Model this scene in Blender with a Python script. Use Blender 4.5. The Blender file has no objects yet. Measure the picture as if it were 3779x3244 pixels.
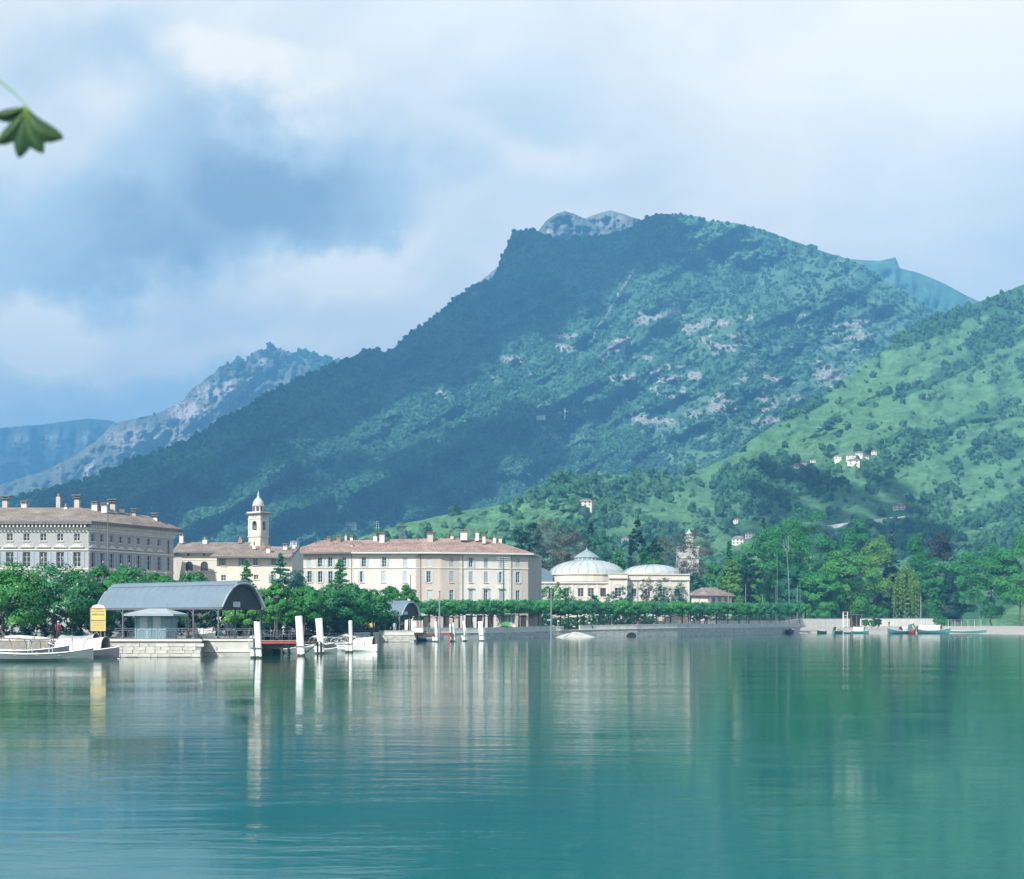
import bpy, math, random
import numpy as np
from mathutils import Vector, Matrix

# ------------------------------------------------------------------ camera, sky, sun, exposure
SC = bpy.context.scene
F, CX, HY, CH = 6200.0, 1889.5, 2292.0, 3.3      # focal length in photo pixels, principal column, horizon row, eye height

def P(x, y, Y):
    return Vector(((x-CX)/F*Y, Y, CH+(HY-y)/F*Y))
def GX(x, Y): return (x-CX)/F*Y
def GZ(y, Y): return CH+(HY-y)/F*Y
def WY(y): return CH*F/(y-HY)                     # distance of a point of the water surface

cam_d = bpy.data.cameras.new('camera'); cam = bpy.data.objects.new('camera', cam_d)
SC.collection.objects.link(cam); SC.camera = cam
cam.location = (0, 0, CH); cam.rotation_euler = (math.radians(90), 0, 0)
cam_d.sensor_fit = 'HORIZONTAL'; cam_d.sensor_width = 36.0; cam_d.lens = 36.0*F/3779.0
cam_d.shift_y = (HY-1622.0)/3779.0
cam_d.dof.use_dof = True; cam_d.dof.focus_distance = 300.0; cam_d.dof.aperture_fstop = 3.5
cam_d.clip_start = 0.1; cam_d.clip_end = 40000

SUN_EL, SUN_AZ = 40.0, 31.0                       # azimuth: degrees to the left of straight behind the camera
_ce = math.cos(math.radians(SUN_EL))
TO_SUN = Vector((-math.sin(math.radians(SUN_AZ))*_ce, -math.cos(math.radians(SUN_AZ))*_ce, math.sin(math.radians(SUN_EL))))

W = bpy.data.worlds.new('World'); SC.world = W; W.use_nodes = True
wn, wl = W.node_tree.nodes, W.node_tree.links
wn.clear()
def N(nodes, typ, **kw):
    n = nodes.new(typ)
    for k, v in kw.items():
        if k.startswith('i_'):
            key = k[2:]
            n.inputs[int(key) if key.isdigit() else key.replace('_', ' ')].default_value = v
        else:
            setattr(n, k, v)
    return n
sky = N(wn, 'ShaderNodeTexSky', sky_type='NISHITA', sun_disc=False)
sky.sun_elevation = math.radians(SUN_EL)
sky.sun_rotation = math.atan2(TO_SUN.x, TO_SUN.y)
sky.air_density = 1.0; sky.dust_density = 1.2; sky.ozone_density = 1.5
tc = N(wn, 'ShaderNodeTexCoord')
def wmath(op, a, b=None, clamp=False):
    n = wn.new('ShaderNodeMath'); n.operation = op; n.use_clamp = clamp
    for i, s in enumerate((a, b)):
        if s is None: continue
        if isinstance(s, (int, float)): n.inputs[i].default_value = s
        else: wl.new(s, n.inputs[i])
    return n.outputs[0]
def wnoise(scale, detail, vec, rough=0.55, dist=0.0):
    n = N(wn, 'ShaderNodeTexNoise', noise_dimensions='3D')
    n.inputs['Scale'].default_value = scale; n.inputs['Detail'].default_value = detail
    n.inputs['Roughness'].default_value = rough; n.inputs['Distortion'].default_value = dist
    wl.new(vec, n.inputs['Vector']); return n.outputs[0]
mp = N(wn, 'ShaderNodeMapping'); mp.inputs['Scale'].default_value = (1, 1, 1.9); mp.inputs['Location'].default_value = (0.31, 0.0, 0.12)
wl.new(tc.outputs['Generated'], mp.inputs['Vector'])
wn_ = N(wn, 'ShaderNodeTexNoise'); wn_.inputs['Scale'].default_value = 7.0; wn_.inputs['Detail'].default_value = 6; wn_.inputs['Roughness'].default_value = 0.6
wl.new(tc.outputs['Generated'], wn_.inputs['Vector'])
wsub = N(wn, 'ShaderNodeVectorMath', operation='SUBTRACT'); wl.new(wn_.outputs['Color'], wsub.inputs[0]); wsub.inputs[1].default_value = (0.5, 0.5, 0.5)
wsc = N(wn, 'ShaderNodeVectorMath', operation='SCALE'); wl.new(wsub.outputs[0], wsc.inputs[0]); wsc.inputs['Scale'].default_value = 0.15
wadd = N(wn, 'ShaderNodeVectorMath', operation='ADD'); wl.new(tc.outputs['Generated'], wadd.inputs[0]); wl.new(wsc.outputs[0], wadd.inputs[1])
big = wnoise(3.4, 6, mp.outputs[0], 0.5, 0.35)
fine = wnoise(9.0, 7, mp.outputs[0], 0.55, 0.5)
def patch(px, py, rx, ry):
    """one soft cloud bank round a direction of the sky, an ellipse in direction space"""
    d = Vector(((px-CX)/F, 1.0, (HY-py)/F)).normalized()
    m = N(wn, 'ShaderNodeVectorMath', operation='SUBTRACT'); wl.new(wadd.outputs[0], m.inputs[0]); m.inputs[1].default_value = d
    s = N(wn, 'ShaderNodeVectorMath', operation='MULTIPLY'); wl.new(m.outputs[0], s.inputs[0]); s.inputs[1].default_value = (F/rx, F/max(rx, ry)*0.5, F/ry)
    l = N(wn, 'ShaderNodeVectorMath', operation='LENGTH'); wl.new(s.outputs[0], l.inputs[0])
    r = N(wn, 'ShaderNodeMapRange', interpolation_type='SMOOTHSTEP'); wl.new(l.outputs['Value'], r.inputs['Value'])
    r.inputs['From Min'].default_value = 1.0; r.inputs['From Max'].default_value = 0.0
    return r.outputs[0]
PATCHES = [(1050, 690, 780, 330, 0.62), (330, 880, 700, 260, 0.26), (420, 330, 520, 300, 0.30), (700, 930, 520, 170, 0.30), (420, 1480, 620, 170, 0.20), (1850, 420, 900, 260, 0.10), (600, 1230, 700, 120, 0.04), (3100, 300, 1500, 600, -0.20), (2700, 900, 1300, 500, -0.15),
           (1250, 930, 520, 110, -0.30), (180, 1180, 420, 210, -0.34), (760, 270, 520, 170, -0.25), (1900, 560, 600, 170, -0.16), (1150, 1040, 700, 150, -0.16), (380, 1190, 620, 190, -0.26), (800, 1330, 560, 130, -0.16), (950, 640, 420, 170, 0.16)]
dens = wmath('ADD', wmath('MULTIPLY', big, 0.75), wmath('MULTIPLY', fine, 0.30))     # thickness of the cloud layer, about 0.5
dark = wmath('SUBTRACT', dens, 0.36)
for (px, py, rx, ry, a) in PATCHES:
    dark = wmath('ADD', dark, wmath('MULTIPLY', patch(px, py, rx, ry), a))
cr = N(wn, 'ShaderNodeValToRGB'); wl.new(dark, cr.inputs[0])
el = cr.color_ramp.elements
el[0].position = 0.0; el[0].color = (0.80, 0.85, 0.90, 1)
el[1].position = 0.80; el[1].color = (0.20, 0.30, 0.46, 1)
e = el.new(0.14); e.color = (0.66, 0.74, 0.84, 1)
e = el.new(0.36); e.color = (0.43, 0.57, 0.76, 1)
sc_ = N(wn, 'ShaderNodeMix', data_type='RGBA', blend_type='MULTIPLY'); sc_.inputs[0].default_value = 1.0
wl.new(cr.outputs[0], sc_.inputs[6]); sc_.inputs[7].default_value = (12.9, 11.5, 9.4, 1)
veil = wmath('MULTIPLY', wmath('SUBTRACT', fine, 0.2, True), 0.35)
mixs = N(wn, 'ShaderNodeMix', data_type='RGBA'); 
# cloud cover: thick towards the horizon, where the layer is seen edge-on, broken overhead
sepz = N(wn, 'ShaderNodeSeparateXYZ'); wl.new(tc.outputs['Generated'], sepz.inputs[0])
elv = N(wn, 'ShaderNodeMapRange', interpolation_type='SMOOTHSTEP'); wl.new(sepz.outputs[2], elv.inputs['Value'])
elv.inputs['From Min'].default_value = 0.34; elv.inputs['From Max'].default_value = 0.62; elv.inputs['To Min'].default_value = 0.9; elv.inputs['To Max'].default_value = 0.12
cov = N(wn, 'ShaderNodeMapRange', interpolation_type='SMOOTHSTEP'); wl.new(big, cov.inputs['Value']); cov.inputs['From Min'].default_value = 0.5; cov.inputs['From Max'].default_value = 0.66; cov.inputs['To Min'].default_value = 0.0; cov.inputs['To Max'].default_value = 0.55
cover = wmath('MAXIMUM', elv.outputs[0], cov.outputs[0])
wl.new(cover, mixs.inputs[0])
wl.new(sky.outputs[0], mixs.inputs[6]); wl.new(sc_.outputs[2], mixs.inputs[7])
bg = N(wn, 'ShaderNodeBackground'); bg.inputs['Strength'].default_value = 0.10
wl.new(mixs.outputs[2], bg.inputs['Color'])
wo = N(wn, 'ShaderNodeOutputWorld'); wl.new(bg.outputs[0], wo.inputs['Surface'])

sun_d = bpy.data.lights.new('sun', 'SUN'); sun_d.energy = 5.0; sun_d.angle = math.radians(0.6); sun_d.color = (1.0, 0.97, 0.91)
sun = bpy.data.objects.new('sun', sun_d); SC.collection.objects.link(sun)
sun.rotation_euler = (-TO_SUN).to_track_quat('-Z', 'Y').to_euler(); sun.location = (-200, -200, 300)

vs = SC.view_settings
vs.view_transform = 'Standard'; vs.look = 'None'; vs.gamma = 1.0; vs.use_curve_mapping = False; vs.exposure = 0.6
SC.cycles.use_denoising = True
SC.cycles.max_bounces = 6; SC.cycles.diffuse_bounces = 2; SC.cycles.glossy_bounces = 3; SC.cycles.transparent_max_bounces = 6; SC.cycles.volume_bounces = 0
SC.cycles.sample_clamp_indirect = 6.0

# ------------------------------------------------------------------ helpers
rnd = random.Random(7)
COL = SC.collection

class MB:
    """collects polygons, builds one mesh object"""
    def __init__(s): s.v = []; s.f = []
    def add(s, vs_, fs_):
        o = len(s.v); s.v.extend([tuple(p) for p in vs_]); s.f.extend([tuple(i+o for i in f) for f in fs_]); return s
    def box(s, x0, x1, y0, y1, z0, z1, m=None):
        c = [(x0, y0, z0), (x1, y0, z0), (x1, y1, z0), (x0, y1, z0), (x0, y0, z1), (x1, y0, z1), (x1, y1, z1), (x0, y1, z1)]
        if m is not None: c = [m @ Vector(p) for p in c]
        return s.add(c, [(0, 3, 2, 1), (4, 5, 6, 7), (0, 1, 5, 4), (1, 2, 6, 5), (2, 3, 7, 6), (3, 0, 4, 7)])
    def beam(s, a, b, w, h=None):
        """square bar from a to b"""
        a, b = Vector(a), Vector(b); d = (b-a); L = d.length
        if L < 1e-6: return s
        h = h or w
        q = d.to_track_quat('X', 'Z').to_matrix().to_4x4(); q.translation = a
        return s.box(0, L, -w/2, w/2, -h/2, h/2, q)
    def tube(s, pts, rad, n=6, cap=True):
        pts = [Vector(p) for p in pts]
        if isinstance(rad, (int, float)): rad = [rad]*len(pts)
        rings = []
        for i, p in enumerate(pts):
            d = (pts[min(i+1, len(pts)-1)]-pts[max(i-1, 0)]).normalized()
            u = d.orthogonal().normalized() if abs(d.z) < 0.95 else Vector((1, 0, 0))
            u = (u-d*u.dot(d)).normalized(); w = d.cross(u)
            rings.append([p+(u*math.cos(2*math.pi*k/n)+w*math.sin(2*math.pi*k/n))*rad[i] for k in range(n)])
        vs_ = [q for r in rings for q in r]; fs_ = []
        for i in range(len(pts)-1):
            for k in range(n):
                fs_.append((i*n+k, i*n+(k+1) % n, (i+1)*n+(k+1) % n, (i+1)*n+k))
        if cap:
            fs_.append(tuple(range(n-1, -1, -1))); fs_.append(tuple((len(pts)-1)*n+k for k in range(n)))
        return s.add(vs_, fs_)
    def lathe(s, prof, n=16, c=(0, 0, 0), sx=1.0, sy=1.0):
        vs_ = []; fs_ = []
        for (r, z) in prof:
            for k in range(n):
                a = 2*math.pi*(k+0.5)/n
                vs_.append((c[0]+r*sx*math.cos(a), c[1]+r*sy*math.sin(a), c[2]+z))
        for i in range(len(prof)-1):
            for k in range(n):
                fs_.append((i*n+k, i*n+(k+1) % n, (i+1)*n+(k+1) % n, (i+1)*n+k))
        return s.add(vs_, fs_)
    def prism(s, poly, a, b):
        """poly: list of 3D points (planar), extruded from offset a to offset b (vectors)"""
        a, b = Vector(a), Vector(b); n = len(poly)
        vs_ = [Vector(p)+a for p in poly]+[Vector(p)+b for p in poly]
        fs_ = [tuple(range(n)), tuple(range(2*n-1, n-1, -1))]
        for i in range(n):
            j = (i+1) % n; fs_.append((j, i, i+n, j+n))
        return s.add(vs_, fs_)
    def quad(s, *p): return s.add(p, [tuple(range(len(p)))])
    def ring(s, c, u, v, R, r, n=14, m=4):
        """torus in the plane u, v"""
        c, u, v = Vector(c), Vector(u), Vector(v); w = u.cross(v); vs_ = []; fs_ = []
        for i in range(n):
            a = 2*math.pi*i/n; e = u*math.cos(a)+v*math.sin(a)
            for k in range(m):
                b = 2*math.pi*k/m; vs_.append(c+e*(R+r*math.cos(b))+w*r*math.sin(b))
        for i in range(n):
            for k in range(m):
                fs_.append((i*m+k, ((i+1) % n)*m+k, ((i+1) % n)*m+(k+1) % m, i*m+(k+1) % m))
        return s.add(vs_, fs_)
    def mesh(s, name):
        me = bpy.data.meshes.new(name); me.from_pydata(s.v, [], s.f); me.update(); return me
    def build(s, name, m, parent=None, smooth=False, uv=False, **props):
        me = s.mesh(name)
        if uv: uvmap(me)
        return obj(name, me, m, parent, smooth, **props)

def uvmap(me):
    lay = me.uv_layers.new(name='UVMap').data
    Z = Vector((0, 0, 1))
    for p in me.polygons:
        n = p.normal; e_ = Z.cross(n)
        e_ = e_.normalized() if e_.length > 1e-3 else Vector((1, 0, 0))
        s_ = n.cross(e_)
        for li in p.loop_indices:
            co = me.vertices[me.loops[li].vertex_index].co
            lay[li].uv = (co.dot(e_), co.dot(s_))

def tag(o, label=None, cat=None, group=None, kind=None):
    if label: o['label'] = label
    if cat: o['category'] = cat
    if group: o['group'] = group
    if kind: o['kind'] = kind
    return o
def obj(name, me, m, parent=None, smooth=False, label=None, cat=None, group=None, kind=None, loc=None, rz=None):
    o = bpy.data.objects.new(name, me); COL.objects.link(o)
    if m is not None and len(me.materials) == 0: me.materials.append(m)
    if smooth: me.polygons.foreach_set('use_smooth', [True]*len(me.polygons))
    if parent is not None: o.parent = parent
    if loc is not None: o.location = loc
    if rz is not None: o.rotation_euler = (0, 0, rz)
    return tag(o, label, cat, group, kind)
def thing(name, label, cat, loc=(0, 0, 0), rz=0.0, group=None):
    o = bpy.data.objects.new(name, None); COL.objects.link(o)
    o.location = loc; o.rotation_euler = (0, 0, rz); o.empty_display_size = 0.3
    return tag(o, label, cat, group)
def copy_thing(root, loc=None, rz=None, scale=None, label=None, group=None):
    def rec(o, par):
        c = o.copy(); COL.objects.link(c); c.parent = par
        for ch in o.children: rec(ch, c)
        return c
    r = rec(root, None)
    if loc is not None: r.location = loc
    if rz is not None: r.rotation_euler = (0, 0, rz)
    if scale is not None: r.scale = (scale,)*3 if isinstance(scale, (int, float)) else scale
    if label: r['label'] = label
    if group: r['group'] = group
    return r
def np_mesh(name, V, Q):
    """fast mesh from numpy vertices and faces of one size"""
    V = np.asarray(V, dtype=np.float32); Q = np.asarray(Q, dtype=np.int32); k = Q.shape[1]
    me = bpy.data.meshes.new(name)
    me.vertices.add(len(V)); me.vertices.foreach_set('co', V.ravel())
    me.loops.add(Q.size); me.loops.foreach_set('vertex_index', Q.ravel())
    me.polygons.add(len(Q)); me.polygons.foreach_set('loop_start', np.arange(0, Q.size, k, dtype=np.int32))
    me.update(calc_edges=True); return me

# ------------------------------------------------------------------ materials
MATS = {}
def nt(name):
    m = bpy.data.materials.new(name); m.use_nodes = True
    n, l = m.node_tree.nodes, m.node_tree.links; n.clear()
    out = n.new('ShaderNodeOutputMaterial'); b = n.new('ShaderNodeBsdfPrincipled'); l.new(b.outputs[0], out.inputs['Surface'])
    return m, n, l, b, out
def ramp(n, l, fac, stops):
    r = n.new('ShaderNodeValToRGB'); l.new(fac, r.inputs[0]); e = r.color_ramp.elements
    e[0].position = stops[0][0]; e[0].color = (*stops[0][1], 1); e[1].position = stops[-1][0]; e[1].color = (*stops[-1][1], 1)
    for p, c in stops[1:-1]:
        q = e.new(p); q.color = (*c, 1)
    return r.outputs[0]
def noise_n(n, l, vec, scale, detail=5, rough=0.6, dist=0.0):
    t = n.new('ShaderNodeTexNoise'); t.inputs['Scale'].default_value = scale; t.inputs['Detail'].default_value = detail
    t.inputs['Roughness'].default_value = rough; t.inputs['Distortion'].default_value = dist
    l.new(vec, t.inputs['Vector']); return t.outputs[0]
def mult(c, k): return tuple(min(1, max(0, x*k)) for x in c)
def mat(name, col, rough=0.8, scale=1.2, var=0.18, bump=0.0, bscale=None, metal=0.0, stretch=(1, 1, 1), per_obj=0.0, col2=None, spec=0.5):
    """plain surface: colour with noise variation, weather streaks by stretch, fine bump"""
    m, n, l, b, out = nt(name)
    t = n.new('ShaderNodeTexCoord'); mp_ = n.new('ShaderNodeMapping'); mp_.inputs['Scale'].default_value = stretch
    l.new(t.outputs['Object'], mp_.inputs['Vector'])
    f = noise_n(n, l, mp_.outputs[0], scale, 6, 0.65)
    c = ramp(n, l, f, [(0.3, mult(col2 or col, 1-var)), (0.5, col), (0.72, mult(col, 1+var))])
    if per_obj:
        oi = n.new('ShaderNodeObjectInfo'); mr = n.new('ShaderNodeMapRange')
        l.new(oi.outputs['Random'], mr.inputs[0]); mr.inputs[3].default_value = 1-per_obj; mr.inputs[4].default_value = 1+per_obj
        hs = n.new('ShaderNodeHueSaturation'); l.new(mr.outputs[0], hs.inputs['Value']); l.new(c, hs.inputs['Color']); c = hs.outputs[0]
    l.new(c, b.inputs['Base Color']); b.inputs['Roughness'].default_value = rough; b.inputs['Metallic'].default_value = metal
    b.inputs['Specular IOR Level'].default_value = spec
    if bump:
        f2 = noise_n(n, l, t.outputs['Object'], bscale or scale*6, 4)
        bp = n.new('ShaderNodeBump'); bp.inputs['Strength'].default_value = bump; bp.inputs['Distance'].default_value = 0.05
        l.new(f2, bp.inputs['Height']); l.new(bp.outputs[0], b.inputs['Normal'])
    MATS[name] = m; return m
def leaf_mat(name, col, col2, scale=0.5, trans=0.35, obj_var=0.15, patch=None):
    m, n, l, b, out = nt(name)
    t = n.new('ShaderNodeTexCoord')
    f = noise_n(n, l, t.outputs['Object'], scale, 4, 0.7)
    c = ramp(n, l, f, [(0.32, col2), (0.68, col)])
    oi = n.new('ShaderNodeObjectInfo'); mr = n.new('ShaderNodeMapRange')
    l.new(oi.outputs['Random'], mr.inputs[0]); mr.inputs[3].default_value = 1-obj_var; mr.inputs[4].default_value = 1+obj_var
    hs = n.new('ShaderNodeHueSaturation'); l.new(mr.outputs[0], hs.inputs['Value']); l.new(c, hs.inputs['Color'])
    mr2 = n.new('ShaderNodeMapRange'); l.new(oi.outputs['Random'], mr2.inputs[0]); mr2.inputs[3].default_value = 0.53; mr2.inputs[4].default_value = 0.47
    l.new(mr2.outputs[0], hs.inputs['Hue'])
    if patch:                                        # stands of different kinds of tree: tint by where the tree grows
        pf = noise_n(n, l, oi.outputs['Location'], patch, 5, 0.65)
        pc = ramp(n, l, pf, [(0.34, (0.66, 0.70, 0.78)), (0.5, (1.0, 1.0, 1.0)), (0.64, (1.55, 1.28, 1.12))])
        mm = n.new('ShaderNodeMix'); mm.data_type = 'RGBA'; mm.blend_type = 'MULTIPLY'; mm.inputs[0].default_value = 1.0; l.new(c, mm.inputs[6]); l.new(pc, mm.inputs[7]); l.new(mm.outputs[2], hs.inputs['Color'])
    l.new(hs.outputs[0], b.inputs['Base Color']); b.inputs['Roughness'].default_value = 0.6; b.inputs['Specular IOR Level'].default_value = 0.3
    tr = n.new('ShaderNodeBsdfTranslucent'); l.new(hs.outputs[0], tr.inputs[0])
    mx = n.new('ShaderNodeMixShader'); mx.inputs[0].default_value = trans
    l.new(b.outputs[0], mx.inputs[1]); l.new(tr.outputs[0], mx.inputs[2]); l.new(mx.outputs[0], out.inputs['Surface'])
    MATS[name] = m; return m
def roof_mat(name, c0, c1, c2):
    """rows of half-round tiles running down the slope (UV in metres)"""
    m, n, l, b, out = nt(name)
    u = n.new('ShaderNodeUVMap'); u.uv_map = 'UVMap'
    mp_ = n.new('ShaderNodeMapping'); mp_.inputs['Scale'].default_value = (4.0, 1.1, 1); l.new(u.outputs[0], mp_.inputs['Vector'])
    f = noise_n(n, l, mp_.outputs[0], 1.0, 4, 0.75)
    f2 = noise_n(n, l, u.outputs[0], 0.35, 3, 0.6)
    ad = n.new('ShaderNodeMath'); ad.operation = 'MULTIPLY_ADD'; l.new(f2, ad.inputs[0]); ad.inputs[1].default_value = 0.55; l.new(f, ad.inputs[2])
    c = ramp(n, l, ad.outputs[0], [(0.56, c0), (0.76, c1), (0.98, c2)])
    l.new(c, b.inputs['Base Color']); b.inputs['Roughness'].default_value = 0.9
    wv = n.new('ShaderNodeTexWave'); wv.inputs['Scale'].default_value = 1.1; wv.inputs['Distortion'].default_value = 0.6; wv.bands_direction = 'X'
    l.new(u.outputs[0], wv.inputs['Vector'])
    hm = n.new('ShaderNodeMath'); hm.operation = 'ADD'; l.new(wv.outputs[1], hm.inputs[0]); l.new(f, hm.inputs[1])
    bp = n.new('ShaderNodeBump'); bp.inputs['Strength'].default_value = 0.8; bp.inputs['Distance'].default_value = 0.12
    l.new(hm.outputs[0], bp.inputs['Height']); l.new(bp.outputs[0], b.inputs['Normal'])
    MATS[name] = m; return m

mat('plaster_cream', (0.60, 0.555, 0.475), 0.9, 0.5, 0.10, 0.15, 5, stretch=(1, 1, 0.25))
mat('plaster_white', (0.66, 0.63, 0.575), 0.9, 0.5, 0.08, 0.15, 5, stretch=(1, 1, 0.25))
mat('plaster_pink', (0.49, 0.43, 0.375), 0.9, 0.5, 0.10, 0.15, 5, stretch=(1, 1, 0.25))
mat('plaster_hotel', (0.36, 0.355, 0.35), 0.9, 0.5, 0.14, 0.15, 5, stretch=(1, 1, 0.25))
mat('plaster_grey', (0.50, 0.50, 0.46), 0.9, 0.6, 0.14, 0.15, 5, stretch=(1, 1, 0.25))
mat('plaster_ochre', (0.60, 0.55, 0.47), 0.9, 0.5, 0.12, 0.15, 5)
mat('plaster_house', (0.72, 0.66, 0.56), 0.9, 0.3, 0.12, per_obj=0.14)
mat('trim', (0.62, 0.60, 0.54), 0.85, 1.0, 0.12, 0.1)
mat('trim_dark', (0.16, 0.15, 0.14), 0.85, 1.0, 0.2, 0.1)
mat('stone', (0.50, 0.48, 0.44), 0.9, 1.6, 0.25, 0.5, 6, per_obj=0.12)
mat('stone_wall', (0.42, 0.42, 0.395), 0.92, 0.9, 0.35, 0.6, 4, stretch=(1, 1, 2.5))
mat('parapet', (0.58, 0.565, 0.54), 0.9, 0.7, 0.2, 0.3, 6, stretch=(1, 1, 0.6))
mat('mortar', (0.26, 0.25, 0.23), 0.95, 2.0, 0.25, 0.4)
mat('gravel', (0.25, 0.235, 0.205), 0.95, 0.6, 0.15, 0.3, 8)
mat('sand', (0.42, 0.385, 0.33), 0.95, 0.25, 0.18, 0.4, 3)
mat('rubble', (0.50, 0.49, 0.45), 0.95, 0.8, 0.25, 0.8, 3)
mat('white_paint', (0.80, 0.80, 0.78), 0.6, 2.0, 0.10, 0.15, 9, stretch=(3, 3, 0.3))
mat('white_cloth', (0.56, 0.56, 0.54), 0.9, 1.5, 0.08, 0.1, 4)
mat('grey_cloth', (0.30, 0.33, 0.36), 0.9, 1.5, 0.15, 0.1, 4)
mat('hull_pale', (0.15, 0.195, 0.19), 0.55, 1.5, 0.2, 0.1, 5, stretch=(0.4, 1, 2))
mat('hull_dark', (0.055, 0.06, 0.075), 0.5, 1.5, 0.3, 0.1, 5)
mat('hull_teal', (0.07, 0.20, 0.20), 0.5, 1.5, 0.2, 0.1, 5)
mat('wood', (0.20, 0.14, 0.09), 0.8, 2.0, 0.3, 0.3, 8, stretch=(0.5, 2, 2))
mat('wood_pale', (0.40, 0.32, 0.22), 0.8, 2.0, 0.25, 0.3, 8)
mat('bark', (0.11, 0.095, 0.08), 0.95, 2.5, 0.35, 0.6, 6, stretch=(1, 1, 0.3))
mat('bark_pale', (0.42, 0.42, 0.38), 0.9, 2.5, 0.25, 0.4, 6, stretch=(1, 1, 0.3))
mat('iron', (0.05, 0.06, 0.07), 0.55, 3.0, 0.25, metal=0.2)
mat('iron_grey', (0.13, 0.155, 0.18), 0.55, 3.0, 0.2, metal=0.2)
mat('zinc', (0.14, 0.195, 0.24), 0.55, 0.35, 0.10, 0.08, 3, stretch=(0.6, 0.6, 2), metal=0.0)
mat('zinc_seam', (0.22, 0.26, 0.30), 0.5, 1.0, 0.12)
mat('lead_dome', (0.44, 0.475, 0.48), 0.6, 0.25, 0.20, 0.1, 2, stretch=(1, 1, 0.4))
mat('copper', (0.26, 0.34, 0.345), 0.6, 0.6, 0.2, 0.1, 3)
mat('kiosk', (0.19, 0.31, 0.37), 0.7, 1.0, 0.08, 0.05, 6)
mat('kiosk_roof', (0.34, 0.39, 0.41), 0.7, 1.0, 0.10)
mat('sign_yellow', (0.58, 0.47, 0.15), 0.7, 1.5, 0.08)
mat('ink', (0.05, 0.04, 0.03), 0.8, 3, 0.1)
mat('red_paint', (0.55, 0.09, 0.06), 0.6, 2, 0.2, 0.1)
mat('shutter_pale', (0.44, 0.53, 0.56), 0.7, 3, 0.10)
mat('shutter_green', (0.20, 0.32, 0.29), 0.7, 3, 0.15)
mat('shutter_grey', (0.32, 0.38, 0.42), 0.7, 3, 0.12)
mat('window_frame', (0.60, 0.60, 0.56), 0.6, 3, 0.1)
mat('window_frame_dark', (0.10, 0.11, 0.11), 0.6, 3, 0.1)
mat('glass', (0.025, 0.032, 0.038), 0.12, 0.8, 0.3, spec=0.7)
mat('door_dark', (0.05, 0.045, 0.04), 0.7, 2, 0.25)
mat('awning', (0.70, 0.68, 0.58), 0.9, 2, 0.1)
mat('brick_red', (0.33, 0.20, 0.15), 0.9, 3, 0.25, 0.3)
mat('cart_green', (0.05, 0.30, 0.10), 0.6, 2, 0.2)
mat('weed', (0.05, 0.065, 0.045), 0.9, 3, 0.3)
mat('grass', (0.07, 0.13, 0.045), 0.95, 0.4, 0.3, 0.4, 4)
mat('skin', (0.55, 0.36, 0.27), 0.6, 3, 0.05)
mat('cloud', (0.86, 0.88, 0.90), 1.0, 0.002, 0.05)
roof_mat('roof_tile', (0.17, 0.115, 0.10), (0.34, 0.22, 0.18), (0.55, 0.42, 0.34))
roof_mat('roof_brown', (0.13, 0.105, 0.09), (0.26, 0.205, 0.17), (0.44, 0.37, 0.30))
leaf_mat('leaf_chestnut', (0.0600, 0.3120, 0.0660), (0.0275, 0.1680, 0.0440), 0.6)
leaf_mat('leaf_plane', (0.0800, 0.3480, 0.1100), (0.0425, 0.2160, 0.0715), 0.7)
leaf_mat('leaf_bright', (0.085, 0.37, 0.07), (0.04, 0.22, 0.05), 0.4)
leaf_mat('leaf_mid', (0.05, 0.28, 0.075), (0.026, 0.16, 0.05), 0.4)
leaf_mat('leaf_yellow', (0.23, 0.42, 0.08), (0.14, 0.29, 0.06), 0.5)
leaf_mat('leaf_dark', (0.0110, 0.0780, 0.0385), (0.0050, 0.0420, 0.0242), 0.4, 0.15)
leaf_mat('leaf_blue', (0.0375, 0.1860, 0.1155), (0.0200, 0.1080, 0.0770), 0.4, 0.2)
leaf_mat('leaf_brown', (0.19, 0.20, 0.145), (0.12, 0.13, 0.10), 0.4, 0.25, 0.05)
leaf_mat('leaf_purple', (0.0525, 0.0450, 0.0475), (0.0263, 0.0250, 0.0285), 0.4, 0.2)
leaf_mat('leaf_forest', (0.070, 0.215, 0.115), (0.045, 0.155, 0.09), 0.02, 0.38, 0.25, 0.0055)
leaf_mat('leaf_hill', (0.075, 0.225, 0.11), (0.052, 0.170, 0.092), 0.03, 0.38, 0.2, 0.012)
leaf_mat('blossom', (0.75, 0.62, 0.58), (0.60, 0.45, 0.42), 2.0, 0.3, 0.05)

# ------------------------------------------------------------------ numpy noise
_rs = np.random.RandomState(11)
_PERM = _rs.rand(256, 256).astype(np.float64)
def vnoise(x, y, seed=0):
    x = np.asarray(x, float)+seed*17.31; y = np.asarray(y, float)+seed*9.77
    xi = np.floor(x).astype(int); yi = np.floor(y).astype(int); fx = x-xi; fy = y-yi
    fx = fx*fx*fx*(fx*(fx*6-15)+10); fy = fy*fy*fy*(fy*(fy*6-15)+10)
    g = lambda a, b: _PERM[a % 256, b % 256]
    return (g(xi, yi)*(1-fx)+g(xi+1, yi)*fx)*(1-fy)+(g(xi, yi+1)*(1-fx)+g(xi+1, yi+1)*fx)*fy
def fbm(x, y, oct=5, seed=0, gain=0.5):
    a, s, t = 1.0, 0.0, 0.0
    for o in range(oct):
        s = s+a*vnoise(np.asarray(x)*2**o, np.asarray(y)*2**o, seed+o*3); t += a; a *= gain
    return s/t
def ridged(x, y, oct=4, seed=0):
    a, s, t = 1.0, 0.0, 0.0
    for o in range(oct):
        s = s+a*(1-np.abs(2*vnoise(np.asarray(x)*2**o, np.asarray(y)*2**o, seed+o*5)-1)); t += a; a *= 0.5
    return s/t
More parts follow.
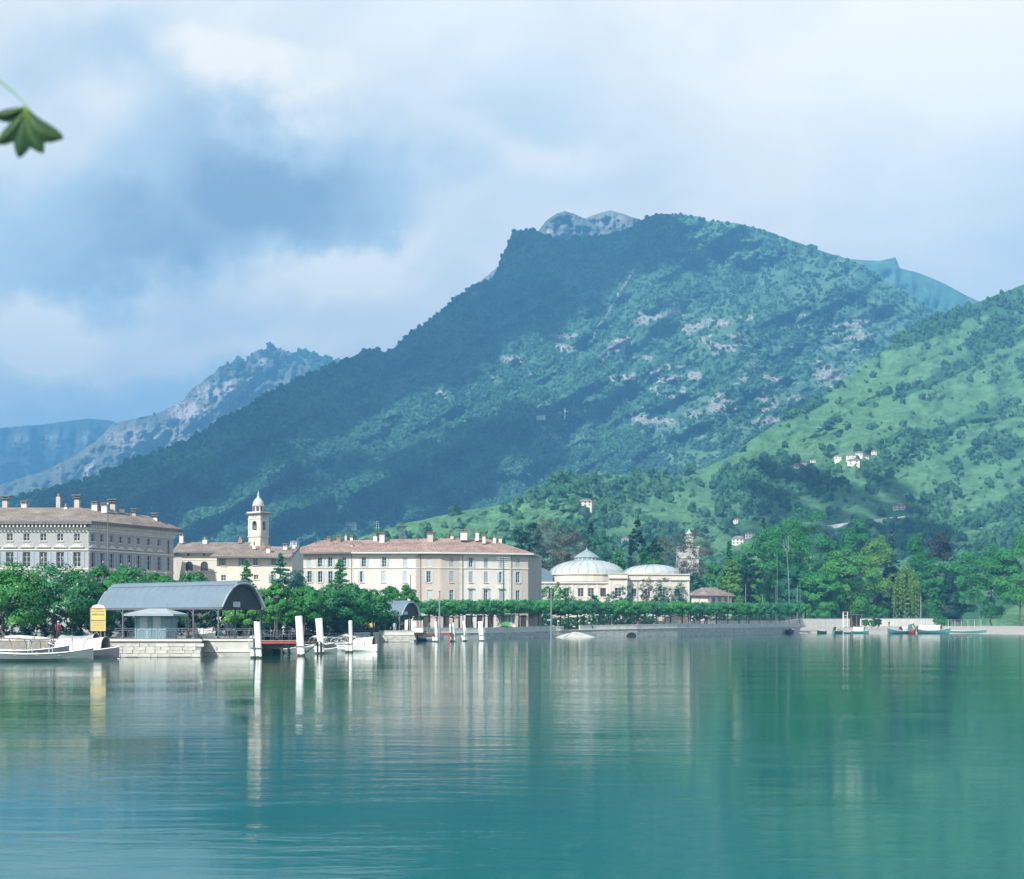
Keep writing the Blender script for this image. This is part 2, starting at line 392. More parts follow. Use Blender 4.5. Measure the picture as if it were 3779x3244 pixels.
def curve(pts):
    xs = np.array([p[0] for p in pts], float); ys = np.array([p[1] for p in pts], float)
    return lambda x: np.interp(x, xs, ys)
def sstep(a, b, x):
    t = np.clip((x-a)/(b-a), 0, 1); return t*t*(3-2*t)

# ------------------------------------------------------------------ terrain materials
def terrain_mat(name, wood, wood2, meadow, rock, nscale=0.01, rough_rock=(0.42, 0.62)):
    """wooded slope with meadow and bare rock; the masks are colour attributes of the slope itself"""
    m, n, l, b, out = nt(name)
    t = n.new('ShaderNodeTexCoord'); at = n.new('ShaderNodeVertexColor'); at.layer_name = 'cover'
    sp = n.new('ShaderNodeSeparateColor'); l.new(at.outputs[0], sp.inputs[0])
    f = noise_n(n, l, t.outputs['Object'], nscale*6, 6, 0.7)
    c1 = ramp(n, l, f, [(0.33, wood2), (0.66, wood)])
    f2 = noise_n(n, l, t.outputs['Object'], nscale*2.5, 6, 0.65)
    f2b = noise_n(n, l, t.outputs['Object'], nscale*22, 5, 0.75)
    f2c = n.new('ShaderNodeMath'); f2c.operation = 'MULTIPLY_ADD'; l.new(f2b, f2c.inputs[0]); f2c.inputs[1].default_value = 0.7; l.new(f2, f2c.inputs[2])
    c2 = ramp(n, l, f2c.outputs[0], [(0.62, mult(wood, 0.9)), (0.84, meadow), (1.05, mult(meadow, 1.35))])
    mp_ = n.new('ShaderNodeMapping'); mp_.inputs['Scale'].default_value = (1.3, 1.3, 0.35); l.new(t.outputs['Object'], mp_.inputs['Vector'])
    f3 = noise_n(n, l, mp_.outputs[0], nscale*13, 7, 0.72, 0.4)
    c3 = ramp(n, l, f3, [(0.30, mult(rock, 0.45)), (0.5, rock), (0.75, mult(rock, 1.35))])
    m1 = n.new('ShaderNodeMix'); m1.data_type = 'RGBA'; l.new(sp.outputs[1], m1.inputs[0]); l.new(c1, m1.inputs[6]); l.new(c2, m1.inputs[7])
    rk = n.new('ShaderNodeMath'); rk.operation = 'MULTIPLY_ADD'; l.new(f3, rk.inputs[0]); rk.inputs[1].default_value = 1.7
    l.new(sp.outputs[0], rk.inputs[2])
    mr = n.new('ShaderNodeMapRange'); mr.interpolation_type = 'SMOOTHSTEP'; l.new(rk.outputs[0], mr.inputs[0]); mr.inputs[1].default_value = 1.42; mr.inputs[2].default_value = 1.68
    m2 = n.new('ShaderNodeMix'); m2.data_type = 'RGBA'; l.new(mr.outputs[0], m2.inputs[0]); l.new(m1.outputs[2], m2.inputs[6]); l.new(c3, m2.inputs[7])
    l.new(m2.outputs[2], b.inputs['Base Color']); b.inputs['Roughness'].default_value = 0.95; b.inputs['Specular IOR Level'].default_value = 0.1
    fb = noise_n(n, l, t.outputs['Object'], nscale*14, 5, 0.7)
    bp = n.new('ShaderNodeBump'); bp.inputs['Strength'].default_value = 0.9; bp.inputs['Distance'].default_value = 0.06/nscale
    l.new(fb, bp.inputs['Height']); l.new(bp.outputs[0], b.inputs['Normal'])
    MATS[name] = m; return m
terrain_mat('slope_main', (0.085, 0.205, 0.125), (0.055, 0.15, 0.10), (0.14, 0.26, 0.15), (0.42, 0.39, 0.38), 0.012)
terrain_mat('slope_hill', (0.065, 0.18, 0.085), (0.045, 0.14, 0.075), (0.12, 0.255, 0.12), (0.40, 0.38, 0.33), 0.02)
terrain_mat('slope_grey', (0.17, 0.185, 0.155), (0.10, 0.125, 0.11), (0.22, 0.23, 0.18), (0.50, 0.465, 0.43), 0.011)
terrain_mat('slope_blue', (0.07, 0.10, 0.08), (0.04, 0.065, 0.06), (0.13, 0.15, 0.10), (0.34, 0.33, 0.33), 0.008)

# ------------------------------------------------------------------ lake, ground
m, n, l, b, out = nt('water'); MATS['water'] = m
b.inputs['Base Color'].default_value = (0.001, 0.100, 0.078, 1); b.inputs['Roughness'].default_value = 0.058
b.inputs['IOR'].default_value = 1.33; b.inputs['Specular IOR Level'].default_value = 0.5
t = n.new('ShaderNodeTexCoord')
mpa = n.new('ShaderNodeMapping'); mpa.inputs['Scale'].default_value = (0.35, 1.0, 1.0); mpa.inputs['Rotation'].default_value = (0, 0, 0.12); l.new(t.outputs['Object'], mpa.inputs['Vector'])
w1 = noise_n(n, l, mpa.outputs[0], 1.1, 5, 0.6, 0.3)
w2 = noise_n(n, l, mpa.outputs[0], 0.16, 3, 0.5, 0.2)
ww = n.new('ShaderNodeMath'); ww.operation = 'MULTIPLY'; l.new(w1, ww.inputs[0]); l.new(ramp(n, l, w2, [(0.35, (0.25, 0.25, 0.25)), (0.65, (1, 1, 1))]), ww.inputs[1])
bp = n.new('ShaderNodeBump'); bp.inputs['Strength'].default_value = 0.19; bp.inputs['Distance'].default_value = 0.12
l.new(ww.outputs[0], bp.inputs['Height']); l.new(bp.outputs[0], b.inputs['Normal'])
MB().quad((-5000, -300, 0), (5000, -300, 0), (5000, 700, 0), (-5000, 700, 0)).build('lake', m, kind='structure')
MB().quad((-7500, 690, -0.6), (7500, 690, -0.6), (7500, 8800, -0.6), (-7500, 8800, -0.6)).build('ground', MATS['grass'], kind='structure')

# ------------------------------------------------------------------ hills and mountains
SURF = {}
def slope(name, x0, x1, dx, rows, sky_pts, base_y, depth_b, depth_r, relief, material, rock=(), meadow=None, prof=1.0, lump=0.0, lump_px=14.0, back=8, edge=0.0, scree=None):
    """A hillside: columns of view bearings, rows from its foot to its crest, each point at its own distance; beyond the crest it falls away again."""
    xs = np.arange(x0, x1+dx, dx, dtype=float); ts = np.linspace(0, 1, rows)
    X, T = np.meshgrid(xs, ts)
    ysky = curve(sky_pts)(X)
    if edge: ysky = ysky+(fbm(X/16, X*0+3, 3, 5)-0.5)*2*edge
    by = curve(base_y)(X) if isinstance(base_y, (list, tuple)) else np.full_like(X, base_y)
    by = np.maximum(by, ysky+12)
    Yp = by+(ysky-by)*T
    db = curve(depth_b)(X) if isinstance(depth_b, (list, tuple)) else np.full_like(X, depth_b)
    dr = curve(depth_r)(X) if isinstance(depth_r, (list, tuple)) else np.full_like(X, depth_r)
    def depth(x, y, T_, db_, dr_): return db_+(dr_-db_)*T_**prof+relief(x, y, T_)
    D = depth(X, Yp, T, db, dr)
    if lump: D = D-lump*(ridged(X/lump_px, Yp/(lump_px*0.8), 2, 31)-0.5)
    V = np.stack([(X-CX)/F*D, D, CH+(HY-Yp)/F*D], -1)
    top = V[-1]; hb = np.maximum(top[:, 2], 5)
    extra = []
    for k in range(1, back+1):
        u = k/back; q = top.copy(); q[:, 1] += u*hb*1.6; q[:, 0] *= (1+u*hb*1.6/top[:, 1]*0.4); q[:, 2] = top[:, 2]*(1-u**1.3)-2*u
        extra.append(q)
    # a crest seen from below: the far slope starts at once to fall
    V = np.concatenate([V, np.stack(extra)], 0)
    R, C = V.shape[0], V.shape[1]
    V[0, :, 2] = np.minimum(V[0, :, 2], -1.0)
    idx = np.arange(R*C).reshape(R, C)
    Q = np.stack([idx[:-1, :-1], idx[:-1, 1:], idx[1:, 1:], idx[1:, :-1]], -1).reshape(-1, 4)
    me = np_mesh(name, V.reshape(-1, 3), Q)
    rk = np.zeros_like(X); md = np.zeros_like(X)
    for (cx, cy, rx, ry, s) in rock:
        rk = np.maximum(rk, s*np.clip(1.15-np.hypot((X-cx)/rx, (Yp-cy)/ry)*0.75, 0, 1)*((np.hypot((X-cx)/rx, (Yp-cy)/ry)) < 1.5))
    if scree is not None: rk = np.maximum(rk, scree(X, Yp))
    if meadow is not None: md = meadow(X, Yp)
    cv = np.zeros((R, C, 4), np.float32); cv[..., 3] = 1
    cv[:rows, :, 0] = rk; cv[:rows, :, 1] = md
    ca = me.color_attributes.new('cover', 'FLOAT_COLOR', 'POINT'); ca.data.foreach_set('color', cv.reshape(-1))
    o = obj(name, me, MATS[material], None, True, kind='structure')
    SURF[name] = dict(xs=xs, rows=rows, V=V[:rows], Y=Yp, rk=rk, md=md)
    return o

def diag(x, y, sl=0.55):
    k = 1/math.hypot(1, sl); return (sl*x+y)*k, (x-sl*y)*k      # across and along the spurs that run down to the left

MAIN = [(-700, 2050), (-200, 1900), (0, 1850), (159, 1812), (269, 1787), (362, 1752), (477, 1700), (622, 1651), (709, 1619), (825, 1550), (952, 1474), (1080, 1405), (1160, 1372), (1255, 1340), (1331, 1300), (1383, 1291), (1419, 1300), (1470, 1274), (1522, 1219), (1560, 1200), (1595, 1175), (1653, 1124), (1700, 1085), (1741, 1062), (1790, 1040), (1829, 1021), (1843, 970), (1860, 930), (1880, 890), (1890, 860), (1910, 849), (1975, 850), (2004, 861), (2040, 878), (2070, 890), (2143, 875), (2260, 864), (2318, 842), (2370, 813), (2400, 797), (2435, 789), (2500, 793), (2570, 797), (2614, 816), (2709, 823), (2812, 845), (2907, 882), (3031, 925), (3111, 951), (3177, 977), (3236, 1020), (3323, 1064), (3440, 1148), (3600, 1250), (4000, 1480), (4400, 1700)]
def relief_main(x, y, T):
    q, a = diag(x, y)
    r = (ridged(q/330, a/1500, 3, 2)-0.6)*-330
    r += (ridged(q/120, a/420, 3, 8)-0.6)*-130
    r += (fbm(x/60, y/60, 4, 3)-0.5)*110
    r += 170*sstep(1900, 2600, x-(y-900)*0.9)*np.clip(T, 0, 1)          # right face lies a little farther back
    return r*sstep(0.0, 0.2, T)*(0.35+0.65*sstep(1.0, 0.86, T))
ROCKS = [(1742, 1315, 14, 34, .8), (1895, 1330, 100, 34, .85), (2078, 1285, 52, 24, .9), (1625, 1455, 50, 40, .75), (1830, 1400, 60, 40, .6), (2495, 1145, 32, 30, .95), (2640, 1188, 110, 32, .8), (2683, 1288, 75, 24, .85), (2660, 1490, 95, 75, .8), (2560, 1530, 90, 40, .7), (3050, 1380, 110, 80, .75), (3180, 1190, 110, 60, .7), (2365, 1190, 75, 32, .75), (2045, 1617, 50, 30, .85), (1960, 1610, 90, 50, .55), (2270, 1410, 50, 60, .6), (2250, 1395, 40, 22, .8), (2900, 1420, 160, 80, .6), (2780, 1350, 120, 70, .55), (2590, 1605, 14, 30, .8), (1570, 1490, 60, 30, .55), (1480, 1530, 60, 20, .6), (2450, 1400, 20, 60, .6), (2230, 1210, 18, 50, .5), (2500, 1640, 80, 40, .55), (1590, 1330, 40, 26, .6), (2850, 990, 16, 22, .7), (2400, 1130, 120, 14, .5)]
def scree_main(x, y):
    face = sstep(1750, 2000, x+(y-1400)*.5)*sstep(3320, 3200, x)*sstep(1090, 1180, y)*sstep(1640, 1540, y)
    f = fbm(x/95+.3*fbm(y/40, x/90, 2, 5), y/38, 5, 16, .6)
    r = .78*sstep(.50, .66, f)*face
    g = np.abs((x-2330)+(y-1010)*.62+18*(fbm(y/40, x/300, 3, 9)-.5))          # the pale gully below the summit
    return np.maximum(r, .75*sstep(12, 3, g)*sstep(960, 1000, y)*sstep(1300, 1230, y))
def meadow_main(x, y):
    q, a = diag(x, y)
    f = fbm(x/90, y/60, 4, 14)
    r = sstep(0.48, 0.62, f)*0.55*sstep(2350, 2600, x+(y-1000)*0.3)*sstep(1750, 1500, y)
    r = np.maximum(r, sstep(0.5, 0.6, fbm(x/120, y/30, 3, 4))*sstep(1560, 1640, y)*sstep(1900, 2200, x)*0.9)
    r = np.maximum(r, 0.7*np.clip(1.3-np.hypot((x-2440)/170, (y-1600)/36), 0, 1))
    return np.maximum(r, 0.6*np.clip(1.3-np.hypot((x-2060)/120, (y-1480)/18), 0, 1))
slope('mountain', -700, 4400, 6.5, 300, MAIN, 2260, 1450, [(-700, 1900), (400, 2000), (1200, 2450), (1900, 2800), (2500, 2850), (3500, 2700), (4400, 2600)], relief_main, 'slope_main', ROCKS, meadow_main, 0.85, 14, 15, edge=3.0, scree=scree_main)

LEFT = [(-900, 1900), (-300, 1850), (0, 1790), (153, 1742), (263, 1689), (350, 1631), (420, 1563), (500, 1544), (570, 1529), (651, 1492), (680, 1474), (697, 1445), (738, 1416), (770, 1392), (796, 1376), (805, 1356), (848, 1341), (868, 1326), (883, 1321), (895, 1334), (906, 1335), (925, 1308), (952, 1292), (970, 1294), (993, 1281), (1033, 1286), (1060, 1300), (1080, 1301), (1110, 1296), (1140, 1306), (1161, 1302), (1200, 1322), (1230, 1335), (1300, 1360), (1450, 1430), (1900, 1700)]
def relief_left(x, y, T):
    q, a = diag(x, y, 0.75)
    return ((ridged(q/150, a/500, 3, 21)-0.6)*-260+(ridged(x/34, y/46, 4, 22)-0.6)*-150+(fbm(x/12, y/14, 3, 23)-.5)*60)*(0.3+0.7*sstep(1.0, 0.8, T))
slope('mountain_ridge', -900, 1900, 7, 150, LEFT, 2200, 3300, [(-900, 3600), (500, 4000), (1000, 4400), (1900, 4400)], relief_left, 'slope_grey',
      [(870, 1425, 120, 62, .85), (780, 1450, 110, 62, .85), (950, 1470, 90, 40, .75), (700, 1520, 130, 70, .9), (330, 1735, 34, 90, .95), (500, 1620, 260, 110, .7), (960, 1330, 50, 36, .85), (640, 1600, 160, 90, .7)],
      lambda x, y: 0.5*sstep(0.45, 0.6, fbm(x/70, y/50, 3, 41))*sstep(1400, 1480, y+0.1*(x-700)), 0.9, edge=4.0)
FAR = [(-900, 1640), (-300, 1600), (0, 1580), (165, 1566), (246, 1555), (321, 1545), (390, 1549), (430, 1558), (520, 1600), (700, 1700), (1000, 1900)]
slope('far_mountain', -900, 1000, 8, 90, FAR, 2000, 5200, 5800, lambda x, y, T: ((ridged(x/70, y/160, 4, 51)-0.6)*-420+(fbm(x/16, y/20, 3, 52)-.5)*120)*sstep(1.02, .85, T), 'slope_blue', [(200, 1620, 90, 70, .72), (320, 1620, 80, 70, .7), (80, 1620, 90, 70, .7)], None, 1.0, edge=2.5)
PEAK = [(1700, 1100), (1900, 930), (1989, 851), (2011, 817), (2050, 792), (2084, 777), (2120, 790), (2157, 806), (2200, 830), (2260, 862), (2400, 950), (2600, 1100)]
slope('summit', 1700, 2600, 5, 110, PEAK, 1400, 3700, 4300, lambda x, y, T: ((ridged(x/26, y/34, 4, 61)-0.6)*-240+(fbm(x/9, y/9, 3, 60)-.5)*60)*sstep(1.02, .9, T), 'slope_grey', [(2060, 840, 70, 40, .62), (2110, 810, 60, 30, .6), (2030, 855, 30, 18, .8)], lambda x, y: 0.5*sstep(840, 875, y), 1.0, edge=3.0)
PEAK2 = [(1950, 960), (2080, 860), (2150, 809), (2190, 792), (2252, 777), (2300, 790), (2370, 813), (2500, 850), (2700, 980)]
slope('far_summit', 1950, 2700, 4, 120, PEAK2, 1400, 4600, 5400, lambda x, y, T: (ridged(x/30, y/30, 4, 62)-0.6)*-320*sstep(1.02, .9, T), 'slope_grey', [(2270, 810, 110, 40, .6)], lambda x, y: 0.6+0*x, 1.0, edge=3.0)
SHOULDER = [(2800, 1200), (3000, 1000), (3126, 955), (3199, 961), (3250, 962), (3290, 953), (3305, 950), (3312, 968), (3318, 989), (3396, 1009), (3484, 1046), (3572, 1094), (3700, 1150), (4000, 1300), (4500, 1500)]
slope('shoulder', 2800, 4500, 8, 60, SHOULDER, 2000, 3300, 3900, lambda x, y, T: (ridged(x/60, y/50, 4, 63)-0.6)*-260*sstep(1.02, .85, T), 'slope_main', [(3312, 985, 12, 22, .8)], lambda x, y: 0.6*sstep(.45, .6, fbm(x/80, y/40, 3, 64)), 1.0)
HILL = [(300, 2225), (700, 2200), (1000, 2090), (1250, 2010), (1492, 1931), (1565, 1917), (1712, 1884), (1858, 1862), (1975, 1825), (2041, 1771), (2128, 1752), (2340, 1752), (2483, 1757), (2592, 1729), (2709, 1678), (2768, 1627), (2856, 1569), (2936, 1517), (3031, 1466), (3104, 1408), (3177, 1349), (3258, 1298), (3323, 1232), (3396, 1200), (3470, 1159), (3543, 1140), (3700, 1080), (3900, 1000), (4400, 850)]
def relief_hill(x, y, T):
    q, a = diag(x, y, 0.42)
    r = (ridged(q/210, a/900, 3, 71)-0.6)*-55+(fbm(x/80, y/80, 4, 72)-0.5)*60
    terr = ((y+0.16*x+22*fbm(x/120, y/120, 3, 73))/22) % 1
    r += (terr-0.5)*7*sstep(.4, .55, fbm(x/150, y/90, 3, 74))+(fbm(x/14, y/9, 3, 76)-.5)*7
    return r*sstep(0, 0.15, T)*(0.3+0.7*sstep(1.0, 0.85, T))
def meadow_hill(x, y):
    q, a = diag(x, y, 0.42)
    f = fbm(q/60, a/260, 4, 75)
    r = sstep(0.42, 0.52, f)
    r = np.maximum(r, np.clip(1.5-np.hypot((x-1950)/330, (y-1905)/60), 0, 1))
    r = np.maximum(r, np.clip(1.5-np.hypot((x-2500)/250, (y-1880)/90), 0, 1))
    r = np.maximum(r, np.clip(1.5-np.hypot((x-3080)/220, (y-1860)/80), 0, 1))
    r = np.maximum(r, 0.8*np.clip(1.4-np.hypot((x-3400)/200, (y-1700)/90), 0, 1))
    r = r*(1-0.9*np.clip(1.4-np.hypot((x-2920)/170, (y-1770)/60), 0, 1))
    return np.clip(r, 0, 1)
slope('hill', 300, 4400, 6, 220, HILL, 2275, 640, [(300, 760), (1500, 900), (2000, 1000), (2700, 1300), (3500, 1800), (4400, 2300)], relief_hill, 'slope_hill', [(2200, 2150, 60, 40, .3)], meadow_hill, 0.8, 2.0, 12, edge=1.5)

# ------------------------------------------------------------------ woods on the slopes (stuff: crowns on points)
def woods(name, surf, count, size, material, keep, seed, label, squash=1.1):
    S = SURF[surf]; V, Yp, rk, md = S['V'], S['Y'], S['rk'], S['md']
    rs = np.random.RandomState(seed); R, C = Yp.shape
    i = rs.rand(count*3)*(R-1.01); j = rs.rand(count*3)*(C-1.01)
    # even spread over the picture of the slope: rows are narrower where the slope is low
    ii = i.astype(int); jj = j.astype(int)
    hgt = (Yp[0, jj]-Yp[-1, jj])/(Yp[0]-Yp[-1]).max()
    ok = rs.rand(len(i)) < hgt*keep(S['xs'][jj], Yp[ii, jj], md[ii, jj], rk[ii, jj])
    i, j, ii, jj = i[ok][:count], j[ok][:count], ii[ok][:count], jj[ok][:count]
    fi = (i-ii)[:, None]; fj = (j-jj)[:, None]
    Pn = (V[ii, jj]*(1-fi)+V[ii+1, jj]*fi)*(1-fj)+(V[ii, jj+1]*(1-fi)+V[ii+1, jj+1]*fi)*fj
    me = bpy.data.meshes.new(name); me.vertices.add(len(Pn)); me.vertices.foreach_set('co', Pn.astype(np.float32).ravel())
    a = me.attributes.new('size', 'FLOAT', 'POINT'); a.data.foreach_set('value', (size*(0.4+1.3*rs.rand(len(Pn))**2.0)).astype(np.float32))
    me.update()
    o = obj(name, me, MATS[material], kind='stuff', label=label, cat='woods')
    g = bpy.data.node_groups.new(name, 'GeometryNodeTree'); gn, gl = g.nodes, g.links
    g.interface.new_socket('Geometry', in_out='INPUT', socket_type='NodeSocketGeometry'); g.interface.new_socket('Geometry', in_out='OUTPUT', socket_type='NodeSocketGeometry')
    gi = gn.new('NodeGroupInput'); go = gn.new('NodeGroupOutput')
    ico = gn.new('GeometryNodeMeshIcoSphere'); ico.inputs['Radius'].default_value = 1.0; ico.inputs['Subdivisions'].default_value = 3
    nz = gn.new('ShaderNodeTexNoise'); nz.inputs['Scale'].default_value = 2.1; nz.inputs['Detail'].default_value = 3.0
    nm = gn.new('GeometryNodeInputNormal'); sb = gn.new('ShaderNodeMath'); sb.operation = 'SUBTRACT'; gl.new(nz.outputs[0], sb.inputs[0]); sb.inputs[1].default_value = 0.5
    ml = gn.new('ShaderNodeVectorMath'); ml.operation = 'SCALE'; gl.new(nm.outputs[0], ml.inputs[0]); gl.new(sb.outputs[0], ml.inputs['Scale'])
    ml2 = gn.new('ShaderNodeVectorMath'); ml2.operation = 'SCALE'; gl.new(ml.outputs[0], ml2.inputs[0]); ml2.inputs['Scale'].default_value = 2.6
    sp = gn.new('GeometryNodeSetPosition'); gl.new(ico.outputs[0], sp.inputs['Geometry']); gl.new(ml2.outputs[0], sp.inputs['Offset'])
    dp = gn.new('GeometryNodeDistributePointsOnFaces'); dp.inputs['Density'].default_value = 7.0; gl.new(sp.outputs[0], dp.inputs['Mesh'])
    grd = gn.new('GeometryNodeMeshGrid'); grd.inputs['Size X'].default_value = 0.42; grd.inputs['Size Y'].default_value = 0.34; grd.inputs['Vertices X'].default_value = 2; grd.inputs['Vertices Y'].default_value = 2
    rv = gn.new('FunctionNodeRandomValue'); rv.data_type = 'FLOAT_VECTOR'; rv.inputs[0].default_value = (-0.5, -0.5, 0); rv.inputs[1].default_value = (0.5, 0.5, 6.28)
    rot = gn.new('FunctionNodeRotateRotation'); gl.new(dp.outputs['Rotation'], rot.inputs[0]); gl.new(rv.outputs[0], rot.inputs[1]); rot.rotation_space = 'LOCAL'
    ip = gn.new('GeometryNodeInstanceOnPoints'); gl.new(dp.outputs['Points'], ip.inputs['Points']); gl.new(grd.outputs[0], ip.inputs['Instance']); gl.new(rot.outputs[0], ip.inputs['Rotation'])
    rl = gn.new('GeometryNodeRealizeInstances'); gl.new(ip.outputs[0], rl.inputs[0])
    core = gn.new('GeometryNodeTransform'); gl.new(sp.outputs[0], core.inputs['Geometry']); core.inputs['Scale'].default_value = (0.95, 0.95, 0.95)
    ico.inputs['Subdivisions'].default_value = 2
    jn = gn.new('GeometryNodeJoinGeometry'); gl.new(rl.outputs[0], jn.inputs[0]); gl.new(core.outputs[0], jn.inputs[0])
    tr = gn.new('GeometryNodeTransform'); gl.new(jn.outputs[0], tr.inputs['Geometry']); tr.inputs['Translation'].default_value = (0, 0, 0.55); tr.inputs['Scale'].default_value = (1, 1, squash)
    sm = gn.new('GeometryNodeSetMaterial'); gl.new(tr.outputs[0], sm.inputs['Geometry']); sm.inputs['Material'].default_value = MATS[material]
    na = gn.new('GeometryNodeInputNamedAttribute'); na.data_type = 'FLOAT'; na.inputs['Name'].default_value = 'size'
    rr = gn.new('FunctionNodeRandomValue'); rr.data_type = 'FLOAT_VECTOR'; rr.inputs[0].default_value = (-0.15, -0.15, 0); rr.inputs[1].default_value = (0.15, 0.15, 6.28)
    i2 = gn.new('GeometryNodeInstanceOnPoints'); gl.new(gi.outputs[0], i2.inputs['Points']); gl.new(sm.outputs[0], i2.inputs['Instance']); gl.new(na.outputs[0], i2.inputs['Scale']); gl.new(rr.outputs[0], i2.inputs['Rotation'])
    gl.new(i2.outputs[0], go.inputs[0])
    o.modifiers.new('crowns', 'NODES').node_group = g
    return o
HOMES = [(1290, 1950, 34), (1083, 2012, 26), (2160, 1868, 48), (2722, 2010, 42), (2768, 1985, 36), (2714, 1930, 18), (3318, 1880, 46), (2935, 1727, 30), (2965, 1715, 22), (3000, 1706, 20), (3092, 1695, 26), (3140, 1690, 36), (3170, 1683, 26), (3150, 1717, 46), (3195, 1692, 24), (3225, 1676, 20), (2072, 1527, 24), (1985, 1538, 40), (2084, 1527, 14)]
def clear(x, y):
    r = np.ones_like(x)
    for hx, hy, hw in HOMES: r = r*(np.hypot((x-hx)/(hw*.5+12), (y-hy-8)/26) > 1)
    for t in np.linspace(0, 1, 14): r = r*(np.hypot((x-(2995+345*t))/26, (y-(1950-40*t)-8)/20) > 1)
    return r
woods('mountain_woods', 'mountain', 80000, 2.3, 'leaf_forest', lambda x, y, md, rk: np.clip((1-0.8*md)*(1-1.0*rk), 0, 1)*(y < 2010)*(1-.45*sstep(1900, 2300, x+(y-1300)*.4)*sstep(1650, 1550, y))*clear(x, y)*(0.35+0.65*sstep(0.4, 0.6, fbm(x/50, y/40, 3, 81))), 5, 'dense wood covering the slopes of the big mountain behind the town')
woods('ridge_woods', 'mountain_ridge', 5000, 6.0, 'leaf_forest', lambda x, y, md, rk: sstep(760, 840, x)*sstep(1.0, .0, (y-1290-np.abs(x-1010)*.22)/130)*np.clip(1-.6*rk, 0, 1)+.02, 9, 'dark wood capping the rocky ridge at left behind the big mountain')
woods('hill_woods', 'hill', 24000, 2.1, 'leaf_hill', lambda x, y, md, rk: np.clip(1.02-.985*md, 0.02, 1)*(y < 2120)*clear(x, y)*np.maximum(sstep(.34, .5, fbm(x/40, y/22, 3, 83)), 3.0*(np.abs(((y+0.30*x+26*fbm(x/150, y/150, 2, 73))/38) % 1-.5) < .07)*sstep(.46, .52, fbm(x/110, y/60, 2, 85))), 6, 'groves and tree rows on the green terraced hillside at right', 1.25)

# ------------------------------------------------------------------ clouds beyond the frame, whose shadows lie on the slopes
def blob(me_mb, c, r, seed, sub=2, sy=1.0):
    import bmesh
    bm = bmesh.new(); bmesh.ops.create_icosphere(bm, subdivisions=sub, radius=1.0)
    rs = random.Random(seed); o1, o2, o3 = (rs.uniform(0, 9) for _ in range(3))
    vs_ = []
    for v in bm.verts:
        p = v.co; k = 1+0.22*math.sin(3.1*p.x+o1)*math.sin(2.7*p.y+o2)+0.16*math.sin(5.3*p.z+o3+2*p.x)
        vs_.append((c[0]+p.x*r*k, c[1]+p.y*r*k*sy, c[2]+p.z*r*0.45*k))
    bm.verts.index_update()
    me_mb.add(vs_, [tuple(v.index for v in f.verts) for f in bm.faces]); bm.free()
def surf_at(name, x, y):
    """distance of a slope at a view bearing and height"""
    S = SURF[name]; j = int(np.clip(np.searchsorted(S['xs'], x), 1, len(S['xs'])-2)); col = S['Y'][:, j]
    i = int(np.argmin(np.abs(col-y))); return float(S['V'][i, j, 1])
crs = random.Random(3)
def cloud(surf, pts, far, sy):
    mb_ = MB()
    for k, (x, y, r) in enumerate(pts):
        Y = surf_at(surf, x, y); blob(mb_, P(x, y, Y)+TO_SUN*far, r*Y/F, k*3+len(pts), 2, sy)
    return mb_.build('cloud', MATS['cloud'], None, True, kind='structure')
pts = []
for (x, y0, y1) in [(100, 1830, 1960), (200, 1810, 1960), (300, 1780, 1950), (400, 1750, 1930), (500, 1700, 1890), (600, 1670, 1850), (700, 1630, 1800), (800, 1580, 1750), (900, 1520, 1700), (1000, 1465, 1650), (1100, 1410, 1600), (1200, 1375, 1560), (1300, 1335, 1520), (1400, 1310, 1480), (1500, 1260, 1440), (1600, 1190, 1420), (1700, 1110, 1380), (1800, 1060, 1330), (1880, 930, 1270), (1960, 880, 1210), (2050, 900, 1150), (2140, 900, 1090), (2230, 890, 1020), (2320, 860, 960), (2400, 815, 890)]:
    y = y0
    while y < y1: pts.append((x+crs.uniform(-35, 35), y+crs.uniform(-12, 18), crs.uniform(62, 92))); y += 46
cloud('mountain', pts, 2200, 3.2)
pts = [(1050+k*75+crs.uniform(-30, 30), 1830-k*21+crs.uniform(-28, 28), crs.uniform(55, 85)) for k in range(13)]+[(1250+k*80, 1740-k*16+crs.uniform(-20, 20), crs.uniform(50, 80)) for k in range(9)]
cloud('mountain', pts, 2200, 3.2)
pts = [(2870+k*34+crs.uniform(-14, 14), 1790+crs.uniform(-50, 60)-.05*k, crs.uniform(40, 62)) for k in range(15)]+[(2820, 1830, 50), (2900, 1880, 60), (3000, 1900, 60), (3120, 1900, 60), (3240, 1890, 60), (3340, 1880, 60), (3060, 1840, 60), (3180, 1840, 60), (2840, 1900, 50)]+[(2780+k*60, 1965+crs.uniform(-18, 18), 52) for k in range(13)]+[(2860+k*70, 2025, 52) for k in range(11)]
cloud('hill', pts, 1250, 4.0)

# ------------------------------------------------------------------ haze
m = bpy.data.materials.new('haze_air'); m.use_nodes = True; n, l = m.node_tree.nodes, m.node_tree.links; n.clear()
out = n.new('ShaderNodeOutputMaterial'); pv = n.new('ShaderNodeVolumePrincipled'); l.new(pv.outputs[0], out.inputs['Volume'])
pv.inputs['Color'].default_value = (0.18, 0.54, 1.0, 1); pv.inputs['Density'].default_value = 0.00026; pv.inputs['Anisotropy'].default_value = 0.0
MB().box(-8000, 8000, -350, 9000, -6, 800).build('haze', m, kind='stuff', label='pale blue air fading the mountains', cat='haze')

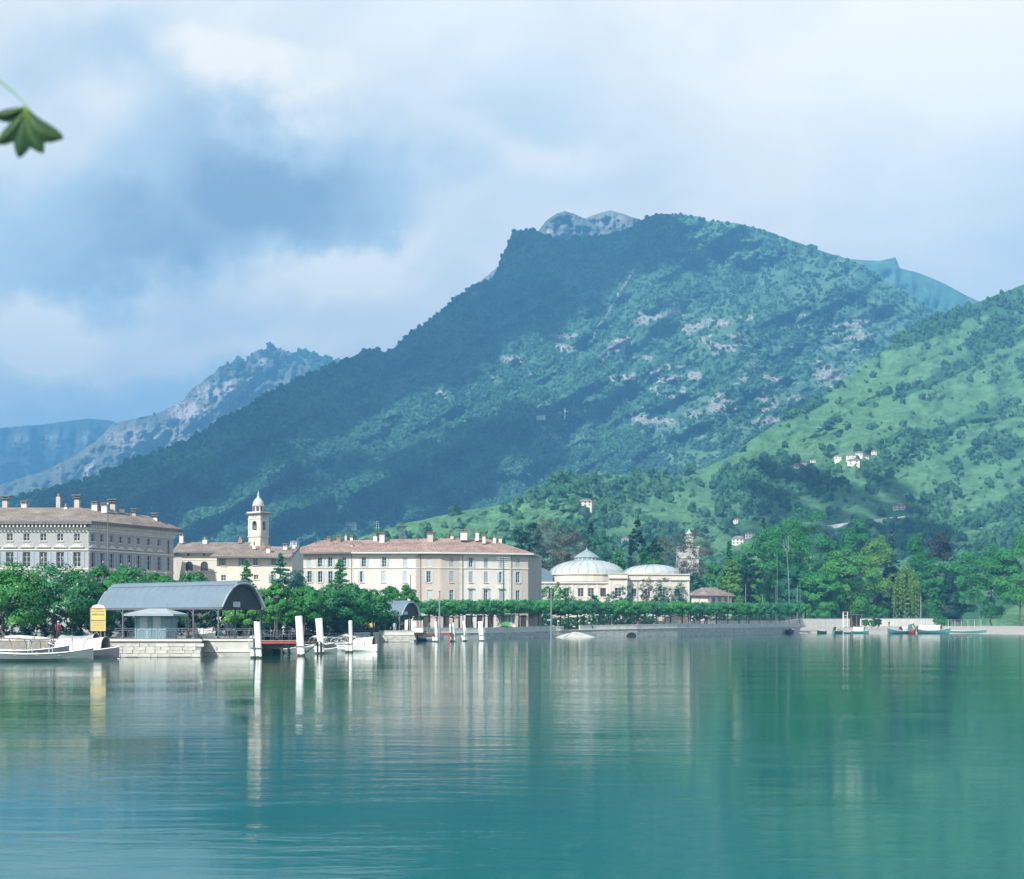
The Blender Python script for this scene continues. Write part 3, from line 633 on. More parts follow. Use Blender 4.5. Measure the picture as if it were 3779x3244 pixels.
# ------------------------------------------------------------------ quay, promenade, shore
# the waterfront line in plan (photo column, distance)
QUAY = [(-900, 158), (388, 158), (388, 153), (742, 153), (742, 157), (934, 157), (946, 205), (1398, 262), (1398, 264.5), (1528, 264.5), (1545, 304), (1790, 315), (1920, 327), (2050, 341), (2200, 350), (2350, 358), (2500, 370), (2650, 388), (2780, 410), (2900, 440), (2952, 455)]
QL = [Vector((GX(x, Y), Y, 0)) for x, Y in QUAY]
LEVEL = 1.5
def line_at(pts, t):
    """point and direction at length t along a polyline"""
    for a, b in zip(pts[:-1], pts[1:]):
        L = (b-a).length
        if t <= L: return a+(b-a)*(t/L), (b-a).normalized()
        t -= L
    return pts[-1], (pts[-1]-pts[-2]).normalized()
# promenade sheet
mb = MB(); zt = LEVEL
far = [Vector((p.x*1.0, 700, 0)) for p in QL]
for a, b_, c, d in zip(QL[:-1], QL[1:], far[1:], far[:-1]):
    if (b_-a).length > 0.01 and abs(b_.x-a.x) > 0.05: mb.quad((a.x, a.y+0.3, zt), (b_.x, b_.y+0.3, zt), (b_.x, 700, zt), (a.x, 700, zt))
mb.quad((QL[-1].x, 540, zt), (175, 548, zt), (175, 700, zt), (QL[-1].x, 700, zt)); mb.quad((175, 548, zt), (800, 548, zt), (800, 700, zt), (175, 700, zt))
mb.build('promenade', MATS['gravel'], kind='structure')
# quay wall cores (mortar and rubble) with the beach beyond
def wall_strip(mb, pts, z0, z1, thick):
    for a, b_ in zip(pts[:-1], pts[1:]):
        d = (b_-a)
        if d.length < 0.01: continue
        u = d.normalized(); nrm = Vector((u.y, -u.x, 0))
        z1a, z1b = (z1, z1) if isinstance(z1, (int, float)) else (z1(a), z1(b_))
        z0a, z0b = (z0, z0) if isinstance(z0, (int, float)) else (z0(a), z0(b_))
        A, B = a, b_; C, D = b_-nrm*thick, a-nrm*thick
        v = [(A.x, A.y, z0a), (B.x, B.y, z0b), (C.x, C.y, z0b), (D.x, D.y, z0a), (A.x, A.y, z1a), (B.x, B.y, z1b), (C.x, C.y, z1b), (D.x, D.y, z1a)]
        mb.add(v, [(0, 3, 2, 1), (4, 5, 6, 7), (0, 1, 5, 4), (1, 2, 6, 5), (2, 3, 7, 6), (3, 0, 4, 7)])
    return mb
near_wall = thing('quay_wall', 'low rubble stone quay wall under the kiosk, with scroll railing on top', 'wall')
wall_strip(MB(), QL[:4], -1.2, 1.46, 0.5).build('core', MATS['mortar'], near_wall)
rs_ = random.Random(5)
def courses(parent, a, b_, z0, z1, ch, lmin, lmax, material, proud=0.05, rough=0.02):
    """uneven stones laid in courses on the face of a wall, each one a block of its own"""
    d = b_-a; L = d.length; u = d.normalized(); nrm = Vector((u.y, -u.x, 0)); z = z0
    ang = math.atan2(u.y, u.x); pool = []
    for k in range(10):
        m_ = MB(); w = lmin+(lmax-lmin)*k/9
        h = ch
        pts = [(-w/2+.02, 0), (w/2-.02, 0), (w/2-.015, h-.03), (-w/2+.015, h-.03)]
        f_ = [(p[0]+rs_.uniform(-rough, rough), -proud-rs_.uniform(0, rough*2), p[1]+rs_.uniform(-rough, rough)) for p in pts]
        bk = [(p[0], 0.1, p[1]) for p in pts]
        m_.add(f_+bk, [(0, 1, 2, 3), (1, 0, 4, 5), (2, 1, 5, 6), (3, 2, 6, 7), (0, 3, 7, 4)])
        me = m_.mesh('stone'); me.materials.append(material); pool.append((w, me))
    while z < z1-ch*0.5:
        t = rs_.uniform(-0.3, 0)
        while t < L-0.1:
            w, me = pool[rs_.randrange(10)]
            c = t+w/2
            if 0.1 < c < L-0.05:
                o = bpy.data.objects.new('stone', me); COL.objects.link(o); o.parent = parent
                q = a+u*c; o.location = (q.x, q.y, z); o.rotation_euler = (0, 0, ang)
            t += w
        z += ch
courses(near_wall, QL[2], QL[3], 0.05, 1.30, 0.31, 0.45, 1.15, MATS['stone'])
wall_strip(MB(), [QL[0]+Vector((0, -.06, 0)), QL[1]+Vector((0, -.06, 0))], 1.46, 1.62, 0.6).build('coping', MATS['trim'], near_wall)
wall_strip(MB(), [QL[2]+Vector((0, -.14, 0)), QL[3]+Vector((0.1, -.14, 0))], 1.46, 1.64, 0.7).build('coping', MATS['trim'], near_wall)
smooth_wall = thing('quay_wall', 'smooth plastered quay wall with a ledge above the water, beside the white leaning post', 'wall')
wall_strip(MB(), QL[4:6], -1.2, 1.44, 0.5).build('wall', MATS['plaster_grey'], smooth_wall)
wall_strip(MB(), [p+Vector((0, -.16, 0)) for p in QL[4:6]], -1.2, 0.42, 0.3).build('plinth', MATS['stone_wall'], smooth_wall)
wall_strip(MB(), [p+Vector((0, -.24, 0)) for p in QL[4:6]], 0.42, 0.52, 0.4).build('ledge', MATS['trim'], smooth_wall)
wall_strip(MB(), [p+Vector((0, -.12, 0)) for p in QL[4:6]], 1.44, 1.60, 0.7).build('coping', MATS['trim'], smooth_wall)
harbour_wall = thing('quay_wall', 'dark quay wall round the little boat harbour behind the red footbridge', 'wall')
wall_strip(MB(), QL[5:8], -1.2, 1.44, 0.5).build('wall', MATS['stone_wall'], harbour_wall)
wall_strip(MB(), QL[5:8], 1.44, 1.58, 0.62).build('coping', MATS['parapet'], harbour_wall)
pier_wall = thing('quay_wall', 'pale stone landing stage wall under the small barrel-roofed shelter', 'wall')
wall_strip(MB(), QL[7:11], -1.2, 1.1, 0.5).build('wall', MATS['stone_wall'], pier_wall)
courses(pier_wall, QL[8], QL[9], 0.06, 1.05, 0.33, 0.7, 1.5, MATS['stone'], 0.06)
wall_strip(MB(), [p+Vector((0, -.12, 0)) for p in QL[8:10]], 1.1, 1.22, 0.6).build('ledge', MATS['trim'], pier_wall)
wall_strip(MB(), [p+Vector((0, -.03, 0)) for p in QL[8:10]], 1.22, 1.66, 0.5).build('parapet', MATS['parapet'], pier_wall)
wall_strip(MB(), [p+Vector((0, -.10, 0)) for p in QL[8:10]], 1.66, 1.78, 0.6).build('coping', MATS['trim'], pier_wall)
main_wall = thing('quay_wall', 'long curving lake wall with plain parapet below the row of pollarded trees', 'wall')
ptop = curve([(GX(1545, 304), 1.98), (GX(1790, 315), 2.05), (GX(2050, 341), 2.26), (GX(2200, 350), 2.45), (GX(2500, 370), 2.7), (GX(2952, 455), 2.68)])
PT = lambda p: float(ptop(p.x))
wall_strip(MB(), QL[10:], -1.2, lambda p: PT(p)-0.98, 0.6).build('wall', MATS['stone_wall'], main_wall)
shift = [p+Vector((0, -.16, 0)) for p in QL[10:]]
wall_strip(MB(), shift, lambda p: PT(p)-0.98, lambda p: PT(p)-0.84, 0.9).build('ledge', MATS['trim'], main_wall)
gap0 = 2098; gap1 = 2118                              # opening with steps
sel = [p for p in QL[10:]]
def sub(pts, x0, x1):
    out_ = []
    for a, b_ in zip(pts[:-1], pts[1:]):
        for k in range(5):
            out_.append(a+(b_-a)*(k/5))
    out_.append(pts[-1])
    return [p for p in out_ if x0 <= p.x/p.y*F+CX <= x1]
for (x0, x1) in ((1540, gap0), (gap1, 2960)):
    pts_ = sub(sel, x0, x1)
    wall_strip(MB(), pts_, lambda p: PT(p)-0.84, lambda p: PT(p)-0.12, 0.35).build('parapet', MATS['parapet'], main_wall)
    wall_strip(MB(), [p+Vector((0, -.06, 0)) for p in pts_], lambda p: PT(p)-0.12, PT, 0.47).build('coping', MATS['trim'], main_wall)
# drain arch
def quay_pt(x):
    for a, b_ in zip(QL[10:-1], QL[11:]):
        xa, xb = a.x/a.y*F+CX, b_.x/b_.y*F+CX
        if xa <= x <= xb:
            k = (x-CX)/F; d = b_-a; t_ = (k*a.y-a.x)/(d.x-k*d.y); u = d.normalized(); return a+d*t_, u, Vector((u.y, -u.x, 0))
dq, du, dn = quay_pt(2330)
MB().prism([dq+du*(1.55*math.cos(a))+Vector((0, 0, -.1+.98*math.sin(a))) for a in np.linspace(0, math.pi, 12)], dn*-.1, dn*.03).build('drain_mouth', MATS['door_dark'], main_wall)
mb = MB()
for k in range(11):
    a0, a1 = math.pi*k/11, math.pi*(k+1)/11
    mb.prism([dq+du*(1.6*r*math.cos(a))+Vector((0, 0, -.1+1.02*r*math.sin(a))) for r, a in ((1.0, a0), (1.14, a0), (1.14, a1), (1.0, a1))], dn*-.1, dn*.06)
mb.build('arch', MATS['stone_wall'], main_wall)
# rubble ramp below the opening
mb = MB(); nx, ny = 40, 14
cxr, cyr = GX(2120, 339), 340.5
vs_, fs_ = [], []
for j in range(ny):
    for i in range(nx):
        u = -1+2*i/(nx-1); v = j/(ny-1)
        wd = 4.6*(1-0.12*v); h_ = 1.15*v**1.2*max(0, 1-abs(u)**1.6)
        vs_.append((cxr+u*wd+0.3, cyr-3.2*(1-v)*math.sqrt(max(0, 1-u*u*0.9))+(0.6*u+1.0)*1.2, h_-0.12+0.13*rs_.random()))
for j in range(ny-1):
    for i in range(nx-1): fs_.append((j*nx+i, j*nx+i+1, (j+1)*nx+i+1, (j+1)*nx+i))
MB().add(vs_, fs_).build('rubble_bank', MATS['rubble'], label='pale heap of rubble sloping into the lake below the gap in the parapet', cat='rubble')
# beach
mb = MB(); nx, ny = 90, 26; vs_, fs_ = [], []
for j in range(ny):
    v = j/(ny-1)
    for i in range(nx):
        u = i/(nx-1); xp = 2905+u*1500
        Y0 = float(np.interp(xp, [2905, 3000, 3300, 3600, 3900, 4405], [447, 455, 447, 438, 400, 330]))
        Y = Y0-6+(88+30*u)*v
        z = -0.5+0.62*min(1, v*8)+1.65*v**0.8
        z += 0.10*(vnoise(xp/20, Y/3, 2)-0.5)*min(1, v*3)
        vs_.append((GX(xp, Y), Y, float(z)))
for j in range(ny-1):
    for i in range(nx-1): fs_.append((j*nx+i, j*nx+i+1, (j+1)*nx+i+1, (j+1)*nx+i))
MB().add(vs_, fs_).build('beach', MATS['sand'], None, True, kind='structure')

# ------------------------------------------------------------------ trees
def leaf_quads(C, Rr, per, size, rs, flat=0.6, asp=0.7, out=None, hang=0.0, shell=0.0):
    """per leaves round each clump centre C (n,3) with radius Rr (n,), as free quads"""
    n_ = len(C)*per
    c = np.repeat(C, per, 0); r = np.repeat(Rr, per)[:, None]
    d = rs.normal(size=(n_, 3)); d /= np.linalg.norm(d, axis=1)[:, None]
    rad = shell+(1-shell)*rs.rand(n_, 1)**0.5
    if shell: d[:, 2] = np.where(d[:, 2] < -.35, -d[:, 2], d[:, 2]); rad = rad*(1+.16*np.sin(5*d[:, :1]+c[:, :1])*np.sin(4*d[:, 1:2]+c[:, 2:3]))
    d[:, 2] *= flat
    p = c+d*r*rad
    nrm = d*0.7+rs.normal(size=(n_, 3))*0.38; nrm[:, 2] += 0.3
    if shell: nrm = d*1.3+rs.normal(size=(n_, 3))*0.42; nrm[:, 2] += .15
    if out is not None: nrm += (p-out)/np.linalg.norm(p-out, axis=1)[:, None]*1.0
    nrm /= np.linalg.norm(nrm, axis=1)[:, None]
    a = rs.normal(size=(n_, 3)); a[:, 2] -= hang*3; a -= nrm*(a*nrm).sum(1)[:, None]; a /= np.linalg.norm(a, axis=1)[:, None]
    b_ = np.cross(nrm, a)
    s = size*(0.6+0.8*rs.rand(n_, 1))
    a = a*s*0.5; b_ = b_*s*0.5*asp
    V = np.stack([p-a, p+b_*0.9-a*0.15, p+a, p-b_*0.9-a*0.15], 1).reshape(-1, 3)
    return V
def quads_obj(name, V, material, parent, **kw):
    Q = np.arange(len(V)).reshape(-1, 4)
    return obj(name, np_mesh(name, V, Q), material, parent, **kw)
def crown_points(kind, n, h0, h1, rx, rs):
    """clump centres of a crown between heights h0 and h1"""
    H = h1-h0; cz = (h0+h1)/2
    if kind == 'round':
        d = rs.normal(size=(n, 3)); d /= np.linalg.norm(d, axis=1)[:, None]
        r = 0.45+0.55*rs.rand(n, 1)**0.5
        p = d*r*np.array([rx, rx, H/2])
        p[:, 2] += cz
        lump = 1+0.22*np.sin(3*np.arctan2(p[:, 1], p[:, 0])+rs.rand()*6)*np.cos((p[:, 2]-cz)/H*5+rs.rand()*6)
        p[:, :2] *= lump[:, None]
    elif kind == 'dome':                              # broad dome with flat bottom
        a = rs.rand(n)*6.283; v = rs.rand(n)**0.8; r = np.sqrt(np.clip(1-v**2, 0, 1))*(0.4+0.6*np.sqrt(rs.rand(n)))
        p = np.stack([rx*r*np.cos(a), rx*r*np.sin(a), h0+H*v*(0.75+0.25*rs.rand(n))], 1)
    elif kind == 'flat':                              # pollarded box
        p = np.stack([(rs.rand(n)*2-1)*rx, (rs.rand(n)*2-1)*rx*0.85, h0+H*rs.rand(n)], 1)
        p[:, 2] += 0.22*H*(np.hypot(p[:, 0], p[:, 1])/rx)**2*(p[:, 2] < cz)
    elif kind == 'cone':
        v = rs.rand(n)**1.5; a = rs.rand(n)*6.283; r = (1-v)**0.85*(0.35+0.65*np.sqrt(rs.rand(n)))
        p = np.stack([rx*r*np.cos(a), rx*r*np.sin(a), h0+H*v], 1)
    elif kind == 'column':
        v = rs.rand(n); a = rs.rand(n)*6.283; r = np.sin(np.clip(v*0.9+0.1, 0, 1)*math.pi)**0.55*(0.4+0.6*np.sqrt(rs.rand(n)))
        p = np.stack([rx*r*np.cos(a), rx*r*np.sin(a), h0+H*v], 1)
    return p
def limbs(mb, h, tr, h0, h1, rx, rs, n=9, lean=0.0):
    top = Vector((lean*h, 0, h0+(h1-h0)*0.55))
    mid = Vector((rs.uniform(-.04, .04)*h, rs.uniform(-.04, .04)*h, h0*0.6))
    mb.tube([(0, 0, -0.3), (0, 0, 0.2), mid, top], [tr*1.35, tr, tr*0.8, tr*0.25], 8)
    for k in range(n):
        a = k*2.4+rs.uniform(-.4, .4); t0 = rs.uniform(0.2, 0.9)
        base = mid.lerp(top, t0); L = rx*rs.uniform(0.55, 0.9); up = (h1-h0)*rs.uniform(0.1, 0.35)
        e_ = base+Vector((math.cos(a)*L, math.sin(a)*L, up)); m_ = base.lerp(e_, 0.5)+Vector((0, 0, -0.08*L))
        mb.tube([base, m_, e_], [tr*0.42*(1.1-t0*.5), tr*0.25, tr*0.06], 5, False)
def tree(name, label, cat, loc, h, h0, rx, leaf='leaf_mid', kind='round', clumps=90, per=55, size=0.45, clr=None, tr=None, seed=1, bark='bark', blossom=0, group=None, flat=0.65, nl=9, rz=0.0, hang=0.0, lean=0.0, shell=0.0):
    rs = np.random.RandomState(seed); r2 = random.Random(seed)
    t_ = thing(name, label, cat, loc, rz, group)
    tr = tr or h*0.022
    mb = MB(); limbs(mb, h, tr, h0, h, rx, r2, nl, lean); mb.build('trunk', MATS[bark], t_, True)
    C = crown_points(kind, clumps, h0, h, rx, rs)
    clr = clr or rx*0.24
    Rr = clr*(0.65+0.7*rs.rand(len(C)))
    V = leaf_quads(C, Rr, per, size, rs, flat, 0.7, np.array([0, 0, h0+(h-h0)*0.35]), hang, shell)
    quads_obj('crown', V, MATS[leaf], t_)
    if blossom:
        idx = rs.permutation(len(C))[:blossom]; o_ = C[idx].copy()
        dv = o_-np.array([0, 0, h0]); dv /= np.linalg.norm(dv, axis=1)[:, None]
        o_ += dv*Rr[idx][:, None]*0.8; o_[:, 2] += 0.25*Rr[idx]
        V = leaf_quads(o_, np.full(len(o_), size*0.55), 5, size*0.55, rs, 1.6, 0.8)
        quads_obj('blossom', V, MATS['blossom'], t_)
    return t_
def conifer(name, label, loc, h, rx, leaf='leaf_dark', seed=1, tiers=9, droop=0.15, h0=None, per=26, group=None, size=0.5, open_=0.9):
    """tiered branches with needle sprays"""
    rs = np.random.RandomState(seed); t_ = thing(name, label, 'tree', loc, rs.rand()*6, group)
    mb = MB(); mb.tube([(0, 0, -0.3), (0, 0, h*0.5), (0, 0, h)], [h*0.02, h*0.013, h*0.003], 7)
    h0 = h*0.12 if h0 is None else h0; P_, Rd = [], []
    for k in range(tiers):
        v = k/(tiers-1); z = h0+(h*0.97-h0)*v; L = rx*(1-v)**open_+0.04*rx; nb = max(5, int(11*(1-v*0.5)))
        for j in range(nb):
            a = j*6.283/nb+rs.rand()*1.2+k; z = h0+(h*0.97-h0)*min(1, max(0, v+rs.uniform(-.6, .6)/(tiers-1))); Lj = L*(0.7+0.4*rs.rand()); ns = max(2, int(Lj/(rx*0.16)))
            e_ = (math.cos(a)*Lj, math.sin(a)*Lj, z-droop*Lj+0.05*Lj)
            mb.tube([(0, 0, z), (e_[0]*.5, e_[1]*.5, z+0.02*Lj), e_], [h*0.004, h*0.003, h*0.001], 4, False)
            for s in range(ns):
                u = (s+0.8)/ns; P_.append((e_[0]*u, e_[1]*u, z+(e_[2]-z)*u+rs.uniform(-.05, .05)*h/tiers)); Rd.append(max(0.12*rx*(1-v)+0.05*rx, 0.15)*(1.15-0.5*u))
    mb.build('trunk', MATS['bark'], t_, True)
    V = leaf_quads(np.array(P_), np.array(Rd)*1.5, per, size, rs, 0.4, 0.5, None, 0.1)
    quads_obj('crown', V, MATS[leaf], t_)
    return t_
def at_base(x, Y, z=LEVEL): return (GX(x, Y), Y, z)
def h_at(y, Y, z=LEVEL): return GZ(y, Y)-z

# horse chestnuts on the left, in bloom
CHN = [(20, 172, 2090, 8.5, 'leafy blossoming chestnut tree at the far left edge behind the boats'),
      (205, 176, 2090, 8.8, 'blossoming chestnut tree behind the moored boats, left of the yellow board'),
      (345, 181, 2100, 6.4, 'dark-hearted blossoming chestnut tree right behind the yellow board'),
      (470, 205, 2102, 7.0, 'blossoming chestnut tree showing above the left end of the long shelter roof'),
      (600, 212, 2118, 5.6, 'blossoming chestnut tree showing above the middle of the long shelter roof'),
      (715, 214, 2116, 5.0, 'blossoming chestnut tree above the shelter roof below the arched windows')]
for k, (x, Y, yt, wd, lab) in enumerate(CHN):
    h = h_at(yt, Y); tree('chestnut_tree', lab, 'tree', at_base(x, Y), h, 1.3 if k < 3 else 2.0, wd*0.62, 'leaf_chestnut', 'dome' if k != 2 else 'round', 62, 150, 0.30, wd*0.15, 0.20, 31+k, 'bark', 60, 'blossoming chestnut trees by the shelter', 0.75, shell=.55)
CM = [(905, 196, 2170, 4.2, 'blossoming tree just right of the shelter arch, behind the lamps'), (1010, 205, 2158, 5.2, 'round green tree behind the second lamp post'),
      (1120, 214, 2172, 5.6, 'broad green tree behind the tallest white post'), (1215, 222, 2163, 6.0, 'broad green tree in the middle of the harbour trees'),
      (1300, 228, 2160, 5.8, 'green tree in front of the white house left of the small shelter'), (1372, 236, 2175, 5.0, 'dark green tree overhanging the left end of the small shelter roof'),
      (1440, 292, 2168, 4.4, 'light green tree peeping above the small shelter roof'), (1508, 298, 2158, 3.6, 'small green tree against the white house right of the small shelter')]
for k, (x, Y, yt, wd, lab) in enumerate(CM):
    h = h_at(yt, Y); tree('chestnut_tree', lab, 'tree', at_base(x, Y), h, 1.5, wd*0.66, 'leaf_chestnut' if k < 5 else 'leaf_mid', 'dome', 60, 150, 0.32, wd*0.155, 0.18, 51+k, 'bark', 45 if k in (0, 1, 6) else 10, 'trees behind the little harbour', 0.75, shell=.55)
# pollarded promenade row, alike, following the quay
ORD = 'first second third fourth fifth sixth seventh eighth ninth tenth eleventh twelfth thirteenth fourteenth fifteenth sixteenth seventeenth eighteenth nineteenth twentieth twenty-first twenty-second twenty-third twenty-fourth twenty-fifth twenty-sixth twenty-seventh twenty-eighth twenty-ninth'.split()
row = [p+Vector((0, 5.0, 0)) for p in QL[11:]]
row[0] = Vector((GX(1560, 311), 312, 0))
total = sum((b_-a).length for a, b_ in zip(row[:-1], row[1:]))
PROT = []
for k in range(4):
    PROT.append(tree('pollarded_tree', 'x', 'tree', (0, 0, 0), 5.1, 3.0, 2.5, 'leaf_plane', 'flat', 80, 60, 0.30, 0.62, 0.17, 90+k, 'bark', 0, 'pollarded trees along the promenade', 0.7, 12))
PTX = [1585, 1640, 1695, 1745, 1785, 1855, 1915, 1985, 2037, 2100, 2156, 2210, 2277, 2326, 2377, 2420, 2473, 2515, 2560, 2600, 2644, 2685, 2727, 2765, 2804, 2842, 2876, 2914, 2950]
first = set()
for k, x in enumerate(PTX):
    Y = float(np.interp(x, [1560, 1790, 2050, 2500, 2780, 2900, 2960], [313, 321, 347, 376, 417, 447, 462]))
    s_top = h_at(float(np.interp(x, [1560, 2000, 2500, 2960], [2214, 2213, 2222, 2226])), Y)/5.35
    j = k % 4; o = PROT[j] if j not in first else copy_thing(PROT[j]); first.add(j)
    o.location = (GX(x, Y), Y+rs_.uniform(-.4, .4), LEVEL); o.rotation_euler = (0, 0, rs_.choice([0, 0.1, 3.14, 3.2])); wd = float(np.interp(x, [1560, 2000, 2500, 2960], [1.15, 1.2, 1.05, 1.1]))
    o.scale = (wd, wd, s_top)
    o['label'] = ORD[k]+' flat-clipped tree of the promenade row, counted from the small shelter'
# second row further in, seen as trunks between the first
for k, x in enumerate([1615, 1670, 1815, 1955, 2070, 2133, 2245, 2300, 2350, 2452, 2540, 2583, 2610, 2755]):
    Y = float(np.interp(x, [1560, 1790, 2050, 2500, 2780, 2900], [321, 329, 356, 385, 427, 457]))
    o = copy_thing(PROT[k % 4], (GX(x, Y), Y, LEVEL), rs_.choice([0, 3.1]), None, ORD[k]+' slim trunk of the inner tree row, counted from the small shelter')
    o.scale = (1.0, 1.0, h_at(2228, Y)/5.35); o['group'] = 'inner row of pollarded trees'

# hedges and undergrowth
def hedge(label, pts, h, wd, leaf, z0=LEVEL, size=.32, seed=1, dens=9):
    t = thing('hedge', label, 'hedge'); rs = np.random.RandomState(seed); C = []
    for a, b_ in zip(pts[:-1], pts[1:]):
        L = (b_-a).length; n_ = int(L*dens)
        for k in range(n_):
            q_ = a+(b_-a)*rs.rand(); hh = h*(.75+.5*vnoise(q_.x/3.0, q_.y/3.0, seed)); C.append((q_.x+rs.uniform(-wd, wd)*.3, q_.y+rs.uniform(-wd, wd)*.5, z0+hh*rs.rand()))
    V = leaf_quads(np.array(C), np.full(len(C), .42), 34, size, rs, .9); quads_obj('foliage', V, MATS[leaf], t)
    mb = MB()
    for a, b_ in zip(pts[:-1], pts[1:]):
        k = max(2, int((b_-a).length/1.5))
        for i in range(k): q_ = a+(b_-a)*((i+.5)/k); mb.tube([q_+Vector((0, 0, z0)), q_+Vector((0, 0, z0+h*.6))], [.05, .02], 4)
    mb.build('stems', MATS['bark'], t, kind='stuff')
qv = lambda x, Y: Vector((GX(x, Y), Y, 0))
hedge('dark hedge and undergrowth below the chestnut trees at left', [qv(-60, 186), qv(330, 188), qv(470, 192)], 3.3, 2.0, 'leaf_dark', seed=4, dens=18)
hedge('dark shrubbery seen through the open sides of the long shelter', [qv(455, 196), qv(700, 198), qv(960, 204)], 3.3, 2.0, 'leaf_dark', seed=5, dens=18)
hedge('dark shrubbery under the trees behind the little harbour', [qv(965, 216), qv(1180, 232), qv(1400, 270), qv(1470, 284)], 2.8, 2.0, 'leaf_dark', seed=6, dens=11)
hedge('grey-green hedge seen between the promenade trunks before the theatre', [qv(1962, 376), qv(2200, 384), qv(2420, 396)], 2.9, 1.0, 'leaf_mid', seed=7, dens=20)
hedge('low green hedge behind the promenade trunks right of the theatre', [qv(2430, 412), qv(2650, 432), qv(2900, 478)], 3.6, 1.0, 'leaf_mid', seed=8)
# conifers between shore and houses
conifer('cedar_tree', 'layered cedar standing before the house with the wide eaves', at_base(1035, 262), h_at(2038, 262), 4.0, 'leaf_blue', 3, 15, 0.12, None, 30, None, 0.4)
conifer('cedar_tree', 'tall dark cedar in front of the white house, its tip against the facade', at_base(1255, 278), h_at(2060, 278), 4.6, 'leaf_mid', 4, 15, 0.12, None, 28, None, 0.42)
conifer('spruce_tree', 'slender young conifer rising above the shelter arch', at_base(910, 232), h_at(2062, 232), 2.6, 'leaf_mid', 5, 13, 0.14, None, 26, None, 0.36)
tree('broadleaf_tree', 'bluish bushy tree beside the cedar, left of the white house', 'tree', at_base(1092, 268), h_at(2104, 268), 2.5, 2.6, 'leaf_blue', 'round', 60, 55, 0.36, 0.9, 0.15, 7)

# trees behind the theatre and the long house
BG = [ # x, Y, ytop, half width m, leaf, kind, name, label
    (1560, 430, 1990, 5.0, 'leaf_brown', 'round', 'bare_tree', 'brownish half-bare tree behind the chimneys of the long house'),
    (1680, 440, 1965, 6.0, 'leaf_brown', 'round', 'bare_tree', 'yellow-brown budding tree behind the roof ridge of the long house'),
    (1790, 450, 1975, 6.0, 'leaf_brown', 'round', 'bare_tree', 'olive budding tree behind the right roof hip of the long house'),
    (1945, 420, 1908, 5.2, 'leaf_dark', 'round', 'evergreen_tree', 'dark evergreen tree right behind the roof corner of the long house'),
    (2030, 436, 1900, 7.0, 'leaf_brown', 'round', 'bare_tree', 'tall grey-brown bare tree left of the theatre dome'),
    (2100, 430, 1935, 6.0, 'leaf_brown', 'round', 'bare_tree', 'grey-brown bare tree behind the lantern of the theatre dome'),
    (2210, 440, 1960, 6.0, 'leaf_blue', 'round', 'bare_tree', 'dull green tree behind the right flank of the large dome'),
    (2280, 402, 2022, 3.6, 'leaf_plane', 'dome', 'chestnut_tree', 'round blossoming tree between the two domes'),
    (2405, 432, 2003, 4.6, 'leaf_mid', 'round', 'broadleaf_tree', 'green tree above the smaller dome, right of the poplar'),
    (2470, 470, 1960, 6.2, 'leaf_brown', 'round', 'bare_tree', 'light brown budding tree beside the church tower among trees'),
    (2560, 474, 1945, 6.4, 'leaf_brown', 'round', 'bare_tree', 'pale budding tree right of the church tower among trees'),
    (2630, 462, 2075, 4.4, 'leaf_bright', 'round', 'broadleaf_tree', 'fresh green tree behind the low tiled pavilion'),
    (2690, 456, 1998, 3.2, 'leaf_mid', 'cone', 'broadleaf_tree', 'dark pointed tree between the tower and the park trees'),
    (2695, 444, 2060, 4.2, 'leaf_yellow', 'dome', 'broadleaf_tree', 'yellow-green spreading tree with a dark trunk behind the pavilion'),
    (2560, 430, 2110, 3.6, 'leaf_blue', 'round', 'broadleaf_tree', 'greyish tree at the right corner of the theatre'),
    (2760, 470, 2040, 3.6, 'leaf_dark', 'round', 'pine_tree', 'dark pine leaning out left of the big park trees'),
    (2350, 436, 1915, 2.7, 'leaf_dark', 'column', 'poplar_tree', 'tall dark poplar standing above the gap between the domes'),
    (2325, 440, 1975, 1.6, 'leaf_dark', 'cone', 'cypress_tree', 'short dark cypress at the left foot of the tall poplar'),
    (2180, 460, 1932, 1.8, 'leaf_dark', 'column', 'cypress_tree', 'small dark rounded cypress above the large dome')]
for k, (x, Y, yt, hw, lf, kd, nm, lab) in enumerate(BG):
    Y = Y+40 if x > 1900 else Y; h = h_at(yt, Y); bare = lf == 'leaf_brown'
    tree(nm, lab, 'tree', at_base(x, Y), h, h*(0.15 if kd in ('column', 'cone') else 0.25), hw*0.95, lf, kd, 130 if not bare else 150, 60 if not bare else 75, 0.5 if not bare else 0.36, hw*0.22, 0.25, 120+k, 'bark', 70 if nm == 'chestnut_tree' else 0, None, 0.7, 14 if not bare else 34)
conifer('spruce_tree', 'little dark palm-like conifer above the smaller dome', at_base(2415, 440), h_at(1983, 440), 2.6, 'leaf_dark', 14, 6, 0.1, h_at(2030, 440), 24, None, 0.5)
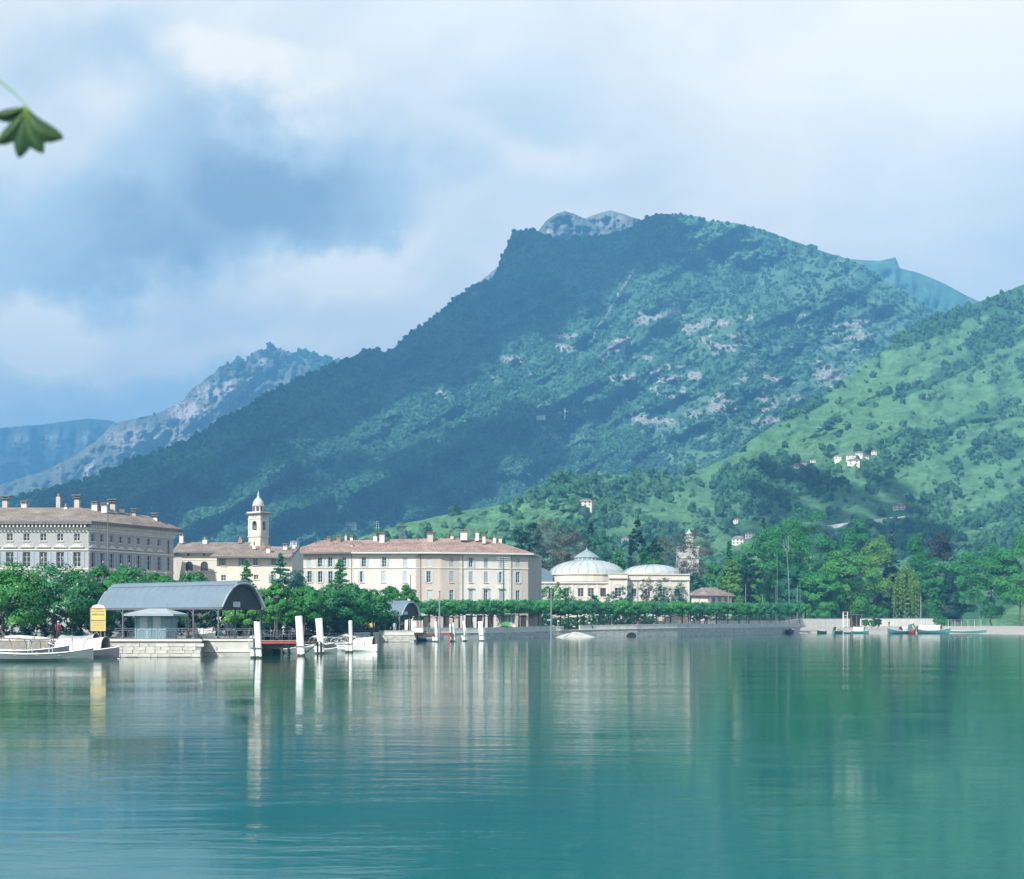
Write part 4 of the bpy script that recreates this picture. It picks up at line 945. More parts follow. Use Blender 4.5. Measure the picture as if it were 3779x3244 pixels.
# bushes in front of the theatre
for k, (x, Y, yt, hw, lf, lab) in enumerate([(2015, 356, 2152, 2.6, 'leaf_plane', 'light bush at the left corner of the theatre facade'), (2055, 358, 2150, 2.4, 'leaf_plane', 'light round bush left of the theatre windows'), (2092, 358, 2158, 2.2, 'leaf_mid', 'green bush below the large dome'),
        (2190, 360, 2190, 1.6, 'leaf_mid', 'low dark bush between two theatre windows'), (2258, 362, 2175, 2.0, 'leaf_blue', 'thin bush before the projecting bay of the theatre'), (2310, 362, 2160, 2.4, 'leaf_blue', 'bush at the foot of the flat pilaster on the theatre'),
        (2385, 366, 2118, 2.2, 'leaf_brown', 'half-bare shrub in front of the smaller dome'), (2450, 372, 2125, 3.0, 'leaf_blue', 'dark bushy tree covering the right end of the theatre'), (2510, 376, 2150, 2.8, 'leaf_blue', 'dark bush at the right corner of the theatre, left of the pavilion'), (2430, 371, 2185, 2.2, 'leaf_blue', 'low dark bush before the right wing of the theatre')]):
    Y = Y+34; h = h_at(yt, Y); tree('shrub', lab, 'shrub', at_base(x, Y), h, h*0.25, hw*0.75, lf, 'round', 45, 45, 0.34, hw*0.3, 0.10, 160+k, 'bark', 0, 'shrubs before the theatre', 0.8, 10)
# the park at right
PK = [(2800, 500, 1975, 8.5, 'leaf_bright', 'round', 'big fresh green tree at the left end of the park'),
      (2985, 515, 1905, 8.6, 'leaf_bright', 'round', 'tallest fresh green tree of the park with a rounded pointed top'),
      (2900, 508, 1945, 8.0, 'leaf_bright', 'round', 'big green park tree with a pale bare trunk before it'),
      (3085, 512, 2010, 6.6, 'leaf_mid', 'round', 'mid green park tree right of the tallest one'),
      (3165, 540, 1932, 6.6, 'leaf_bright', 'round', 'round-topped green tree standing back in the park'),
      (3130, 505, 2050, 8.4, 'leaf_bright', 'round', 'wide layered green tree in the middle of the park'),
      (3240, 520, 2000, 6.4, 'leaf_yellow', 'round', 'yellow-green tree behind the willow'),
      (3375, 540, 2008, 7.0, 'leaf_mid', 'cone', 'pointed green tree behind the willow at right'),
      (3420, 530, 2075, 6.0, 'leaf_mid', 'round', 'green tree right of the willow'),
      (3470, 560, 1998, 6.0, 'leaf_purple', 'round', 'dark purple-leaved tree at the right end of the park'),
      (3545, 540, 2050, 7.0, 'leaf_plane', 'round', 'pale green tree at the right end of the park'),
      (3505, 516, 2140, 4.2, 'leaf_dark', 'cone', 'very dark conical tree before the pale trees at right'),
      (3660, 530, 2040, 8.0, 'leaf_mid', 'round', 'green tree at the right edge of the view'),
      (3770, 520, 2000, 8.5, 'leaf_bright', 'round', 'tall tree cut off by the right edge'),
      (3290, 522, 2120, 5.0, 'leaf_dark', 'round', 'shadowy dark tree just left of the willow'),
      (2930, 498, 2110, 6.0, 'leaf_mid', 'round', 'lower dark green tree below the tallest park tree'),
      (3025, 498, 2120, 6.2, 'leaf_bright', 'round', 'low spreading green tree in the front of the park'),
      (2770, 494, 2095, 5.4, 'leaf_bright', 'round', 'low green tree at the left front corner of the park')]
for k, (x, Y, yt, hw, lf, kd, lab) in enumerate(PK):
    Y += 46; h = h_at(yt-22, Y); tree('park_tree', lab, 'tree', at_base(x, Y), h, h*0.10, hw*0.98, lf, kd, 60, 300, 0.55, hw*0.35, 0.4, 200+k, 'bark', 0, 'trees of the lakeside park', 0.8, 10, shell=.62)
conifer('pine_tree', 'dark conifer rising behind the left end of the park', at_base(2818, 580), h_at(1900, 580), 5.4, 'leaf_dark', 22, 15, 0.16, 9, 26, None, 0.7)
conifer('fir_tree', 'dark fir tree with layered branches between the round park trees', at_base(3290, 600), h_at(1952, 600), 5.0, 'leaf_dark', 23, 15, 0.16, 8, 26, None, 0.7)
# weeping willow
t_ = thing('willow_tree', 'bright yellow-green weeping willow drooping to the shore', 'tree', at_base(3345, 537)); rs = np.random.RandomState(77)
h = h_at(2085, 545); mb = MB(); limbs(mb, h, 0.35, h*0.45, h, 4.0, random.Random(3), 9); mb.build('trunk', MATS['bark'], t_, True)
C, Rr = [], []
for k in range(120):
    a = rs.rand()*6.283; r = 4.9*math.sqrt(rs.rand()); zt_ = h*(1-0.42*(r/4.9)**2)*(0.9+0.1*rs.rand()); L = h*(0.25+0.55*rs.rand())*(0.5+0.5*r/4.9)
    for s in range(8):
        u = s/7; C.append((math.cos(a)*(r+0.35*u), math.sin(a)*(r+0.35*u), zt_-L*u)); Rr.append(0.28+0.1*rs.rand())
V = leaf_quads(np.array(C), np.array(Rr), 18, 0.6, rs, 1.3, 0.4, None, 1.5); quads_obj('crown', V, MATS['leaf_yellow'], t_)
# young clipped trees and shrubs along the beach
for k, (x, yt) in enumerate([(3005, 2222), (3035, 2226), (3070, 2228), (3100, 2222), (3140, 2226), (3175, 2224), (3210, 2230), (3255, 2236), (3400, 2230), (3440, 2240)]):
    Y = 545+k*1.0; h = h_at(yt, Y)
    o = tree('young_tree', ['young bushy tree at the left end of the row behind the beach wall', 'second young tree of the row behind the beach wall', 'third young tree of the beach row, beside the leaning pole', 'young tree right of the leaning pole behind the beach', 'young tree left of the white beach tower', 'young tree right above the white beach tower', 'young tree by the dark beach huts', 'young tree between the huts and the willow', 'young tree under the right side of the willow', 'young tree right of the willow by the railing'][k], 'tree', at_base(x, Y), h, 2.2, 2.5, 'leaf_mid' if k % 2 else 'leaf_bright', 'round', 45, 50, 0.42, 0.85, 0.12, 240+k, 'bark_pale', 0, 'young trees behind the beach', 0.7, 6)
for k, (x, Y, yt, hw, kd, lf, lab) in enumerate([(3217, 476, 2248, 1.5, 'cone', 'leaf_mid', 'small conical tree with a yellow side standing on the beach'), (3193, 470, 2284, 0.8, 'round', 'leaf_mid', 'little round bush left of the small conical tree'), (3240, 470, 2280, 1.0, 'round', 'leaf_dark', 'dark little bush right of the small conical tree'), (3470, 470, 2270, 2.0, 'round', 'leaf_mid', 'bush at the right end of the beach railing')]):
    h = h_at(yt, Y); tree('beach_shrub', lab, 'shrub', at_base(x, Y), h, 0.5, hw, lf, kd, 36, 36, 0.36, hw*0.3, 0.08, 270+k, 'bark', 0, 'shrubs on the beach', 0.8, 5)
# pale bare trunk of a tall plane before the park
t_ = thing('bare_tree', 'tall pale leafless trunk forking high in front of the park trees', 'tree', at_base(2914, 492)); mb = MB()
q0 = P(2914, 2230, 492)-Vector(at_base(2914, 492)); z = lambda y: GZ(y, 492)-LEVEL; xx = lambda x: GX(x, 492)-GX(2914, 492)
mb.tube([(0, 0, -.3), (xx(2911), 0, z(2150)), (xx(2905), 0, z(2050)), (xx(2895), 0, z(2020)), (xx(2890), 0, z(1990))], [.13, .11, .08, .05, .03], 7)
mb.tube([(xx(2905), 0, z(2050)), (xx(2910), 0, z(2020)), (xx(2910), 0, z(1992))], [.10, .07, .03], 6)
for k in range(10):
    zz = z(2040)+k*0.5; mb.tube([(xx(2905), 0, zz), (xx(2905)+rs_.uniform(-2.2, 2.2), rs_.uniform(-1, 1), zz+rs_.uniform(1, 2.5))], [.06, .02], 4, False)
mb.build('trunk', MATS['zinc_seam'], t_, True)

# ------------------------------------------------------------------ building helpers (everything in world metres under an Empty)
class Frame:
    """a facade: origin at its left foot, u to the right, z up, n outwards"""
    def __init__(s, A, B):
        s.A = Vector((A[0], A[1], 0)); d = Vector((B[0]-A[0], B[1]-A[1], 0)); s.W = d.length; s.U = d.normalized(); s.N = Vector((s.U.y, -s.U.x, 0))
    def p(s, u, z, d=0.0): return s.A+s.U*u+s.N*d+Vector((0, 0, z))
    def box(s, mb, u0, u1, z0, z1, d0, d1):
        c = [s.p(u0, z0, d0), s.p(u1, z0, d0), s.p(u1, z0, d1), s.p(u0, z0, d1), s.p(u0, z1, d0), s.p(u1, z1, d0), s.p(u1, z1, d1), s.p(u0, z1, d1)]
        mb.add(c, [(0, 1, 2, 3), (7, 6, 5, 4), (4, 5, 1, 0), (5, 6, 2, 1), (6, 7, 3, 2), (7, 4, 0, 3)]); return mb
    def u_of(s, x):
        """u of the facade point seen in photo column x"""
        k = (x-CX)/F
        return (k*s.A.y-s.A.x)/(s.U.x-k*s.U.y)
    def Yu(s, u): return s.A.y+s.U.y*u
    def z_of(s, y, u): return GZ(y, s.Yu(u))
def wall(fr, z0, z1, holes, material, parent, name='wall', u0=0.0, u1=None, reveal=0.28):
    u1 = fr.W if u1 is None else u1
    us = sorted({u0, u1, *[h[0] for h in holes], *[h[1] for h in holes]}); zs = sorted({z0, z1, *[h[2] for h in holes], *[h[3] for h in holes]})
    us = [u for u in us if u0-1e-6 <= u <= u1+1e-6]; zs = [z for z in zs if z0-1e-6 <= z <= z1+1e-6]
    mb = MB()
    for ua, ub in zip(us[:-1], us[1:]):
        for za, zb in zip(zs[:-1], zs[1:]):
            um, zm = (ua+ub)/2, (za+zb)/2
            if any(h[0] < um < h[1] and h[2] < zm < h[3] for h in holes): continue
            mb.quad(fr.p(ua, za), fr.p(ub, za), fr.p(ub, zb), fr.p(ua, zb))
    for (a, b_, c, d) in holes:
        r = -reveal
        mb.quad(fr.p(a, c), fr.p(a, c, r), fr.p(a, d, r), fr.p(a, d)); mb.quad(fr.p(b_, c, r), fr.p(b_, c), fr.p(b_, d), fr.p(b_, d, r))
        mb.quad(fr.p(a, c), fr.p(b_, c), fr.p(b_, c, r), fr.p(a, c, r)); mb.quad(fr.p(a, d, r), fr.p(b_, d, r), fr.p(b_, d), fr.p(a, d))
    return mb.build(name, material, parent)
def shutter_mesh(fr, u0, u1, z0, z1, d0=0.03, d1=0.08):
    mb = MB(); fr.box(mb, u0, u1, z0, z1, d0, d1-0.02)
    b_ = 0.05
    fr.box(mb, u0, u0+b_, z0, z1, d1-0.02, d1); fr.box(mb, u1-b_, u1, z0, z1, d1-0.02, d1)
    k = max(4, int((z1-z0)/0.28)); dz = (z1-z0)/k
    for i in range(k): fr.box(mb, u0+b_, u1-b_, z0+dz*i, z0+dz*i+0.1, d1-0.02, d1+0.005)
    return mb
def window(fr, parent, u0, u1, z0, z1, style='open', shut='shutter_pale', frame='window_frame', sill=True, reveal=0.28, arch=False, head=None):
    """window > pane, shutters, sill: an opening with casement frame and bars"""
    w = u1-u0; d0, d1 = -reveal+0.02, -reveal+0.10; b_ = 0.07
    mb = MB(); fr.box(mb, u0, u0+b_, z0, z1, d0, d1); fr.box(mb, u1-b_, u1, z0, z1, d0, d1)
    fr.box(mb, u0+b_, u1-b_, z1-b_, z1, d0, d1); fr.box(mb, u0+b_, u1-b_, z0, z0+b_, d0, d1)
    um = (u0+u1)/2; fr.box(mb, um-0.035, um+0.035, z0+b_, z1-b_, d0, d1-0.01)
    for t in ((1/3, 2/3) if z1-z0 > 1.4 else (0.5,)):
        zz = z0+(z1-z0)*t; fr.box(mb, u0+b_, um-0.035, zz-0.02, zz+0.02, d0, d1-0.02); fr.box(mb, um+0.035, u1-b_, zz-0.02, zz+0.02, d0, d1-0.02)
    wdw = mb.build('window', MATS[frame], parent)
    MB().quad(fr.p(u0+b_*.5, z0+b_*.5, d0+0.03), fr.p(u1-b_*.5, z0+b_*.5, d0+0.03), fr.p(u1-b_*.5, z1-b_*.5, d0+0.03), fr.p(u0+b_*.5, z1-b_*.5, d0+0.03)).build('pane', MATS['glass'], wdw)
    sw = w*0.5
    if style == 'open':
        shutter_mesh(fr, u0-sw-0.02, u0-0.02, z0, z1).build('shutter', MATS[shut], wdw); shutter_mesh(fr, u1+0.02, u1+sw+0.02, z0, z1).build('shutter', MATS[shut], wdw)
    elif style == 'closed':
        shutter_mesh(fr, u0+0.01, um-0.005, z0+.02, z1-.02, -0.12, -0.06).build('shutter', MATS[shut], wdw); shutter_mesh(fr, um+0.005, u1-0.01, z0+.02, z1-.02, -0.12, -0.06).build('shutter', MATS[shut], wdw)
    elif style == 'half':
        shutter_mesh(fr, u0-sw-0.02, u0-0.02, z0, z1).build('shutter', MATS[shut], wdw); shutter_mesh(fr, um+0.02, u1-0.01, z0+.02, z1-.02, -0.12, -0.06).build('shutter', MATS[shut], wdw)
    if sill: fr.box(MB(), u0-0.12, u1+0.12, z0-0.12, z0-0.003, 0.002, 0.16).build('sill', MATS['trim'], wdw)
    if head == 'pediment':
        c = [fr.p(u0-0.35, z1+0.32), fr.p(u1+0.35, z1+0.32), fr.p(u1+0.35, z1+0.45), fr.p(um, z1+1.0), fr.p(u0-0.35, z1+0.45)]
        MB().prism(c, fr.N*0.003, fr.N*0.32).build('pediment', MATS['trim'], wdw)
    elif head == 'scroll':
        mb = MB(); fr.box(mb, u0-0.55, u1+0.55, z1+0.75, z1+0.90, 0.003, 0.34)
        for k in range(-1, 2):
            c = [fr.p(um+k*0.45+0.28*math.cos(a), z1+0.92+0.30*math.sin(a)*(1.5 if k == 0 else 1)) for a in (0, .8, 1.57, 2.34, 3.14)]
            mb.prism(c, fr.N*0.003, fr.N*0.26)
        mb.build('pediment', MATS['trim'], wdw)
    elif head == 'lintel':
        fr.box(MB(), u0-0.15, u1+0.15, z1+0.05, z1+0.22, 0.003, 0.14).build('lintel', MATS['trim'], wdw)
    return wdw
def band(fr, parent, z0, z1, d, material, name='cornice', u0=-0.05, u1=None):
    return fr.box(MB(), u0, (fr.W+0.05) if u1 is None else u1, z0, z1, 0.003, d).build(name, MATS[material], parent)
def roof_poly(parent, faces, material, thick=0.18, name='roof'):
    mb = MB()
    for f in faces: mb.add(f, [tuple(range(len(f)))])
    return mb.build(name, MATS[material], parent, uv=True)
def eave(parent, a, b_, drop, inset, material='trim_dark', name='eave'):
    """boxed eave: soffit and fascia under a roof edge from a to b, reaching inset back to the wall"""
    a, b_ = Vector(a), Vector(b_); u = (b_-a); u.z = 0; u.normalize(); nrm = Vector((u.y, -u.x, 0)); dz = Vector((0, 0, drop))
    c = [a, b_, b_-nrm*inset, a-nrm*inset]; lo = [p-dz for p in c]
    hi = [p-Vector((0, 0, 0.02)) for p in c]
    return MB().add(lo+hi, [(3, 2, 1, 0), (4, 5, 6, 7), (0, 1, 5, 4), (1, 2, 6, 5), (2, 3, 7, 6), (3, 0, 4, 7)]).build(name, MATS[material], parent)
def chimney(parent, x, ytop, Y, wpx, hpx, material='plaster_white', cap='flat'):
    w = wpx*.82*Y/F; zt = GZ(ytop, Y); h = hpx*Y/F; X = GX(x, Y)
    mb = MB().box(X-w/2, X+w/2, Y-w/2, Y+w/2, zt-h, zt)
    ch = mb.build('chimney', MATS[material], parent)
    mb = MB()
    if cap == 'flat':
        mb.box(X-w*.62, X+w*.62, Y-w*.62, Y+w*.62, zt+.003, zt+0.12)
        for sx in (-1, 1): mb.box(X+sx*w*.4-.06, X+sx*w*.4+.06, Y-w*.4, Y+w*.4, zt+.123, zt+.4)
        mb.box(X-w*.6, X+w*.6, Y-w*.6, Y+w*.6, zt+.403, zt+.5); mb.build('chimney_cap', MATS['brick_red'], ch)
    elif cap == 'wide':
        mb.box(X-w*.45, X+w*.45, Y-w*.45, Y+w*.45, zt+.003, zt+.35); mb.box(X-w*.75, X+w*.75, Y-w*.75, Y+w*.75, zt+.353, zt+.5)
        mb.box(X-w*.4, X+w*.4, Y-w*.4, Y+w*.4, zt+.503, zt+.75); mb.box(X-w*.95, X+w*.95, Y-w*.95, Y+w*.95, zt+.753, zt+.93); mb.build('chimney_cap', MATS['trim_dark'], ch)
    elif cap == 'pot':
        mb.lathe([(w*.3, 0.003), (w*.24, .5), (w*.34, .55), (w*.34, .62), (0.001, .62)], 8, (X, Y, zt)); mb.build('chimney_cap', MATS['brick_red'], ch)
    return ch

# ------------------------------------------------------------------ grand hotel at left
hotel = thing('hotel_building', 'grand hotel with bracketed cornice and tiled hip roof at the left', 'building')
Yc = 280.0; Cn = (GX(325, Yc), Yc); Lf = (GX(-420, Yc), Yc); Rt = (GX(640, 304), 304.0)
zh = lambda y: GZ(y, Yc)
fl, fs = Frame(Lf, Cn), Frame(Cn, Rt)
HZ = dict(at0=zh(1996), at1=zh(1969), m0=zh(2092), m1=zh(2037), b0=zh(2195), b1=zh(2140), top=zh(1944))
wl_, ws_ = [], []
for x in (284, 222, 160, 98, 36, -26, -88, -150, -212, -274, -336):
    u = fl.u_of(x); wl_.append(u)
nS = 8
ws_ = [fs.u_of(x) for x in (342, 376, 411, 445, 477, 511, 548, 587)]
hl, hs_ = [], []
for u in wl_: hl += [(u-.5, u+.5, HZ['at0'], HZ['at1']), (u-.62, u+.62, HZ['m0'], HZ['m1']), (u-.62, u+.62, HZ['b0'], HZ['b1'])]
for u in ws_: hs_ += [(u-.5, u+.5, HZ['at0'], HZ['at1']), (u-.62, u+.62, HZ['m0'], HZ['m1']), (u-.62, u+.62, HZ['b0'], HZ['b1'])]
ue = fs.u_of(622); hs_ += [(ue-.5, ue+.5, HZ['at0']-1.4, HZ['at1']), (ue-.55, ue+.55, HZ['m0'], HZ['m1'])]
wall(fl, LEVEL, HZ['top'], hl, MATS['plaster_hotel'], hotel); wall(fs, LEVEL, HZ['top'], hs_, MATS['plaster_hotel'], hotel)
bk = Frame(Rt, (Rt[0]-45, Rt[1]+12)); wall(bk, LEVEL, HZ['top'], [], MATS['plaster_white'], hotel)
for fr, us in ((fl, wl_), (fs, ws_)):
    for i, u in enumerate(us):
        window(fr, hotel, u-.5, u+.5, HZ['at0'], HZ['at1'], 'plain', sill=True, head=None)
        window(fr, hotel, u-.62, u+.62, HZ['m0'], HZ['m1'], 'open', 'shutter_grey', head='scroll')
        if fr is fl and i < 5: window(fr, hotel, u-.62, u+.62, HZ['b0'], HZ['b1'], 'open', 'shutter_grey')
window(fs, hotel, ue-.5, ue+.5, HZ['at0']-1.4, HZ['at1'], 'plain'); window(fs, hotel, ue-.55, ue+.55, HZ['m0'], HZ['m1'], 'plain')
for fr in (fl, fs):
    band(fr, hotel, zh(2031), zh(2026), 0.18, 'trim', 'string_course'); band(fr, hotel, zh(2102), zh(2097), 0.14, 'trim', 'string_course')
    band(fr, hotel, zh(1962), zh(1958), 0.16, 'trim', 'string_course')
    band(fr, hotel, HZ['top']-.55, HZ['top'], 0.25, 'trim', 'frieze')
    k = int(fr.W/0.62)
    for i in range(k):                               # brackets under the eave
        u = (i+.5)*fr.W/k
        if fr is fl and u < fr.W-27: continue
        fr.box(MB(), u-.12, u+.12, HZ['top']-.1, HZ['top']+.42, 0.253, 1.0).build('bracket', MATS['trim'], hotel)
mb = MB()
for i in range(12): fs.box(mb, -.03, .55 if i % 2 else .4, LEVEL+6+i*1.0, LEVEL+6.9+i*1.0, .003, .07)
mb.build('quoins', MATS['trim'], hotel)
ez = zh(1924); oh = 1.25
def off(fr, u, d): q_ = fr.p(u, 0, d); return q_
eL = fl.p(0, ez, oh); eC = Vector((Cn[0]+0.9, Cn[1]-oh, ez)); eR = fs.p(fs.W+oh, ez, oh); eB = Vector((Rt[0]-45, Rt[1]+16, ez))
R0 = P(-420, 1873, Yc+9); R1 = P(300, 1873, Yc+9); R2 = P(548, 1904, 299.5); R2.z = min(R2.z, R1.z); R3 = Vector((R2.x-40, R2.y+8, R2.z))
hroof = roof_poly(hotel, [(eL, eC, R1, R0), (eC, eR, R2, R1), (eR, eB, R3, R2), (R1, R2, R3, R0)], 'roof_brown')
eave(hotel, eL, eC, 0.5, oh+.1); eave(hotel, eC, eR, 0.5, oh+.1); eave(hotel, eR, eB, 0.5, oh)
for (x, yt, Y, w, h, c, cap) in [(216, 1834, 292, 18, 45, 'plaster_pink', 'pot'), (243, 1872, 288, 14, 20, 'plaster_white', 'pot'), (285, 1846, 290, 22, 30, 'plaster_pink', 'wide'), (350, 1862, 290, 24, 26, 'plaster_white', 'flat'), (386, 1867, 290, 24, 26, 'plaster_white', 'flat'), (417, 1862, 292, 22, 26, 'plaster_pink', 'wide'), (450, 1880, 294, 18, 14, 'plaster_white', 'pot'), (495, 1896, 296, 16, 12, 'plaster_pink', 'wide'), (573, 1912, 300, 18, 22, 'plaster_white', 'wide'), (90, 1860, 290, 24, 26, 'plaster_white', 'flat'), (20, 1850, 290, 22, 30, 'plaster_pink', 'wide')]:
    chimney(hroof, x, yt, Y, w, h, c, cap)
fp = thing('flagpole', 'tall thin flagpole before the shaded side of the hotel', 'pole')
MB().tube([P(398, 2330, 230)+Vector((0, 0, -1)), P(398, 1862, 230)], [.13, .06], 7).build('mast', MATS['iron_grey'], fp)
MB().lathe([(0.001, 0), (.13, .08), (.13, .16), (.001, .26)], 8, P(398, 1862, 230)).build('finial', MATS['trim'], fp)

# ------------------------------------------------------------------ house with arched windows, next to the hotel
h1 = thing('town_house', 'low cream house with two arched windows and round attic holes', 'building')
Y1 = 312.0; f1 = Frame((GX(672, Y1), Y1), (GX(806, Y1), Y1)); f1s = Frame((GX(636, Y1+14), Y1+14), (GX(672, Y1), Y1)); z1_ = lambda y: GZ(y, Y1)
holes = []
for x in (698, 754):
    u = f1.u_of(x); holes.append((u-.68, u+.68, z1_(2107), z1_(2072)))
ov = [(f1.u_of(x), z1_(2047)) for x in (695, 752)]
wall(f1, LEVEL, z1_(2036), holes, MATS['plaster_cream'], h1)
us = f1s.u_of(655); wall(f1s, LEVEL, z1_(2036), [(us-.6, us+.6, z1_(2108), z1_(2070))], MATS['plaster_cream'], h1)
fr = f1s; window(f1s, h1, us-.6, us+.6, z1_(2108), z1_(2070), 'plain', frame='red_paint', sill=False)
for (a, b_, c, d) in holes:
    window(f1, h1, a, b_, c, d, 'plain', frame='window_frame_dark')
    mb = MB(); um = (a+b_)/2                          # the round head: two spandrels over the square corners
    for sgn in (-1, 1):
        pts = [f1.p(um+sgn*.69, d+.01), f1.p(um, d+.01)]+[f1.p(um+sgn*.68*math.sin(t), d-.68+.68*math.cos(t)) for t in (0.001, .3, .6, .9, 1.2, 1.5)]
        mb.prism(pts if sgn < 0 else pts[::-1], f1.N*0.004, f1.N*-0.25)
    mb.build('arch', MATS['plaster_cream'], h1)
for (u, zz) in ov:
    MB().prism([f1.p(u+.26*math.cos(a), zz+.26*math.sin(a)) for a in np.linspace(0, 6.283, 13)[:-1]], f1.N*.003, f1.N*.02).build('round_window', MATS['glass'], h1)
    MB().ring(f1.p(u, zz, .02), f1.U, (0, 0, 1), .31, .06, 14).build('round_frame', MATS['trim'], h1)
band(f1, h1, z1_(2110), z1_(2106.5), .22, 'trim', 'ledge'); band(f1, h1, z1_(2068), z1_(2066), .06, 'trim', 'string_course')
ea, eb = f1.p(-.6, z1_(2037), .9), f1.p(f1.W+.2, z1_(2037), .9); el_ = f1s.p(-.2, z1_(2037), .5)
rg0, rg1 = P(640, 2001, Y1+8), P(930, 2001, Y1+8)
r_ = roof_poly(h1, [(ea, eb, Vector((rg1.x, rg1.y, rg1.z)), Vector((rg0.x+1, rg0.y, rg0.z))), (el_, ea, Vector((rg0.x+1, rg0.y, rg0.z))), (eb, Vector((rg1.x, eb.y, eb.z)), rg1)], 'roof_brown')
eave(h1, ea, eb, .28, .95, 'trim_dark')
for (x, yt, Y, w, h, c, cap) in [(670, 1978, Y1+6, 17, 26, 'plaster_white', 'flat'), (757, 1993, Y1+7, 20, 14, 'plaster_white', 'pot'), (887, 1990, Y1+7, 18, 14, 'brick_red', 'pot')]: chimney(r_, x, yt, Y, w, h, c, cap)

# ------------------------------------------------------------------ house with deep eaves
h2 = thing('town_house', 'plain cream house under wide shadowing eaves left of the cedar', 'building')
Y2 = 298.0; f2 = Frame((GX(800, Y2), Y2), (GX(1078, Y2), Y2)); z2_ = lambda y: GZ(y, Y2)
W2 = [(825, 2088, 2061, 'half'), (898, 2088, 2059, 'half'), (943, 2086, 2060, 'open'), (825, 2143, 2122, 'plain'), (945, 2138, 2121, 'plain'), (1010, 2151, 2120, 'half'), (900, 2138, 2121, 'plain'), (1010, 2086, 2060, 'open')]
holes = [(f2.u_of(x)-.42, f2.u_of(x)+.42, z2_(a), z2_(b_)) for x, a, b_, s in W2]
wall(f2, LEVEL, z2_(2050), holes, MATS['plaster_cream'], h2)
for (x, a, b_, s), h in zip(W2, holes): window(f2, h2, *h, s, 'shutter_green' if s == 'half' else 'shutter_pale')
f2l = Frame((f2.A.x, Y2+10), (f2.A.x, Y2)); wall(f2l, LEVEL, z2_(2050), [], MATS['plaster_cream'], h2); f2r = Frame((f2.A.x+f2.W, Y2), (f2.A.x+f2.W+.5, Y2+12)); wall(f2r, LEVEL, z2_(2035), [], MATS['plaster_cream'], h2)
ea, eb = f2.p(-1.0, z2_(2054), 1.5), f2.p(f2.W-.2, z2_(2056), 1.5); ra, rb = P(835, 2008, Y2+7), P(1100, 2019, Y2+7)
ra.z = rb.z+.4
r_ = roof_poly(h2, [(ea, eb, rb, ra), (Vector((ea.x, ea.y+14, ea.z)), ea, ra)], 'roof_brown'); eave(h2, ea, eb, .25, 1.55, 'trim_dark')
gb = Vector((eb.x+.1, eb.y+14, eb.z)); MB().prism([eb+Vector((.15, .3, -.1)), gb, rb+Vector((.1, 0, -.1))], (0, 0, 0), (.12, 0, 0)).build('gable', MATS['plaster_cream'], h2)
mb = MB(); mb.beam(eb+Vector((.25, 0, -.05)), rb+Vector((.3, 0, .05)), .22, .3); mb.build('barge_board', MATS['trim_dark'], h2)
for (x, yt, Y, w, h, c, cap) in [(938, 2013, Y2+4, 14, 14, 'plaster_white', 'pot'), (972, 2010, Y2+5, 16, 16, 'brick_red', 'pot'), (990, 2024, Y2+2, 18, 18, 'plaster_white', 'flat'), (1053, 2016, Y2+5, 18, 16, 'plaster_white', 'flat'), (1085, 2012, Y2+6, 14, 14, 'plaster_white', 'pot')]: chimney(r_, x, yt, Y, w, h, c, cap)

# ------------------------------------------------------------------ church tower
tw = thing('church_tower', 'pale square bell tower with onion-domed lantern rising above the roofs', 'tower')
YT = 335.0; zt_ = lambda y: GZ(y, YT); s_ = F/YT
A_, B_, C_ = (GX(917, YT+1.2), YT+1.2), (GX(961, YT-.9), YT-.9), (GX(990, YT+1.5), YT+1.5)
D_ = (A_[0]+C_[0]-B_[0], A_[1]+C_[1]-B_[1])
fA, fB = Frame(A_, B_), Frame(B_, C_)
for fr, x in ((fA, 938), (fB, 968)):
    u = fr.W*.5; hw = fr.W*.19
    wall(fr, LEVEL, zt_(1897), [(u-hw, u+hw, zt_(1962), zt_(1922))], MATS['plaster_cream'], tw, reveal=.5)
    mb = MB(); d = zt_(1922)
    for sgn in (-1, 1):
        pts = [fr.p(u+sgn*(hw+.01), d+.01), fr.p(u, d+.01)]+[fr.p(u+sgn*hw*math.sin(t), d-hw+hw*math.cos(t)) for t in (.001, .4, .8, 1.2, 1.5)]
        mb.prism(pts if sgn < 0 else pts[::-1], fr.N*.004, fr.N*-.4)
    mb.build('arch', MATS['trim'], tw)
    MB().quad(fr.p(u-hw, zt_(1962), -.5), fr.p(u+hw, zt_(1962), -.5), fr.p(u+hw, d, -.5), fr.p(u-hw, d, -.5)).build('belfry_opening', MATS['door_dark'], tw)
    MB().lathe([(.001, .75), (.2, .7), (.28, .35), (.42, 0), (.3, .0)], 10, fr.p(u, zt_(1952), -.3)).build('bell', MATS['iron_grey'], tw)
    fr.box(MB(), u-hw, u+hw, zt_(1962), zt_(1956), -.12, -.04).build('balustrade', MATS['trim'], tw)
    MB().ring(fr.p(u, zt_(1906), .02), fr.U, (0, 0, 1), fr.W*.13, .07, 14).build('clock_ring', MATS['trim_dark'], tw)
    for (y0, y1, d_) in ((1981, 1977, .14), (1915, 1912, .1), (1900, 1896, .22)): fr.box(MB(), -.12, fr.W+.12, zt_(y0), zt_(y1), .003, d_).build('string_course', MATS['trim'], tw)
    for uu in (.02, fr.W-.42): fr.box(MB(), uu, uu+.4, zt_(1976), zt_(1915.5), .003, .12).build('pilaster', MATS['plaster_cream'], tw)
cx_, cy_ = (A_[0]+C_[0])/2, (A_[1]+C_[1])/2
wall(Frame(C_, D_), LEVEL, zt_(1897), [], MATS['plaster_cream'], tw); wall(Frame(D_, A_), LEVEL, zt_(1897), [], MATS['plaster_cream'], tw)
